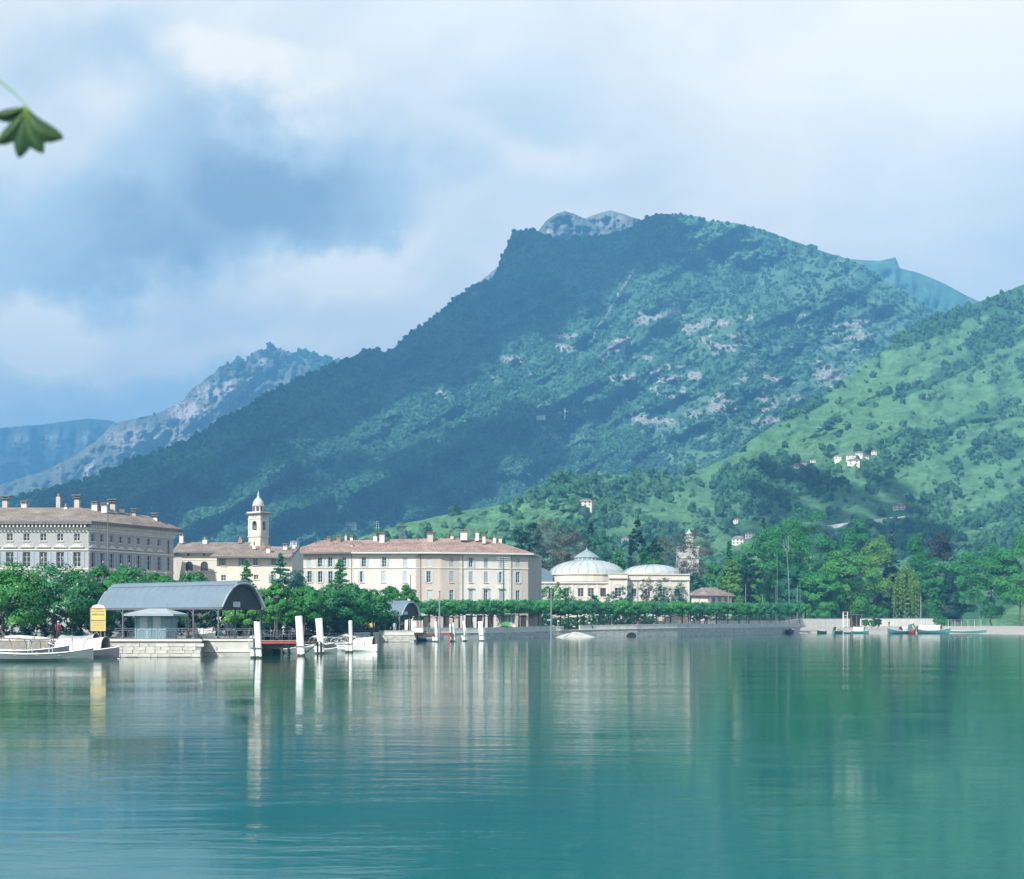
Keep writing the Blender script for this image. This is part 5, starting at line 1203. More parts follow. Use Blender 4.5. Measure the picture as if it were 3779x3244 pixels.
def quad_slab(k, za, zb): 
    pts = [Vector((cx_+(q_[0]-cx_)*k, cy_+(q_[1]-cy_)*k, za)) for q_ in (A_, B_, C_, D_)]
    return MB().prism(pts, (0, 0, 0), (0, 0, zb-za))
quad_slab(1.32, zt_(1897)+.003, zt_(1893)).build('cornice', MATS['trim_dark'], tw); quad_slab(1.18, zt_(1893)+.003, zt_(1888)).build('cornice', MATS['trim'], tw)
r = 21/s_
MB().lathe([(r, 0), (r, zt_(1866)-zt_(1888)), (r*1.12, zt_(1866)-zt_(1888)), (r*1.12, zt_(1863)-zt_(1888))], 8, (cx_, cy_, zt_(1888)+.003)).build('lantern', MATS['plaster_cream'], tw)
for k in range(8):
    a = math.pi/4*k+math.pi/8+math.pi/8; q_ = Vector((cx_+math.cos(a)*r*.93, cy_+math.sin(a)*r*.93, zt_(1886)))
    if math.sin(a) < .4: MB().box(-.05, .05, -.24, .24, 0, .95, Matrix.Translation(q_) @ Matrix.Rotation(a, 4, 'Z')).build('lantern_window', MATS['door_dark'], tw)
MB().lathe([(r*1.02, 0), (r*1.0, .3), (r*.86, .75), (r*.62, 1.15), (r*.36, 1.45), (r*.22, 1.65), (r*.2, 2.1), (r*.24, 2.15), (r*.08, 2.6), (.001, 3.1)], 12, (cx_, cy_, zt_(1863)+.003)).build('dome', MATS['lead_dome'], tw, True)
MB().beam((cx_, cy_, zt_(1863)+3.0), (cx_, cy_, zt_(1863)+3.8), .05).beam((cx_-.25, cy_, zt_(1863)+3.55), (cx_+.25, cy_, zt_(1863)+3.55), .05).build('cross', MATS['iron'], tw)

# ------------------------------------------------------------------ long white house
lh = thing('long_house', 'long four-storey white house with tiled roof, many chimneys and shuttered windows', 'building')
YL = 338.0; zl = lambda y: GZ(y, YL); cornr = (GX(1625, YL), YL); lend = (GX(1068, YL), YL); rend = (GX(1949, 344), 344.0)
ga, gb_ = Frame(lend, cornr), Frame(cornr, rend)
R1z, R2z, R3z = (zl(2092), zl(2056)), (zl(2149), zl(2108)), (zl(2216), zl(2177))
S1 = [(1101, 1, 'closed'), (1141, 1, 'closed'), (1181, 1, 'open'), (1219, 1, 'open'), (1105, 2, 'open'), (1143, 2, 'open'), (1182, 2, 'open'), (1220, 2, 'open'), (1270, 1, 'open'), (1343, 1, 'open'), (1418, 1, 'open'), (1495, 1, 'closed'), (1337, 2, 'half'), (1415, 2, 'closed'), (1494, 2, 'closed'), (1270, 2, 'closed'), (1583, 1, 'closed'), (1582, 2, 'open'), (1585, 3, 'closed'), (1105, 3, 'closed'), (1182, 3, 'open'), (1270, 3, 'open'), (1337, 3, 'closed'), (1415, 3, 'closed'), (1494, 3, 'closed')]
S2 = [(1666, 1, 'closed'), (1738, 1, 'open'), (1793, 1, 'closed'), (1850, 1, 'closed'), (1911, 1, 'closed'), (1666, 2, 'closed'), (1737, 2, 'closed'), (1793, 2, 'closed'), (1850, 2, 'half'), (1911, 2, 'open'), (1666, 3, 'open'), (1737, 3, 'closed'), (1793, 3, 'open'), (1850, 3, 'closed'), (1911, 3, 'open')]
ZR = {1: R1z, 2: R2z, 3: R3z}
cuts = [0, ga.u_of(1298), ga.u_of(1540), ga.W]
gh = [(u, u+1.5, LEVEL+.05, LEVEL+2.9) for u in np.arange(.9, ga.W-1.6, 2.6)]
allh = [(ga.u_of(x)-.42, ga.u_of(x)+.42, *ZR[r]) for x, r, s in S1]
for i, mm in enumerate(('plaster_cream', 'plaster_white', 'plaster_pink')):
    a, b_ = cuts[i], cuts[i+1]
    hh = [h for h in allh+gh if a < (h[0]+h[1])/2 < b_ and h[0] > a and h[1] < b_]
    wall(ga, LEVEL, zl(2044), hh, MATS[mm], lh, 'wall', a, b_)
    for h in hh:
        if h in gh: MB().quad(ga.p(h[0], h[2], -.27), ga.p(h[1], h[2], -.27), ga.p(h[1], h[3], -.27), ga.p(h[0], h[3], -.27)).build('doorway', MATS['door_dark'], lh)
for (x, r, s), h in zip(S1, allh): window(ga, lh, *h, s, 'shutter_pale', head='lintel' if r == 3 else None)
gh2 = [(u, u+1.35, LEVEL+.05, LEVEL+3.0) for u in np.arange(.6, gb_.W-1.4, 2.35)]
allh = [(gb_.u_of(x)-.42, gb_.u_of(x)+.42, *ZR[r]) for x, r, s in S2]
c2 = [0, gb_.u_of(1700), gb_.u_of(1885), gb_.W]
for i, mm in enumerate(('plaster_pink', 'plaster_white', 'plaster_pink')):
    a, b_ = c2[i], c2[i+1]
    hh = [h for h in allh+gh2 if h[0] > a and h[1] < b_]
    wall(gb_, LEVEL, zl(2044), hh, MATS[mm], lh, 'wall', a, b_)
    for h in hh:
        if h in gh2: MB().quad(gb_.p(h[0], h[2], -.27), gb_.p(h[1], h[2], -.27), gb_.p(h[1], h[3], -.27), gb_.p(h[0], h[3], -.27)).build('doorway', MATS['door_dark'], lh)
for (x, r, s), h in zip(S2, allh): window(gb_, lh, *h, s, 'shutter_grey' if s == 'closed' else 'shutter_pale', head='pediment' if (r == 3 and 1700 < x < 1885) else None)
for fr in (ga, gb_):
    band(fr, lh, zl(2097.5), zl(2095), .14, 'trim', 'string_course'); band(fr, lh, LEVEL+3.6, LEVEL+3.9, .2, 'trim', 'string_course')
for fr, x, mm in ((ga, 1298, 'trim'), (ga, 1540, 'plaster_pink'), (gb_, 1702, 'trim'), (gb_, 1883, 'trim')):
    mb = MB(); u = fr.u_of(x)
    for i in range(30): fr.box(mb, u-(.36 if i % 2 else .26), u+(.36 if i % 2 else .26), LEVEL+i*.5, LEVEL+i*.5+.46, .003, .07)
    mb.build('quoins', MATS[mm], lh)
for x in (1290, 1545, 1700, 1880): 
    fr = ga if x < 1625 else gb_; u = fr.u_of(x)+.4; MB().tube([fr.p(u, LEVEL, .12), fr.p(u, zl(2046), .12), fr.p(u, zl(2040), .9)], .06, 6).build('downpipe', MATS['iron_grey'], lh)
endw = Frame(rend, (rend[0]+3, rend[1]+14)); wall(endw, LEVEL, zl(2044), [], MATS['plaster_pink'], lh)
lw = Frame((lend[0], YL+14), lend); wall(lw, LEVEL, zl(2044), [], MATS['plaster_cream'], lh)
ez = zl(2037.5); oh = 1.1
e0 = ga.p(-.8, ez-.25, oh); e1 = ga.p(cuts[1], ez, oh); e2 = Vector((cornr[0]+.2, cornr[1]-oh, ez)); e3 = gb_.p(gb_.W+.8, ez, oh); e4 = Vector((e3.x+2, e3.y+16, ez))
k0, k1, k2 = P(1185, 1994, YL+8), P(1610, 1996, YL+8), P(1622, 1986, YL+8); k3 = P(1800, 1988, 349); kk = Vector((k1.x, k1.y, k1.z))
lroof = roof_poly(lh, [(e0, e1, P(1290, 1994, YL+8), k0), (e1, e2, k2, P(1290, 1994, YL+8)), (e2, e3, k3, k2), (e3, e4, k3), (Vector((e0.x, e0.y+16, e0.z)), e0, k0)], 'roof_tile')
eave(lh, e0, e1, .3, oh); eave(lh, e1, e2, .32, oh, 'trim'); eave(lh, e2, e3, .34, oh, 'trim'); eave(lh, e3, e4, .34, .8, 'trim')
for (x, yt, Y, w, h, c, cap) in [(1163, 2012, 344, 16, 12, 'plaster_white', 'pot'), (1214, 1988, 345, 14, 14, 'brick_red', 'flat'), (1250, 1986, 345, 18, 16, 'brick_red', 'flat'), (1276, 1978, 347, 8, 22, 'plaster_white', 'pot'), (1297, 1984, 346, 12, 12, 'plaster_white', 'flat'), (1298, 2011, 341, 11, 24, 'plaster_pink', 'flat'), (1385, 1980, 345, 18, 18, 'plaster_white', 'pot'), (1410, 1974, 344, 22, 32, 'plaster_white', 'flat'), (1588, 1972, 344, 25, 32, 'plaster_pink', 'flat'), (1668, 1980, 346, 14, 10, 'plaster_white', 'pot'), (1712, 1964, 345, 30, 30, 'plaster_white', 'flat'), (1761, 1968, 346, 16, 28, 'plaster_white', 'pot'), (1786, 1980, 345, 14, 26, 'plaster_white', 'flat'), (1825, 1986, 347, 14, 20, 'plaster_white', 'pot'), (1846, 1988, 348, 14, 18, 'plaster_white', 'flat'), (1540, 1998, 345, 26, 8, 'plaster_white', 'pot')]:
    chimney(lroof, x, yt, Y, w, h, c, cap)
# lattice mast on the roof, wires mast with insulators
lt = thing('lattice_tower', 'grey open lattice turret standing behind the ridge of the long house', 'tower'); mb = MB(); Yq = 352
xs_ = [GX(1473, Yq), GX(1493, Yq)]; zz0, zz1 = GZ(2010, Yq), GZ(1942, Yq)
for X in xs_:
    for dy in (0, 1.1): mb.beam((X, Yq+dy, zz0-6), (X, Yq+dy, zz1), .14)
for k in range(5):
    za, zb = zz0+(zz1-zz0)*k/5, zz0+(zz1-zz0)*(k+1)/5
    mb.beam((xs_[0], Yq, za), (xs_[1], Yq, zb), .09); mb.beam((xs_[1], Yq, za), (xs_[0], Yq, zb), .09); mb.beam((xs_[0], Yq, zb), (xs_[1], Yq, zb), .1)
mb.build('lattice', MATS['iron_grey'], lt); MB().box(xs_[0]-.45, xs_[1]+.45, Yq-.4, Yq+1.5, zz1, zz1+.18).build('roof', MATS['iron_grey'], lt)
def wire_mast(label, x, y0, y1, Y, arms, aw, base=None):
    t = thing('telegraph_mast', label, 'mast'); q0, q1 = P(x, y0, Y), P(x, y1, Y)
    MB().tube([q0, q1], [.16, .1], 7).build('pole', MATS['iron'], t)
    for k in range(arms):
        z = q1.z-.15-k*.42; ar = MB().beam((q1.x-aw, Y-.1, z), (q1.x+aw, Y-.1, z), .07).build('crossarm', MATS['iron'], t); mb = MB()
        for j in range(8):
            X = q1.x-aw+.1+j*(2*aw-.2)/7
            if abs(X-q1.x) > .15: mb.lathe([(.001, 0), (.06, .02), (.06, .16), (.001, .2)], 6, (X, Y-.1, z+.03))
        mb.build('insulators', MATS['white_paint'], ar)
    return t
wire_mast('dark telegraph mast with rows of insulators before the right wing of the long house', 1859, 2300, 2058, 333, 6, 1.25)
wire_mast('thin wire mast with small crossarms on the roof of the long house', 1393, 1990, 1925, 345, 4, .3)

# ------------------------------------------------------------------ theatre with lead domes
th = thing('theatre_building', 'low cream theatre with two ribbed grey domes and arched windows', 'building')
YH = 410.0; zq = lambda y: GZ(y, YH)
t1 = Frame((GX(1985, YH), YH), (GX(2246, YH), YH)); t2 = Frame((GX(2246, YH-2.5), YH-2.5), (GX(2316, YH-2.5), YH-2.5)); t3 = Frame((GX(2316, YH), YH), (GX(2545, YH+2), YH+2)); t0 = Frame((GX(1955, YH+1), YH+1), (GX(1985, YH+1), YH+1))
def arched(fr, xs, y0, y1, hw, material='plaster_cream', dark=()):
    hs = [(fr.u_of(x)-hw, fr.u_of(x)+hw, zq(y0), zq(y1)) for x in xs]
    wall(fr, LEVEL, {t1: zq(2147), t2: zq(2116), t3: zq(2118), t0: zq(2150)}[fr], hs, MATS[material], th)
    for x, h in zip(xs, hs):
        if x in dark: MB().quad(*[fr.p(a, b_, -.27) for a, b_ in ((h[0], h[2]), (h[1], h[2]), (h[1], h[3]), (h[0], h[3]))]).build('doorway', MATS['door_dark'], th)
        else: window(fr, th, *h, 'plain')
        um = (h[0]+h[1])/2; mb = MB()
        for k in range(8):
            a0, a1 = math.pi*k/8, math.pi*(k+1)/8
            mb.prism([fr.p(um+r*math.cos(a), h[3]+.15+r*math.sin(a)*.8) for r, a in ((hw+.1, a0), (hw+.35, a0), (hw+.35, a1), (hw+.1, a1))], fr.N*.003, fr.N*.1)
        mb.build('arch', MATS['trim'], th)
arched(t0, [1963], 2215, 2186, .6, dark=(1963,)); arched(t1, [2035, 2090, 2143, 2181, 2226], 2202, 2170, .72, dark=(2226,)); arched(t2, [2281], 2202, 2170, .8); arched(t3, [2340, 2390, 2445, 2500], 2202, 2172, .7)
for fr, y0, y1, d in ((t1, 2153, 2147, .45), (t1, 2206, 2203, .15), (t2, 2136, 2131, .5), (t2, 2118, 2115, .25), (t3, 2141, 2137, .4), (t3, 2121, 2117, .3), (t0, 2154, 2150, .3)): band(fr, th, zq(y0), zq(y1), d, 'trim')
for fr, xs in ((t1, (1992, 2010, 2112, 2162, 2204, 2240)), (t2, (2250, 2312)), (t3, (2320, 2365, 2418, 2472, 2540))):
    for x in xs:
        u = min(max(fr.u_of(x), .3), fr.W-.3); fr.box(MB(), u-.26, u+.26, LEVEL, zq(2155 if fr is t1 else 2143), .003, .12).build('pilaster', MATS['plaster_white'], th)
for fr in (t2,):
    for a, b_ in ((fr.p(0, 0), fr.p(0, 0, -2.6)), (fr.p(fr.W, 0, -2.6), fr.p(fr.W, 0))):
        f_ = Frame((b_.x, b_.y) if a == fr.p(0, 0) else (b_.x, b_.y), (a.x, a.y)) if a == fr.p(0, 0) else Frame((b_.x, b_.y), (a.x, a.y)); wall(f_, LEVEL, zq(2116), [], MATS['plaster_cream'], th)
MB().box(t1.A.x, t1.A.x+t1.W, YH+.02, YH+14, zq(2150), zq(2147)).build('roof', MATS['zinc'], th); MB().box(t2.A.x, t3.p(t3.W, 0).x, YH+2.1, YH+14, zq(2121), zq(2119)).build('roof', MATS['zinc'], th)
def dome(cx_px, halfw, ybase, ytop, Yd, n=24, lantern=False, drum=None):
    s = F/Yd; R = halfw/s; z0 = GZ(ybase, Yd); H = (ybase-ytop)/s; X = GX(cx_px, Yd)
    if drum: MB().lathe([(R*1.02, GZ(drum, Yd)-z0), (R*1.02, -.35), (R*1.06, -.35), (R*1.06, 0), (R*.98, .02)], n, (X, Yd, z0), 1, .8).build('drum', MATS['plaster_cream'], th)
    prof = [(R*math.cos(a), H*math.sin(a)) for a in np.linspace(0, 1.53, 9)]
    d = MB().lathe(prof, n, (X, Yd, z0), 1, .8).build('dome', MATS['lead_dome'], th, True)
    for k in range(n):
        a = 2*math.pi*k/n
        if math.sin(a) > .5: continue
        MB().tube([(X+r*1.004*math.cos(a), Yd+.8*r*1.004*math.sin(a), z0+z+.03) for r, z in prof], .07, 4, False).build('rib', MATS['copper'], d)
    return X, z0+H, R
X, zt2, R = dome(2165, 138, 2118, 2066, YH+8.5, 24, True, 2148)
s = F/(YH+8.5); r = 43/s
ln = MB().lathe([(r, -.6), (r, (2068-2060)/s), (r*1.05, (2068-2060)/s), (r*1.05, (2068-2058)/s)], 16, (X, YH+8.5, zt2-.1), 1, .8).build('lantern', MATS['copper'], th)
for k in range(16):
    a = 2*math.pi*k/16
    if math.sin(a) < .45: MB().box(-.06, .06, -.1, .1, 0, .75, Matrix.Translation((X+math.cos(a)*r*1.02, YH+8.5+.8*math.sin(a)*r*1.02, zt2-.2)) @ Matrix.Rotation(a, 4, 'Z')).build('lantern_post', MATS['window_frame'], ln)
MB().lathe([(r*1.12, 0), (r*1.12, .12), (r*.75, .9), (r*.4, 1.5), (r*.12, 1.95), (.03, 2.5), (.001, 2.9)], 16, (X, YH+8.5, zt2+.5), 1, .8).build('lantern_roof', MATS['copper'], ln)
dome(2405, 102, 2114, 2084, YH+7, 20, False, 2121)
# the grey side roof left of the big dome
q = [P(1952, 2120, YH+5), P(2040, 2120, YH+5)]; mb = MB(); pts = [(q[0].x+(q[1].x-q[0].x)*t, q[0].z+2.0*math.sin(math.pi*min(1, .25+t*.75))**.7-.2) for t in np.linspace(0, 1, 9)]
mb.prism([(a, YH+4, b_) for a, b_ in pts]+[(q[1].x, YH+4, zq(2160)), (q[0].x, YH+4, zq(2160))], (0, 0, 0), (0, 9, 0)); mb.build('side_roof', MATS['zinc'], th)

# ------------------------------------------------------------------ tiled pavilion, tower among trees
pv_ = thing('pavilion', 'small low pavilion with brown hipped tile roof right of the theatre', 'building'); YP = 446.0; zp = lambda y: GZ(y, YP)
fa, fb = Frame((GX(2552, YP), YP), (GX(2612, YP-2), YP-2)), Frame((GX(2612, YP-2), YP-2), (GX(2700, YP+3), YP+3))
wall(fa, LEVEL, zp(2198), [], MATS['plaster_cream'], pv_)
hb = [(fb.W*t-.5, fb.W*t+.5, zp(2226), zp(2205)) for t in (.25, .5, .75)]; wall(fb, LEVEL, zp(2198), hb, MATS['plaster_cream'], pv_)
for h in hb: window(fb, pv_, *h, 'plain')
e0, e1, e2 = fa.p(-.9, zp(2196), .9), Vector((GX(2612, YP-2)+.2, YP-3.2, zp(2198))), fb.p(fb.W+.9, zp(2199), .9); ra, rb = P(2590, 2168, YP+3), P(2640, 2168, YP+4)
roof_poly(pv_, [(e0, e1, ra), (e1, e2, rb, ra), (e2, Vector((e2.x, e2.y+8, e2.z)), rb), (Vector((e0.x, e0.y+9, e0.z)), e0, ra)], 'roof_brown'); eave(pv_, e0, e1, .15, .9); eave(pv_, e1, e2, .15, .9)
vt = thing('church_tower', 'ornate pale tower with small dome half hidden among budding trees', 'tower'); YV = 600.0; zv = lambda y: GZ(y, YV); xv = lambda x: GX(x, YV)
MB().box(xv(2503), xv(2579), YV, YV+8, 0, zv(2016)).build('nave', MATS['plaster_grey'], vt)
for x in (2530, 2558): MB().prism([(xv(x)+1.3*math.cos(a), YV, zv(2048)+1.5*math.sin(a)) for a in np.linspace(0, math.pi, 9)]+[(xv(x)-1.3, YV, zv(2056)), (xv(x)+1.3, YV, zv(2056))], (0, -.03, 0), (0, -.2, 0)).build('arched_window', MATS['stone_wall'], vt)
for y in (2018, 2058): MB().box(xv(2503)-.3, xv(2579)+.3, YV-.4, YV-.003, zv(y)-.2, zv(y)+.2).build('cornice', MATS['trim'], vt)
MB().box(xv(2533), xv(2559), YV+1, YV+3.6, zv(2016), zv(1983)).build('belfry', MATS['plaster_grey'], vt)
MB().box(xv(2541), xv(2551), YV+.96, YV+1.1, zv(2008), zv(1992)).build('belfry_opening', MATS['stone_wall'], vt)
MB().box(xv(2530), xv(2562), YV+.6, YV+4, zv(1983)+.003, zv(1980)).build('cornice', MATS['trim'], vt)
MB().lathe([(1.0, 0), (1.0, .9), (1.15, .95), (1.0, 1.4), (.6, 1.9), (.2, 2.3), (.001, 3.0)], 10, (xv(2546), YV+2.3, zv(1980)+.003)).build('dome', MATS['plaster_grey'], vt, True)

# ------------------------------------------------------------------ houses on the slopes
def hill_house(label, surf, x, y, wpx, hpx, rpx, mat_='plaster_house', nwin=3, rows=2, name='hillside_house', side=.45, gr=None, ang=.35):
    """small house: lit front, shaded right side, hipped roof, windows built"""
    Y = surf_at(surf, x, y)-1.5; s = F/Y; t = thing(name, label, 'house', group=gr); w, h, rh = wpx/s, hpx/s, rpx/s; z0 = GZ(y, Y)
    A = (GX(x-wpx*.5, Y), Y); B = (A[0]+w*math.cos(ang*.3), Y-w*math.sin(ang*.3)*.2); C = (B[0]+w*side*.5, B[1]+w*side)
    D = (A[0]+C[0]-B[0], A[1]+C[1]-B[1]); fA_, fB_ = Frame(A, B), Frame(B, C)
    for fr, nw in ((fA_, nwin), (fB_, max(1, nwin//2))):
        hs = []
        for r in range(rows):
            for k in range(nw):
                u = fr.W*(k+.5)/nw; q_ = min(.5, fr.W/nw*.22); zz = z0+h*(r+.35)/rows; hs.append((u-q_, u+q_, zz, zz+h/rows*.42))
        wall(fr, z0-4, z0+h, hs, MATS[mat_], t, reveal=.2)
        for hh in hs:
            wd = MB().quad(*[fr.p(a, b_, -.15) for a, b_ in ((hh[0], hh[2]), (hh[1], hh[2]), (hh[1], hh[3]), (hh[0], hh[3]))]).build('window', MATS['glass'], t)
    wall(Frame(C, D), z0-4, z0+h, [], MATS[mat_], t); wall(Frame(D, A), z0-4, z0+h, [], MATS[mat_], t)
    k = 1.12; c0 = Vector(((A[0]+C[0])/2, (A[1]+C[1])/2, 0)); ev = [Vector((c0.x+(q_[0]-c0.x)*k, c0.y+(q_[1]-c0.y)*k, z0+h)) for q_ in (A, B, C, D)]
    r0 = ev[0].lerp(ev[3], .5).lerp(c0+Vector((0, 0, z0+h)), .45); r1 = ev[1].lerp(ev[2], .5).lerp(c0+Vector((0, 0, z0+h)), .45); r0.z = r1.z = z0+h+rh
    roof_poly(t, [(ev[0], ev[1], r1, r0), (ev[1], ev[2], r1), (ev[2], ev[3], r0, r1), (ev[3], ev[0], r0)], 'roof_brown')
    eave(t, ev[0], ev[1], .2, .5); return t
hill_house('white block house alone on the wooded slope above the long house', 'mountain', 1290, 1950, 34, 22, 4, nwin=5)
hill_house('small white house on the slope left of the lone block house', 'mountain', 1083, 2012, 26, 12, 5)
hill_house('white farmhouse with low roof on the meadow above the theatre', 'hill', 2160, 1868, 48, 17, 9, nwin=3)
hill_house('white house with grey roof low on the hill, left of the park trees', 'hill', 2722, 2010, 42, 22, 11)
hill_house('small pale house on the hill left of the dark conifer', 'hill', 2768, 1985, 36, 18, 6)
hill_house('tiny white house high on the meadow below the dark grove', 'hill', 2714, 1930, 18, 13, 4, nwin=2)
hill_house('white villa in the cloud shadow above the slanting road wall', 'hill', 3318, 1880, 46, 16, 8, nwin=3)
hill_house('white building partly hidden behind the poplar', 'hill', 2306, 2020, 26, 30, 6)
VG = [(2935, 1727, 30, 7, 5, 'low white house at the left end of the hill village'), (2965, 1715, 22, 10, 5, 'small white house second from the left in the hill village'), (3000, 1706, 20, 8, 4, 'tiny house above the dark grove in the hill village'), (3092, 1695, 26, 12, 5, 'white house left of the tall tree in the hill village'), (3140, 1690, 36, 10, 6, 'long house at the back of the hill village'), (3170, 1683, 26, 12, 6, 'reddish-roofed house at the back right of the hill village'), (3150, 1717, 46, 18, 7, 'largest white house in the front of the hill village'), (3195, 1692, 24, 8, 5, 'low house at the right end of the hill village'), (3225, 1676, 20, 11, 4, 'white house standing apart right of the hill village')]
for x, y, w, h, r, lab in VG: hill_house(lab, 'hill', x, y, w, h, r, nwin=2, gr='houses of the hill village')
hill_house('white chapel with a little tower on the mountain terrace', 'mountain', 2072, 1527, 24, 10, 4, nwin=2)
hill_house('long low white house on the mountain terrace left of the chapel', 'mountain', 1985, 1538, 40, 6, 3, nwin=4)
Yc_ = surf_at('mountain', 2084, 1527)-2; ct = thing('chapel_tower', 'tiny white bell tower beside the chapel on the mountain terrace', 'tower'); w_ = 6*Yc_/F
q = P(2084, 1527, Yc_); MB().box(q.x-w_/2, q.x+w_/2, Yc_, Yc_+w_, q.z-6, q.z+22*Yc_/F).build('shaft', MATS['plaster_house'], ct); MB().lathe([(w_*.8, 0), (.001, w_*.9)], 4, (q.x, Yc_+w_/2, q.z+22*Yc_/F+.003)).build('roof', MATS['roof_brown'], ct)
MB().box(q.x-w_*.2, q.x+w_*.2, Yc_-.05, Yc_+.05, q.z+14*Yc_/F, q.z+19*Yc_/F).build('belfry_opening', MATS['door_dark'], ct)
# slanting road wall on the hill
rw = thing('retaining_wall', 'long pale road wall slanting up across the shaded hillside', 'wall'); ptsw = []
for x, y in ((2995, 1946), (3060, 1940), (3120, 1932), (3200, 1922), (3280, 1912), (3340, 1906)):
    Y = surf_at('hill', x, y)-2; ptsw.append(P(x, y, Y))
mb = MB()
for a, b_ in zip(ptsw[:-1], ptsw[1:]):
    c = [a-Vector((0, 0, 2.5)), b_-Vector((0, 0, 2.5)), b_+Vector((0, 0, .3)), a+Vector((0, 0, .3))]; mb.prism(c, (0, 0, 0), (0, .6, 0))
mb.build('wall', MATS['plaster_white'], rw)

# ------------------------------------------------------------------ barrel-roofed shelters
def shelter(label, E, axis_len, ang, width, zg, ze, zr, posts, plate_u, roofmat='zinc'):
    """steamer landing shelter: E ground point of the near end, axis pointing back from it at angle ang"""
    t = thing('shelter', label, 'shelter'); a = Vector((math.cos(ang), math.sin(ang), 0)); p = Vector((-a.y, a.x, 0))
    if p.x < 0: p = -p
    E = Vector((E[0], E[1], 0)); hw = width/2; K = 14
    prof = []
    for k in range(K+1):
        s = -1+2*k/K; prof.append((s*hw, ze+(zr-ze)*(1-abs(s)**2.3)))
    def sec(d, grow=0.0, dz=0.0): return [E+a*d+p*(u*(1+grow))+Vector((0, 0, z+dz)) for u, z in prof]
    mb = MB(); A_, B_ = sec(-.5), sec(axis_len+.5)
    n = K+1; mb.add(A_+B_, [(i, i+1, n+i+1, n+i) for i in range(K)])
    A2, B2 = sec(-.5, -.01, -.12), sec(axis_len+.5, -.01, -.12); mb.add(A2+B2, [(i+1, i, n+i, n+i+1) for i in range(K)])
    mb.add(A_+A2, [(i, n+i, n+i+1, i+1) for i in range(K)])
    roof = mb.build('roof', MATS[roofmat], t, True)
    for d in np.arange(.6, axis_len, 1.35):            # standing seams
        MB().tube([q+Vector((0, 0, .02)) for q in sec(d)], .02, 4, False).build('seam', MATS['zinc_seam'], roof)
    mb = MB(); s2 = [(u*.30, 0) for u in (-hw, hw)]     # raised ridge cap
    cap = [(-hw*.34, zr-.16), (-hw*.30, zr+.10), (0, zr+.26), (hw*.30, zr+.10), (hw*.34, zr-.16)]
    ca = [E+a*-.55+p*u+Vector((0, 0, z)) for u, z in cap]; cb = [E+a*(axis_len+.55)+p*u+Vector((0, 0, z)) for u, z in cap]
    mb.add(ca+cb, [(i, i+1, 5+i+1, 5+i) for i in range(4)]+[(4, 3, 2, 1, 0)]); mb.build('ridge_cap', MATS[roofmat], roof)
    for d in (0.0, axis_len):                          # end walls
        mb = MB(); pts = [E+a*d+p*(u*.97)+Vector((0, 0, z-.14)) for u, z in prof]
        mb.prism(pts, (0, 0, 0), a*.12); mb.build('tympanum', MATS['iron_grey'] if d else MATS['iron'], t)
        rim = [E+a*(d-.52 if d == 0 else d+.52)+p*u+Vector((0, 0, z)) for u, z in prof]
        MB().tube(rim, .09, 6).build('rim', MATS['copper'], roof)
    for s in (-1, 1):
        b0 = E+p*(s*hw*.97); MB().beam(b0+a*-.4+Vector((0, 0, ze-.1)), b0+a*(axis_len+.4)+Vector((0, 0, ze-.1)), .12, .22).build('eave_beam', MATS['iron_grey'], t)
        for d in np.linspace(.15, axis_len-.15, posts):
            q = b0+a*d; ps = MB().tube([q+Vector((0, 0, zg)), q+Vector((0, 0, ze-.2))], .085, 8).build('post', MATS['iron_grey'], t)
            MB().lathe([(.17, 0), (.17, .25), (.1, .32)], 8, q+Vector((0, 0, zg))).build('post_base', MATS['iron_grey'], ps)
            MB().tube([q+a*.75+Vector((0, 0, ze-.22)), q+a*.25+Vector((0, 0, ze-.45)), q+Vector((0, 0, ze-1.0))], .03, 5).build('bracket', MATS['iron_grey'], ps)
    f_ = E+a*-.03+p*(plate_u)+Vector((0, 0, ze+.28)); u_ = p
    mb = MB(); mb.prism([f_-u_*.42+Vector((0, 0, -.26)), f_+u_*.42+Vector((0, 0, -.26)), f_+u_*.42+Vector((0, 0, .26)), f_-u_*.42+Vector((0, 0, .26))], -a*.06, -a*.01); mb.build('sign_plate', MATS['shutter_pale'], t)
    for d in (axis_len*.3, axis_len*.62):
        q = E+a*d; mb = MB()
        for s in (-.25, .25): mb.beam(q+p*s+Vector((0, 0, zg+.45)), q+p*s+a*2.2+Vector((0, 0, zg+.45)), .3, .06)
        mb.beam(q+Vector((0, 0, zg+.55)), q+a*2.2+Vector((0, 0, zg+.55)), .05, .9); mb.build('bench', MATS['wood'], t)
    return t
SA = math.atan2(13.0, -14.6)
shelter('long barrel-roofed zinc landing shelter with a dark arched end, behind the kiosk', (GX(888, 162), 162.0), 19.5, SA, 5.3, LEVEL, 4.62, 6.95, 6, -.55)
shelter('small barrel-roofed zinc landing shelter by the second jetty', (GX(1511, 271), 271.0), 10.5, math.atan2(8.0, -8.2), 4.1, LEVEL, 4.3, 6.35, 4, -.9)

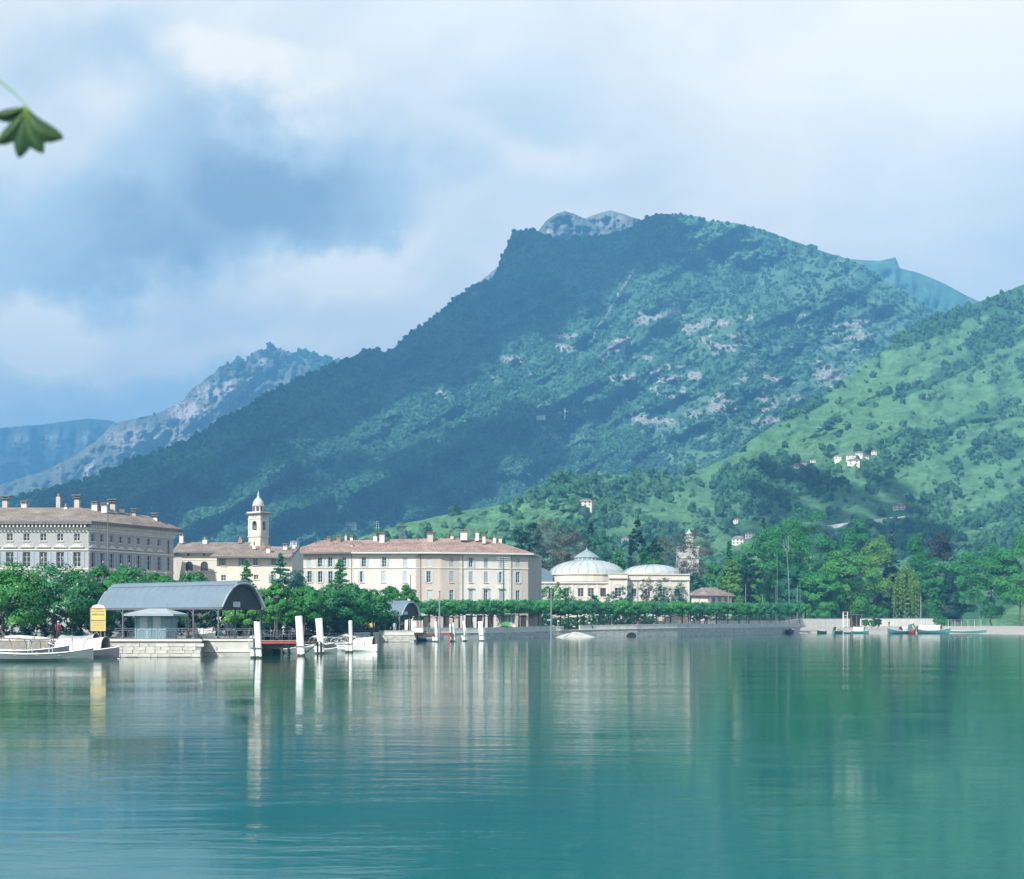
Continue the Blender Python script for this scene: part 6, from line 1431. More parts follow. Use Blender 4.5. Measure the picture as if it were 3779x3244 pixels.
# ------------------------------------------------------------------ kiosk
ki = thing('kiosk', 'small pale blue panelled kiosk with flat hipped roof behind the scroll railing', 'kiosk')
ka, kb_, kc = (GX(498, 155.4), 155.4), (GX(612, 155.2), 155.2), (GX(652, 158), 158.0); kf, ks = Frame(ka, kb_), Frame(kb_, kc); kt = GZ(2267, 155.4)
wall(kf, LEVEL, kt, [(u, u+.75, LEVEL+1.05, LEVEL+2.25) for u in (.42, 1.68)], MATS['kiosk'], ki, reveal=.04); wall(ks, LEVEL, kt, [(.7, 1.5, LEVEL+.1, LEVEL+2.25)], MATS['kiosk'], ki, reveal=.05)
kd = (ka[0]+kc[0]-kb_[0], ka[1]+kc[1]-kb_[1]); wall(Frame(kc, kd), LEVEL, kt, [], MATS['kiosk'], ki); wall(Frame(kd, ka), LEVEL, kt, [], MATS['kiosk'], ki)
for u in (.42, 1.68):
    pn = kf.box(MB(), u+.01, u+.74, LEVEL+1.06, LEVEL+2.24, -.038, -.02).build('panel', MATS['shutter_pale'], ki); mb = MB()
    for k in range(7): kf.box(mb, u+.06, u+.69, LEVEL+1.12+k*.155, LEVEL+1.20+k*.155, -.02, .0)
    mb.build('slat', MATS['shutter_pale'], pn)
ks.box(MB(), .71, 1.49, LEVEL+.11, LEVEL+2.24, -.045, -.02).build('door', MATS['shutter_green'], ki)
for fr, us in ((kf, (0, 1.42, kf.W-.14)), (ks, (0.02, ks.W-.16))):
    for u in us: fr.box(MB(), u, u+.14, LEVEL, kt-.1, .002, .07).build('corner_strip', MATS['kiosk'], ki)
kf.box(MB(), 0, kf.W, LEVEL, LEVEL+.3, .072, .1).build('plinth', MATS['kiosk'], ki)
e_ = [Vector((GX(456, 154.2), 154.2, kt+.02)), Vector((GX(640, 153.9), 153.9, kt+.02)), Vector((GX(697, 159.5), 159.5, kt+.02)), Vector((GX(500, 160), 160.0, kt+.02))]
c0, c1 = P(545, 2246, 156.6), P(612, 2246, 157.2)
r_ = roof_poly(ki, [(e_[0], e_[1], c1, c0), (e_[1], e_[2], c1), (e_[2], e_[3], c0, c1), (e_[3], e_[0], c0)], 'kiosk_roof')
MB().prism([q+Vector((0, 0, -.02)) for q in e_], (0, 0, 0), (0, 0, -.14)).build('fascia', MATS['kiosk_roof'], r_)
for a, b_ in ((e_[0], c0), (e_[1], c1)): MB().tube([a+Vector((0, 0, .02)), b_+Vector((0, 0, .03))], .035, 5).build('hip_ridge', MATS['zinc_seam'], r_)

# ------------------------------------------------------------------ lettering and notice boards
def lettering(parent, text, x, y, z, size, width=None, material='ink', name='lettering'):
    cu = bpy.data.curves.new(name, 'FONT'); cu.body = text; cu.size = size; cu.align_x = 'CENTER'; cu.align_y = 'CENTER'; cu.extrude = .004
    tmp = bpy.data.objects.new(name, cu); COL.objects.link(tmp)
    if width:
        bpy.context.view_layer.update(); w = max(tmp.dimensions.x, .01); sx = width/w
    else: sx = 1
    me = bpy.data.meshes.new_from_object(tmp.evaluated_get(bpy.context.evaluated_depsgraph_get())); bpy.data.objects.remove(tmp)
    me.transform(Matrix.Translation((x, y, z)) @ Matrix.Rotation(math.pi/2, 4, 'X') @ Matrix.Diagonal((sx, 1, 1, 1)))
    me.materials.clear()
    return obj(name, me, MATS[material], parent)
nb = thing('notice_board', 'yellow advertising board with curved white top between chestnut and kiosk', 'sign'); Yb = 158.6
bx0, bx1, bz0, bz1 = GX(334, Yb), GX(390, Yb), GZ(2328, Yb), GZ(2244, Yb)
MB().box(bx0, bx1, Yb, Yb+.08, bz0, bz1).build('board', MATS['sign_yellow'], nb)
fr_ = MB(); 
for a, b_ in (((bx0, bz0), (bx1, bz0)), ((bx0, bz1), (bx1, bz1)), ((bx0, bz0), (bx0, bz1)), ((bx1, bz0), (bx1, bz1)), ((bx0, bz0+(bz1-bz0)*.48), (bx1, bz0+(bz1-bz0)*.48))): fr_.beam((a[0], Yb-.02, a[1]), (b_[0], Yb-.02, b_[1]), .05, .05)
fr_.build('frame', MATS['wood_pale'], nb)
mid = (bx0+bx1)/2; MB().prism([(mid+.62*math.cos(a), Yb, bz1+.03+.3*math.sin(a)) for a in np.linspace(0, math.pi, 11)], (0, 0, 0), (0, .08, 0)).build('crest', MATS['white_paint'], nb)
for x in (bx0+.12, bx1-.12): MB().box(x-.05, x+.05, Yb+.083, Yb+.18, LEVEL, bz1-.1).build('post', MATS['wood'], nb)
for txt, y, sz, wd in (('LUGANO', 2248, .16, .8), ('HOTEL RESTAURANT', 2256, .16, 1.25), ('AMERICANA', 2268, .27, 1.15)): lettering(nb, txt, mid, Yb-.006, GZ(y, Yb), sz, wd)
for k, y in enumerate((2291, 2297, 2303, 2309, 2315, 2321)):   # lines too small to read
    mb = MB(); x = bx0+.14
    while x < bx1-.2:
        w = rs_.uniform(.05, .16); mb.box(x, min(x+w, bx1-.12), Yb-.006, Yb-.002, GZ(y, Yb)-.025, GZ(y, Yb)+.025); x += w+.04
    mb.build('small_print', MATS['wood'], nb)
nb2 = thing('notice_board', 'pale yellow board with arched top left of the small shelter', 'sign'); Yb = 258.0
x0, x1, z0, z1 = GX(1346, Yb), GX(1382, Yb), GZ(2317, Yb), GZ(2264, Yb); c = (x0+x1)/2
MB().prism([(x0, Yb, z0), (x1, Yb, z0), (x1, Yb, z1)]+[(c+(x1-x0)/2*math.cos(a), Yb, z1+.28*math.sin(a)) for a in np.linspace(.2, math.pi-.2, 7)]+[(x0, Yb, z1)], (0, 0, 0), (0, .08, 0)).build('board', MATS['sign_yellow'], nb2)
for x in (x0+.15, x1-.15): MB().box(x-.05, x+.05, Yb+.083, Yb+.17, LEVEL, z1-.1).build('post', MATS['wood'], nb2)
for k in range(8):
    mb = MB(); x = x0+.12
    while x < x1-.25:
        w = rs_.uniform(.06, .2); mb.box(x, x+w, Yb-.006, Yb-.002, z1-.25-k*.22, z1-.2-k*.22); x += w+.05
    mb.build('small_print', MATS['wood'], nb2)

# ------------------------------------------------------------------ scroll railing on the near quay
def railing(label, pts, zb, h, step=2.15):
    t = thing('railing', label, 'railing'); mb = None
    for a, b_ in zip(pts[:-1], pts[1:]):
        L = (b_-a).length; k = max(1, round(L/step)); u = (b_-a).normalized()
        for i in range(k):
            q0, q1 = a+u*(L*i/k), a+u*(L*(i+1)/k); w = L/k
            MB().tube([q0+Vector((0, 0, zb)), q0+Vector((0, 0, zb+h+.06))], .03, 6).build('post', MATS['iron_grey'], t)
            m_ = MB()
            for zz in (.08, h-.16, h): m_.beam(q0+Vector((0, 0, zb+zz)), q1+Vector((0, 0, zb+zz)), .05, .05)
            R = (h-.26)/2; zc = zb+.08+R; nR = max(1, int(w/(2*R+.1)))
            for j in range(nR):
                c = q0+u*(w*(j+.5)/nR)+Vector((0, 0, zc))
                m_.ring(c, u, Vector((0, 0, 1)), R*.96, .028, 16, 4); m_.ring(c, u, Vector((0, 0, 1)), R*.5, .024, 12, 4)
                for s in (-1, 1): m_.beam(c-u*R*.66+Vector((0, 0, -s*R*.66)), c+u*R*.66+Vector((0, 0, s*R*.66)), .028)
            m_.build('scroll_panel', MATS['iron_grey'], t)
    MB().tube([pts[-1]+Vector((0, 0, zb)), pts[-1]+Vector((0, 0, zb+h+.06))], .03, 6).build('post', MATS['iron_grey'], t)
    return t
q = lambda x, Y: Vector((GX(x, Y), Y, 0))
railing('iron scroll railing along the rubble quay in front of the kiosk', [q(425, 153.2), q(738, 153.2)], 1.64, .98)
railing('iron scroll railing on the plastered quay in front of the shelter arch', [q(750, 157.2), q(932, 157.2)], 1.60, .98)
def plain_rail(label, pts, zb, h, step, rails=(.35, .7, 1.0), material='iron_grey'):
    t = thing('railing', label, 'railing')
    for a, b_ in zip(pts[:-1], pts[1:]):
        L = (b_-a).length; k = max(1, round(L/step)); d = b_-a
        for i in range(k+1): MB().tube([a+d*(i/k)+Vector((0, 0, zb)), a+d*(i/k)+Vector((0, 0, zb+h))], .03, 5).build('post', MATS[material], t)
        for r in rails: MB().beam(a+Vector((0, 0, zb+h*r)), b_+Vector((0, 0, zb+h*r)), .035).build('rail', MATS[material], t)
    return t
plain_rail('plain iron railing along the back of the boat harbour', [q(948, 206), q(1398, 262.4)], 1.56, 1.0, 2.6)
# tall thin pole on the quay between kiosk and shelter
pl = thing('quay_pole', 'thin dark pole at the corner of the rubble quay right of the kiosk', 'pole')
MB().tube([P(697, 2362, 153.6), P(694, 2258, 153.6)], .05, 6).build('pole', MATS['iron'], pl); MB().lathe([(.12, 0), (.12, .12), (.05, .18)], 8, P(697, 2362, 153.6)).build('foot', MATS['iron'], pl)

# ------------------------------------------------------------------ lamp posts
def lamp(label, x, Y, ytop):
    t = thing('lamp_post', label, 'street lamp', (GX(x, Y), Y, LEVEL), 0, 'lamp posts by the shelter'); h = GZ(ytop, Y)-LEVEL
    MB().lathe([(.2, 0), (.2, .5), (.12, .6), (.09, .9), (.06, 1.2), (.05, h-1.0), (.09, h-.98), (.05, h-.9)], 8).build('post', MATS['iron'], t)
    MB().beam((-.45, 0, h-1.35), (.45, 0, h-1.35), .04).build('ladder_bar', MATS['iron'], t)
    l_ = MB().lathe([(.14, h-.85), (.30, h-.3), (.001, h-.3)], 6).build('lantern', MATS['glass'], t)
    MB().lathe([(.42, h-.297), (.36, h-.2), (.16, h-.02), (.05, h), (.06, h+.1), (.001, h+.14)], 8).build('lantern_roof', MATS['iron'], l_)
    mb = MB()
    for k in range(6):
        a = 2*math.pi*(k+.5)/6; mb.beam((.145*math.cos(a), .145*math.sin(a), h-.85), (.305*math.cos(a), .305*math.sin(a), h-.3), .025)
    mb.build('lantern_bars', MATS['iron'], l_); return t
lamp('lamp post with a funnel-shaped lantern close to the right side of the shelter arch', 966, 166, 2190)
lamp('lamp post with a funnel-shaped lantern standing free between the shelter and the tallest white post', 1023, 170, 2196)

# ------------------------------------------------------------------ white mooring posts
def mooring(label, Y, parts):
    """parts: (x_top, y_top, x_bottom, width px) timbers bolted side by side"""
    t = thing('mooring_post', label, 'post', group='white mooring posts')
    for i, (xt, yt, xb, w) in enumerate(parts):
        yb = HY+CH*F/Y; a = P(xb, yb, Y)+Vector((0, 0, 0)); b_ = P(xt, yt, Y); d = (b_-a); a2 = a-d.normalized()*1.6
        mb = MB(); ww = w*Y/F; mb.beam(a2, b_, ww*.46, ww*.46); 
        m_ = MB(); q_ = (b_-a2).to_track_quat('X', 'Z').to_matrix().to_4x4(); q_.translation = a2; L = (b_-a2).length; r = ww*.5
        pts = [(r*math.cos(k*math.pi/4+.39), r*math.sin(k*math.pi/4+.39)) for k in range(8)]
        vs_ = [q_ @ Vector((0, *p_)) for p_ in pts]+[q_ @ Vector((L-.04, *p_)) for p_ in pts]+[q_ @ Vector((L, p_[0]*.8, p_[1]*.8)) for p_ in pts]
        fs_ = [(k, (k+1) % 8, 8+(k+1) % 8, 8+k) for k in range(8)]+[(8+k, 8+(k+1) % 8, 16+(k+1) % 8, 16+k) for k in range(8)]+[tuple(range(16, 24))]
        MB().add(vs_, fs_).build('timber', MATS['white_paint'], t)
    for (xt, yt, xb, w) in parts:
        ww = w*Y/F; c_ = P(xb, HY+CH*F/Y, Y); MB().lathe([(ww*.53, -.4), (ww*.54, .05), (ww*.53, .16+.08*rs_.random())], 8, c_).build('weed_band', MATS['weed'], t)
    xm = sum(p_[2] for p_ in parts)/len(parts); wd = (max(p_[2] for p_ in parts)-min(p_[2] for p_ in parts)+parts[0][3])*Y/F
    zb = .9; q0 = P(xm, HY+CH*F/Y, Y); MB().box(q0.x-wd*.56, q0.x+wd*.50, Y-.26, Y+.26, zb, zb+.07).build('iron_band', MATS['iron_grey'], t)
    return t
mooring('white mooring post at the corner of the plastered quay, a short stump beside it', WY(2430), [(943, 2293, 951, 13), (953, 2295, 961, 13), (931, 2390, 932, 15)])
mooring('thickest and tallest leaning white mooring post beside the red footbridge', WY(2422), [(1097, 2274, 1105, 15), (1108, 2273, 1118, 15), (1100, 2277, 1111, 14)])
mooring('white mooring post second from the red footbridge, with a bluish stump on its left', WY(2413), [(1170, 2283, 1182, 14), (1183, 2281, 1191, 14), (1166, 2374, 1168, 13)])
mooring('slender white mooring post before the covered white boat', WY(2409), [(1293, 2290, 1296, 14), (1280, 2372, 1281, 14)])
mooring('white mooring post at the tip of the second jetty, stump at its left', WY(2369), [(1608, 2293, 1612, 11), (1600, 2348, 1601, 10)])
mooring('double white mooring post of unequal timbers at the end of the second jetty', WY(2368), [(1662, 2304, 1666, 10), (1671, 2298, 1676, 10)])
mooring('thin leaning white mooring post right of the second jetty', WY(2367), [(1712, 2292, 1720, 11), (1707, 2344, 1711, 11)])
mooring('rightmost white mooring post standing alone before the parapet', WY(2366), [(1768, 2293, 1774, 10), (1777, 2293, 1782, 10)])

# ------------------------------------------------------------------ footbridge and jetties
jt = thing('footbridge', 'red iron footbridge leading from the quay to the leaning white posts', 'bridge')
A, B = q(932, 159), q(1100, 160)
MB().beam(A+Vector((0, 0, 1.28)), B+Vector((0, 0, 1.28)), .12, .22).build('girder', MATS['red_paint'], jt); MB().beam(A+Vector((0, 1.6, 1.28)), B+Vector((0, 1.6, 1.28)), .12, .22).build('girder', MATS['red_paint'], jt)
k = 14
for i in range(k):
    a = A+(B-A)*(i/k); w = (B-A).length/k*.93; MB().box(a.x, a.x+w, a.y-.1, a.y+1.75, 1.395, 1.45).build('plank', MATS['wood_pale'], jt)
for dy in (0, 1.6):
    for i in range(6):
        a = A+(B-A)*(i/5)+Vector((0, dy, 0)); MB().tube([a+Vector((0, 0, 1.4)), a+Vector((0, 0, 2.4))], .025, 5).build('rail_post', MATS['iron_grey'], jt)
    for z in (1.85, 2.38): MB().beam(A+Vector((0, dy, z)), B+Vector((0, dy, z)), .03).build('rail', MATS['iron_grey'], jt)
for x, m_ in ((1098, 'red_paint'), (1040, 'iron')): MB().tube([q(x, 160)+Vector((0, 0, -1.5)), q(x, 160)+Vector((0, 0, 1.2))], .12, 6).build('pile', MATS[m_], jt)
for x in (1040, 1098): MB().tube([q(x, 161.6)+Vector((0, 0, -1.5)), q(x, 161.6)+Vector((0, 0, 1.2))], .12, 6).build('pile', MATS['iron'], jt)
pf = thing('landing_stage', 'dark timber landing stage on iron legs between the two thick white posts', 'jetty'); A, B = q(1105, 162), q(1172, 166)
for i in range(8):
    a = A+(B-A)*(i/8); MB().box(a.x, a.x+.2, a.y, a.y+3, 1.2, 1.26).build('plank', MATS['wood'], pf)
mb = MB()
for i in (0, 1):
    for dy in (.1, 2.8): mb.tube([A+(B-A)*i+Vector((0, dy, -1.5)), A+(B-A)*i+Vector((0, dy, 1.2))], .09, 6)
mb.beam(A+Vector((0, .1, -.2)), B+Vector((0, .1, 1.1)), .06); mb.beam(A+Vector((0, .1, 1.12)), B+Vector((0, .1, 1.12)), .1, .14); mb.build('legs', MATS['iron'], pf)
j2 = thing('jetty', 'narrow jetty with red edge beam and pale railing by the small shelter', 'jetty'); A, B = q(1527, 266.5), q(1672, 269)
MB().beam(A+Vector((0, 0, 1.28)), B+Vector((0, 0, 1.28)), .12, .2).build('girder', MATS['red_paint'], j2)
for i in range(16):
    a = A+(B-A)*(i/16); MB().box(a.x, a.x+.36, a.y-.05, a.y+1.6, 1.385, 1.44).build('plank', MATS['wood_pale'], j2)
for dy in (0, 1.5):
    for i in range(7): a = A+(B-A)*(i/6)+Vector((0, dy, 0)); MB().tube([a+Vector((0, 0, 1.4)), a+Vector((0, 0, 2.35))], .035, 5).build('rail_post', MATS['zinc_seam'], j2)
    for z in (1.85, 2.33): MB().beam(A+Vector((0, dy, z)), B+Vector((0, dy, z)), .05).build('rail', MATS['zinc_seam'], j2)
for x, m_ in ((1540, 'iron'), (1600, 'iron'), (1658, 'red_paint'), (1672, 'iron')): MB().tube([q(x, 268)+Vector((0, 0, -1.5)), q(x, 268)+Vector((0, 0, 1.25))], .13, 6).build('pile', MATS[m_], j2)
MB().box(A.x-.2, A.x+1.5, A.y-.15, A.y-.06, 1.5, 2.2).build('panel', MATS['white_paint'], j2)

# ------------------------------------------------------------------ boats
def boat(label, bow, stern, beam, fb, hull='hull_dark', canopy=None, name='rowing_boat', sheer=.35, clr='white_cloth', trim_='white_paint', gr=None, extra=None):
    """open lake boat from stern to bow (ground points on the water)"""
    t = thing(name, label, 'boat', group=gr); b0, s0 = Vector((bow[0], bow[1], 0)), Vector((stern[0], stern[1], 0)); L = (b0-s0).length; u = (b0-s0).normalized(); v = Vector((-u.y, u.x, 0))
    n = 13; secs = []
    for i in range(n):
        s = i/(n-1); w = beam/2*(math.sin(math.pi*(0.16+0.84*s))**.75 if s < .999 else .02)*(1 if s > .1 else .9); zt_ = fb*(1+sheer*(2*abs(s-.42))**2.2); kz = -.22+.5*fb*max(0, (s-.8)/.2)**2
        ov = .12*L*max(0, (s-.85)/.15)**2*0
        secs.append((s, w, zt_, kz))
    mb = MB(); ring_ = []
    for (s, w, zt_, kz) in secs:
        c = s0+u*(L*s); ring_.append([c+v*-w+Vector((0, 0, zt_)), c+v*(-w*.86)+Vector((0, 0, zt_*.35)), c+v*(-w*.4)+Vector((0, 0, kz+.03)), c+v*(w*.4)+Vector((0, 0, kz+.03)), c+v*(w*.86)+Vector((0, 0, zt_*.35)), c+v*w+Vector((0, 0, zt_))])
    vs_ = [p_ for r in ring_ for p_ in r]; fs_ = []
    for i in range(n-1):
        for k in range(5): fs_.append((i*6+k, i*6+k+1, (i+1)*6+k+1, (i+1)*6+k))
    fs_.append((0, 1, 2, 3, 4, 5)); mb.add(vs_, fs_); h_ = mb.build('hull', MATS[hull], t)
    for k, sg in ((0, -1), (5, 1)): MB().tube([r[k] for r in ring_], .045, 5).build('gunwale', MATS[trim_], h_)
    ins = MB(); fl = [s0+u*(L*s)+Vector((0, 0, .12))+v*(sg*w*.7) for sg in (-1, 1) for (s, w, zt_, kz) in secs[1:-1]]; m_ = n-2
    ins.add(fl, [(i, i+1, m_+i+1, m_+i) for i in range(m_-1)]); ins.build('floor', MATS['wood'], t)
    for s in (.3, .5, .7):
        c = s0+u*(L*s); w = beam/2*math.sin(math.pi*(.16+.84*s))**.75*.97; MB().prism([c-v*w+u*-.12+Vector((0, 0, fb*.75)), c+v*w+u*-.12+Vector((0, 0, fb*.75)), c+v*w+u*.12+Vector((0, 0, fb*.75)), c-v*w+u*.12+Vector((0, 0, fb*.75))], (0, 0, 0), (0, 0, .04)).build('thwart', MATS['wood_pale'], t)
    if canopy:
        (ca, cb, ch, kind) = canopy; K = 9
        def arc(s, grow=1.0):
            i = min(range(n), key=lambda k_: abs(secs[k_][0]-s)); w = secs[i][1]*1.0*grow; c = s0+u*(L*s); z0 = secs[i][2]
            return [c+v*(w*math.cos(a))+Vector((0, 0, z0+ch*grow*math.sin(a)**.8)) for a in np.linspace(0, math.pi, K)]
        hoops = np.linspace(ca, cb, 4 if kind != 'frame' else 3)
        for s in hoops: MB().tube(arc(float(s), 1.01 if kind != 'frame' else 1.0), .04, 5).build('hoop', MATS['wood_pale' if kind != 'frame' else 'shutter_pale'], t)
        if kind == 'cover':
            mb = MB(); a_ = [arc(float(s), 1.0+.015*math.sin(7*s)) for s in np.linspace(ca, cb, 7)]
            mb.add([p_ for r in a_ for p_ in r], [(i*K+k, (i+1)*K+k, (i+1)*K+k+1, i*K+k+1) for i in range(6) for k in range(K-1)]); cv = mb.build('canopy', MATS[clr], t, True)
            for i in (2, 4): MB().tube([p_+Vector((0, 0, .02)) for p_ in a_[i]], .025, 4, False).build('seam', MATS['grey_cloth'], cv)
        elif kind == 'roll':
            mb = MB(); z_ = secs[6][2]+ch; a, b_ = s0+u*(L*ca)+Vector((0, 0, z_)), s0+u*(L*cb)+Vector((0, 0, z_-.1)); mb.tube([a, a.lerp(b_, .3)+Vector((0, 0, .05)), a.lerp(b_, .7), b_], [.14, .2, .17, .1], 8); mb.build('rolled_canopy', MATS[clr], t, True)
    return t
def gp(x, yw, dy=0): Y = WY(yw)+dy; return (GX(x, Y), Y)
W_ = lambda x, Y: (GX(x, Y), Y)
boat('nearest pale lake boat with bare canopy hoops at the left edge', W_(345, 138), W_(-60, 137.0), 2.1, .62, 'hull_pale', (.42, .80, 1.15, 'frame'), 'lake_boat', .55)
boat('canvas-covered lake boat moored left of the rubble quay', W_(440, 147.5), W_(175, 153.5), 2.1, .62, 'hull_dark', (.22, .82, 1.1, 'cover'), 'lake_boat', .5)
boat('lake boat with furled white awning behind the nearest boat', W_(255, 146), W_(-80, 149), 2.0, .7, 'hull_dark', (.3, .8, 1.15, 'roll'), 'lake_boat', .5)
boat('lake boat under a grey tarpaulin behind the covered one', W_(395, 155), W_(190, 157.2), 1.9, .95, 'hull_dark', (.2, .8, .95, 'cover'), 'lake_boat', .5, 'grey_cloth')
boat('pale rowing boat tied under the red footbridge', W_(1095, 171), W_(1015, 175), 1.3, .42, 'hull_pale', None)
boat('white rowing boat with dark keel right of the second white post', W_(1245, 172.5), W_(1165, 174), 1.3, .40, 'hull_pale', None)
boat('large white covered excursion boat behind the slender white post', W_(1392, 181), W_(1255, 185), 1.9, .55, 'white_paint', (.5, .92, .95, 'cover'), 'excursion_boat', .3)
boat('dark skiff with furled white awning behind the second white post', W_(1235, 186), W_(1130, 190), 1.5, .6, 'hull_dark', (.25, .75, .9, 'roll'))
boat('dark brown skiff moored stern-on beside the large covered boat', W_(1300, 188), W_(1190, 205), 1.6, .6, 'wood', (.3, .7, .8, 'frame'))
boat('black skiff with a boom at the back of the harbour', W_(1345, 196), W_(1245, 214), 1.6, .65, 'hull_dark', (.2, .7, .8, 'roll'))
boat('pale rowing boat alongside the landing stage behind the first bridge pile', W_(1160, 182), W_(1095, 186), 1.3, .42, 'hull_pale', None)
boat('pale boat lying under the second jetty', W_(1625, 273), W_(1548, 277), 1.5, .5, 'hull_pale', None)
# on the right shore
boat('stubby dark boat with white stern at the end of the parapet', W_(2916, 436), W_(2918, 443), 1.9, .95, 'hull_dark', (.3, .7, .5, 'cover'), gr='small boats by the beach')
boat('dark rowing boat moored first on the beach, left of the awning boats', W_(3015, 445), W_(3047, 452), 1.5, .6, 'hull_teal', (.3, .7, .5, 'frame'), gr='small boats by the beach')
boat('small teal boat with a striped stern awning', W_(3110, 449), W_(3075, 443), 1.5, .65, 'hull_teal', (.2, .5, 1.1, 'cover'), gr='small boats by the beach')
boat('little flat boat between the two awning boats', W_(3112, 444), W_(3138, 446), 1.1, .35, 'hull_teal', (.3, .6, .8, 'frame'), gr='small boats by the beach')
boat('teal boat with a broad white awning before the small conical tree', W_(3207, 444), W_(3142, 446), 1.6, .6, 'hull_teal', (.12, .72, 1.15, 'cover'), gr='small boats by the beach')
boat('long-prowed boat with white awning left of the red boat', W_(3275, 440), W_(3372, 443), 1.9, .7, 'hull_teal', (.1, .5, 1.2, 'cover'), 'excursion_boat', .9)
boat('red boat with arched cabin hood facing the lake', W_(3372, 434), W_(3358, 447), 2.2, .8, 'red_paint', (.25, .9, 1.7, 'cover'), 'excursion_boat', .25, 'hull_teal')
boat('large excursion boat with white awning and round openings right of the red boat', W_(3508, 436), W_(3388, 442), 2.1, .85, 'hull_teal', (.05, .72, 1.3, 'cover'), 'excursion_boat', .6)
boat('long pale excursion boat at the right end of the beach', W_(3640, 438), W_(3490, 446), 2.0, .7, 'hull_teal', (.15, .6, 1.5, 'frame'), 'excursion_boat', .5)

# ------------------------------------------------------------------ poles
def pole(label, x, y0, y1, Y, r=.10, material='wood_pale', arms=0, name='telegraph_pole'):
    t = thing(name, label, 'pole'); a, b_ = P(x, y0, Y), P(x, y1, Y); MB().tube([a, b_], [r*1.25, r*.8], 7).build('pole', MATS[material], t)
    MB().lathe([(r*1.1, 0), (r*1.1, .08), (.001, .2)], 7, b_).build('cap', MATS['iron'], t)
    for k in range(arms): MB().beam((b_.x-.45, Y-.05, b_.z-.3-k*.45), (b_.x+.45, Y-.05, b_.z-.3-k*.45), .06).build('crossarm', MATS['iron'], t)
    return t
pole('grey pole standing in the lake before the parapet, right of the long house', 2034, 2365, 2172, WY(2353)-1, .14, 'zinc_seam')
pole('leaning grey pole before the pollarded trees at the second jetty', 1622, 2385, 2185, 266, .13, 'zinc_seam')
pole('thin dark pole rising behind the small shelter arch', 1515, 2330, 2126, 276, .07, 'iron')
pole('dark thin pole before the smaller dome of the theatre', 2354, 2320, 2144, 372, .08, 'iron')
pole('thin pole in front of the pavilion', 2580, 2310, 2200, 420, .08, 'zinc_seam'); pole('thin pale pole right of the pavilion front', 2623, 2310, 2204, 424, .07, 'zinc_seam'); pole('thin pole at the right corner of the pavilion', 2688, 2310, 2172, 440, .08, 'zinc_seam')
pole('pale pole between the pavilion and the park', 2752, 2320, 2156, 428, .09, 'zinc_seam'); pole('short pale pole with a white shade before the park', 2814, 2310, 2196, 462, .08, 'zinc_seam'); pole('tall pale flagpole in front of the park trees', 2868, 2310, 2048, 455, .05, 'zinc_seam', 0, 'flagpole')
pole('telegraph pole with crossarms beside the tall pale flagpole', 2863, 2310, 2166, 458, .10, 'iron_grey', 4); pole('pale pole at the end of the parapet where the beach begins', 2942, 2318, 2162, 456, .10, 'zinc_seam'); pole('telegraph pole with crossarms just right of the parapet end', 2953, 2310, 2172, 470, .10, 'iron_grey', 4)
pole('grey pole under the right side of the willow', 3398, 2285, 2200, 488, .12, 'zinc_seam')

# ------------------------------------------------------------------ garden wall, fence and small things behind promenade and beach
gw = thing('garden_wall', 'low whitewashed wall with thin fence behind promenade and beach', 'wall')
GWP = [q(2380, 402), q(2640, 422), q(2900, 468), q(2960, 520), q(3160, 530), q(3480, 532)]; gz = lambda p_: float(np.interp(p_.x, [GX(2380, 402), GX(2900, 468), GX(2960, 520), GX(3480, 532)], [3.25, 3.35, 3.9, 4.0]))
wall_strip(MB(), GWP, 0.6, gz, .3).build('wall', MATS['plaster_grey'], gw); wall_strip(MB(), [p_+Vector((0, -.05, 0)) for p_ in GWP], gz, lambda p_: gz(p_)+.1, .4).build('coping', MATS['trim'], gw)
for a, b_ in zip(GWP[:-1], GWP[1:]):
    k = max(2, int((b_-a).length/2.4))
    for i in range(k):
        c = a+(b_-a)*(i/k); z = gz(c); MB().tube([c+Vector((0, .1, z)), c+Vector((0, .1, z+1.35))], .04, 4).build('fence_post', MATS['iron_grey'], gw)
    for h in (.5, 1.25): MB().beam(a+Vector((0, .1, gz(a)+h)), b_+Vector((0, .1, gz(b_)+h)), .03).build('fence_rail', MATS['iron_grey'], gw)
plain_rail('tall pale fence at the right end of the beach under the dark tree', [q(3345, 478), q(3455, 478)], 1.9, 2.6, .8, (.1, .55, 1.0), 'zinc_seam')
plain_rail('light railing on the beach left of the white tower', [q(2985, 500), q(3130, 500)], 1.9, 1.4, 1.6, (.5, 1.0), 'zinc_seam')
plain_rail('white landing rail at the right end of the beach', [q(3500, 450), q(3620, 450)], 1.4, 2.2, 1.8, (.5, .75, 1.0), 'white_paint')
bt = thing('bathing_tower', 'narrow white ladder-like tower with steps on the beach', 'tower'); Y = 505; x0, x1 = GX(3113, Y), GX(3128, Y); z1 = GZ(2259, Y)
mb = MB()
for x in (x0, x1):
    for dy in (0, 1): mb.beam((x, Y+dy, 1.2), (x, Y+dy, z1), .12)
mb.build('frame', MATS['white_paint'], bt)
for k in range(5): MB().box(x0, x1, Y-.02, Y+1.05, 1.9+k*.75, 1.98+k*.75).build('step', MATS['white_paint'], bt)
MB().box(x0-.1, x1+.1, Y-.1, Y+1.1, z1+.003, z1+.2).build('roof', MATS['red_paint'], bt)
hu = thing('beach_hut', 'dark open beach shelter behind the small conical tree', 'hut'); Y = 512; x0, x1, z1 = GX(3143, Y), GX(3180, Y), GZ(2270, Y)
for x in (x0, (x0+x1)/2, x1): MB().box(x-.08, x+.08, Y, Y+.16, 1.2, z1).build('post', MATS['wood'], hu)
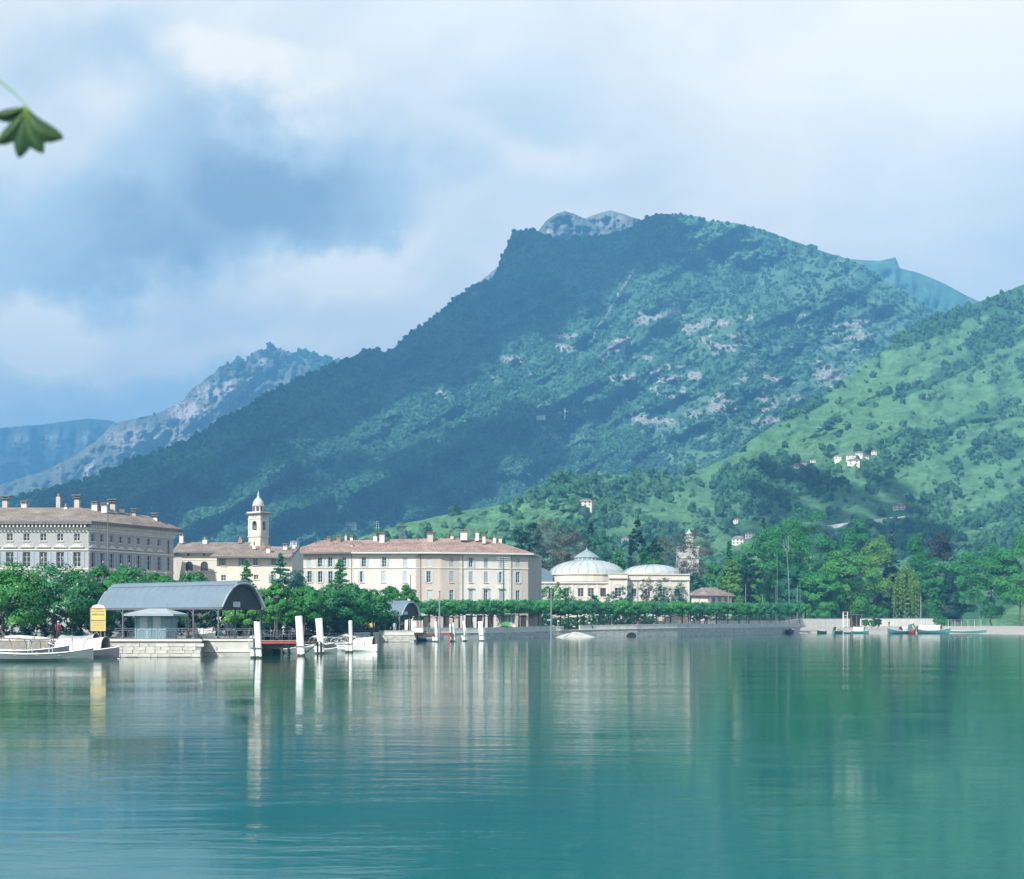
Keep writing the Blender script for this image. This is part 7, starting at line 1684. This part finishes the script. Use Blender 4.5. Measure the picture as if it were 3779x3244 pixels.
MB().box(x0-.3, x1+.3, Y-.3, Y+3, z1, z1+.15).build('roof', MATS['trim_dark'], hu); MB().box(x0, x1, Y+2.6, Y+2.7, 1.2, z1).build('back_wall', MATS['door_dark'], hu)
# little red-fronted kiosk between the trunks, pale booth
rk_ = thing('booth', 'little red-and-white booth seen between promenade trunks', 'kiosk'); Y = 415; x0, x1 = GX(2430, Y), GX(2458, Y)
MB().box(x0, x1, Y, Y+2, LEVEL, GZ(2284, Y)).build('base', MATS['plaster_white'], rk_); MB().box(x0, x1, Y, Y+2, GZ(2284, Y)+.003, GZ(2268, Y)).build('upper', MATS['brick_red'], rk_); MB().box(x0-.3, x1+.3, Y-.4, Y+2.3, GZ(2268, Y)+.003, GZ(2266, Y)).build('roof', MATS['trim'], rk_)
# tram and handcart behind the parapet
tm = thing('tram_car', 'cream tram car half hidden by trunks before the long house', 'tram'); Y = 328; x0, x1, zb, zt = GX(1832, Y), GX(1902, Y), LEVEL+.45, GZ(2266, Y)
MB().box(x0, x1, Y, Y+2, zb, zb+1.05).build('body', MATS['awning'], tm); MB().box(x0-.15, x1+.15, Y-.1, Y+2.1, zt-.2, zt).build('roof', MATS['trim'], tm); MB().box(x0+.1, x1-.1, Y+1.9, Y+1.95, zb+1.05, zt-.2).build('back_wall', MATS['shutter_grey'], tm)
for k in range(6): x = x0+.05+(x1-x0-.1)*k/5; MB().box(x-.05, x+.05, Y+.02, Y+.1, zb+1.053, zt-.203).build('pillar', MATS['awning'], tm)
for x in (x0+.8, x1-.8): MB().ring((x, Y-.02, LEVEL+.38), (1, 0, 0), (0, 0, 1), .32, .07, 14).build('wheel', MATS['iron'], tm)
hc = thing('handcart', 'bright green handcart standing behind the parapet before the tram', 'cart'); Y = 322.5; x0, x1 = GX(1852, Y), GX(1878, Y)
MB().box(x0, x1, Y, Y+.9, LEVEL+.55, GZ(2293, Y)).build('box', MATS['cart_green'], hc); MB().box(x0-.08, x1+.08, Y-.06, Y+.96, GZ(2293, Y)+.003, GZ(2292, Y)+.05).build('lid', MATS['iron'], hc)
for x in (x0+.3, x1-.3):
    w_ = MB().ring((x, Y-.06, LEVEL+.45), (1, 0, 0), (0, 0, 1), .4, .05, 16).build('wheel', MATS['wood'], hc); mb = MB()
    for k in range(6): a = k*math.pi/3; mb.beam((x, Y-.06, LEVEL+.45), (x+.4*math.cos(a), Y-.06, LEVEL+.45+.4*math.sin(a)), .03)
    mb.build('spokes', MATS['wood'], w_)

# ------------------------------------------------------------------ people
def cloth_mat(name, coat, legs, z_hip, z_neck):
    """clothing of one continuous figure: trousers or skirt below, coat, skin above the collar"""
    m, n, l, b, out = nt(name); t = n.new('ShaderNodeTexCoord'); sp = n.new('ShaderNodeSeparateXYZ'); l.new(t.outputs['Object'], sp.inputs[0])
    r = n.new('ShaderNodeValToRGB'); r.color_ramp.interpolation = 'CONSTANT'; mr = n.new('ShaderNodeMath'); mr.operation = 'DIVIDE'; l.new(sp.outputs[2], mr.inputs[0]); mr.inputs[1].default_value = 2.0
    l.new(mr.outputs[0], r.inputs[0]); e = r.color_ramp.elements; e[0].position = 0; e[0].color = (*legs, 1); e[1].position = z_hip/2; e[1].color = (*coat, 1); x = e.new(z_neck/2); x.color = (.5, .33, .25, 1)
    l.new(r.outputs[0], b.inputs['Base Color']); b.inputs['Roughness'].default_value = .85; return m
def person(label, loc, rz=0.0, pose='stand', coat=(.05, .05, .06), legs=(.04, .04, .045), hat='hat', hatm='ink', s=1.0):
    t = thing('person', label, 'person', loc, rz); t.scale = (s,)*3
    if pose == 'stand':
        J = [(0, 0, .95, .15), (0, 0, 1.2, .15), (0, 0, 1.42, .14), (0, 0, 1.52, .065), (0, -.01, 1.62, .095), (0, 0, 1.70, .08), (.2, 0, 1.40, .07), (.26, -.02, 1.13, .05), (.25, -.1, .88, .04), (-.2, 0, 1.40, .07), (-.26, -.02, 1.13, .05), (-.24, -.08, .88, .04), (.1, 0, .88, .1), (.11, -.02, .48, .075), (.11, .03, .07, .05), (.12, -.13, .03, .04), (-.1, 0, .88, .1), (-.11, -.05, .48, .075), (-.11, 0, .07, .05), (-.12, -.16, .03, .04)]
        hip, neck, head = .9, 1.5, (0, 0, 1.66)
    else:
        J = [(0, 0, .55, .16), (0, .02, .8, .16), (0, 0, 1.0, .15), (0, -.02, 1.1, .065), (0, -.04, 1.2, .095), (0, -.03, 1.28, .08), (.2, -.02, .98, .07), (.27, -.12, .74, .05), (.16, -.36, .66, .04), (-.2, -.02, .98, .07), (-.27, -.12, .74, .05), (-.16, -.36, .66, .04), (.1, -.08, .52, .1), (.12, -.46, .5, .08), (.12, -.48, .07, .05), (.12, -.62, .03, .04), (-.1, -.08, .52, .1), (-.12, -.46, .5, .08), (-.12, -.48, .07, .05), (-.12, -.62, .03, .04)]
        hip, neck, head = .62, 1.08, (0, -.03, 1.24)
    E = [(0, 1), (1, 2), (2, 3), (3, 4), (4, 5), (2, 6), (6, 7), (7, 8), (2, 9), (9, 10), (10, 11), (0, 12), (12, 13), (13, 14), (14, 15), (0, 16), (16, 17), (17, 18), (18, 19)]
    me = bpy.data.meshes.new('body'); me.from_pydata([j[:3] for j in J], E, []); me.update()
    o = obj('body', me, cloth_mat('clothes', coat, legs, hip, neck), t)
    md = o.modifiers.new('skin', 'SKIN'); md.use_smooth_shade = True
    for i, v in enumerate(me.skin_vertices[0].data): v.radius = (J[i][3], J[i][3]*.8); v.use_root = i == 0
    o.modifiers.new('sub', 'SUBSURF').levels = 1; o.modifiers['sub'].render_levels = 1
    if hat: MB().lathe([(.001, .03), (.17, .03), (.17, .045), (.10, .05), (.095, .15), (.001, .16)], 10, (head[0], head[1], head[2]+.02)).build('hat', MATS[hatm], t)
    return t
pq = lambda x, Y, z=LEVEL: (GX(x, Y), Y, z)
person('person in a blue dress standing on the promenade behind the parapet', pq(2052, 346), .5, 'stand', (.03, .06, .45), (.03, .06, .40))
person('person in dark clothes sitting on the parapet near the gap', pq(2178, 349.2, 1.85), 1.2, 'sit', s=1.0)
person('person in red standing between two promenade trunks', pq(2353, 361), .4, 'stand', (.45, .04, .04), (.35, .04, .04))
person('person in dark clothes seated on a bench, left of a talking pair', pq(2621, 390), .3, 'sit'); person('dark-clothed person seated close beside another on the promenade', pq(2629, 390.5), -.4, 'sit')
person('left one of two dark figures seated by a promenade trunk', pq(2662, 397), .3, 'sit'); person('right one of two dark figures seated by a promenade trunk', pq(2670, 397.5), -.3, 'sit')
person('lone person in dark clothes seated at the right end of the promenade', pq(2829, 430), .8, 'sit')
person('person standing upright on the beach above the awning boats', pq(3281, 470, 1.6), .2, 'stand')
person('boatman in dark clothes standing beside the red boat', pq(3384, 441, .5), .6, 'stand')
person('person in dark red beside the lake boats at the left edge', pq(215, 160), .4, 'stand', (.16, .03, .05), (.05, .04, .06), 'hat', 'white_cloth')
person('person in pale blue waiting under the small shelter', pq(1456, 272), .2, 'stand', (.35, .50, .62), (.30, .42, .55), None)
person('person in white walking before the dark doorways of the long house', pq(1586, 322), .3, 'stand', (.72, .70, .66), (.10, .10, .12))
person('person in grey under the long shelter, near its arched end', pq(836, 163.5), .3, 'stand', (.16, .20, .28), (.10, .12, .16)); person('second person under the long shelter, in a bluish coat', pq(852, 164), -.2, 'stand', (.12, .22, .32), (.10, .12, .16))

# stored covered skiff behind the railing
boat('white covered skiff laid up on the quay behind the scroll railing', W_(795, 158.6), W_(722, 160.5), .9, .35, 'hull_pale', (.1, .9, .5, 'cover'), 'stored_skiff').location = (0, 0, 1.75)

# ------------------------------------------------------------------ chestnut leaf hanging into the view
lf = thing('chestnut_leaf', 'dark green drooping chestnut leaf hanging in from the upper left', 'leaf'); YF = 5.0; hub = P(98, 392, YF)
m_leaf = leaf_mat('leaf_near', (0.03, 0.10, 0.045), (0.018, 0.065, 0.035), 30, .35, 0)
def leaflet(tip, wmax, bend):
    tip = Vector(tip); d = tip-hub; L = d.length; u = d.normalized(); v = Vector((u.z, 0, -u.x)); nn = 14; mb = MB(); vs_, fs_ = [], []
    for i in range(nn+1):
        s = i/nn; w = wmax*(math.sin(math.pi*min(1, s**1.35))**.8)*(1 if s < .99 else 0)+.0004; c = hub+u*(L*s)+v*(bend*math.sin(math.pi*s))+Vector((0, -.01*math.sin(3*s), 0)); rp = .0022*(i % 2)
        vs_ += [c-v*w+Vector((0, .012*w/wmax-rp, 0)), c+Vector((0, -.004, 0)), c+v*w+Vector((0, .012*w/wmax-rp, 0))]
    for i in range(nn): fs_ += [(i*3, i*3+1, i*3+4, i*3+3), (i*3+1, i*3+2, i*3+5, i*3+4)]
    o = MB().add(vs_+[tuple(Vector(p_)+Vector((0, .0012, 0))) for p_ in vs_], fs_+[tuple(reversed([k+len(vs_) for k in f])) for f in fs_]).build('leaflet', m_leaf, lf, True)
    MB().tube([vs_[i*3+1]+Vector((0, -.001, 0)) for i in range(nn)], [.0016*(1-i/nn)+.0004 for i in range(nn)], 5).build('midrib', MATS['leaf_yellow'], o)
for tp, w, bd in (((236, 512), .031, .028), ((160, 568), .027, .014), ((70, 585), .028, -.004), ((-15, 535), .025, -.016), ((-25, 430), .02, -.010)): leaflet(P(tp[0], tp[1], YF), w, bd)
MB().tube([hub, P(60, 350, YF+.02), P(0, 300, YF+.05), P(-80, 270, YF+.1)], [.0022, .0022, .003, .005], 6).build('stalk', MATS['leaf_yellow'], lf)

# ------------------------------------------------------------------ each Empty to the base of its thing
bpy.context.view_layer.update()
for o in list(COL.objects):
    if o.type == 'EMPTY' and o.parent is None and o.location.length < 1e-6 and o.children:
        lo, hi = [1e9]*3, [-1e9]*3
        for c in o.children_recursive:
            if c.type != 'MESH': continue
            for k in c.bound_box:
                w = c.matrix_world @ Vector(k)
                for i in range(3): lo[i] = min(lo[i], w[i]); hi[i] = max(hi[i], w[i])
        b0 = Vector(((lo[0]+hi[0])/2, (lo[1]+hi[1])/2, lo[2])); o.location = b0
        for c in o.children: c.location = c.location-b0
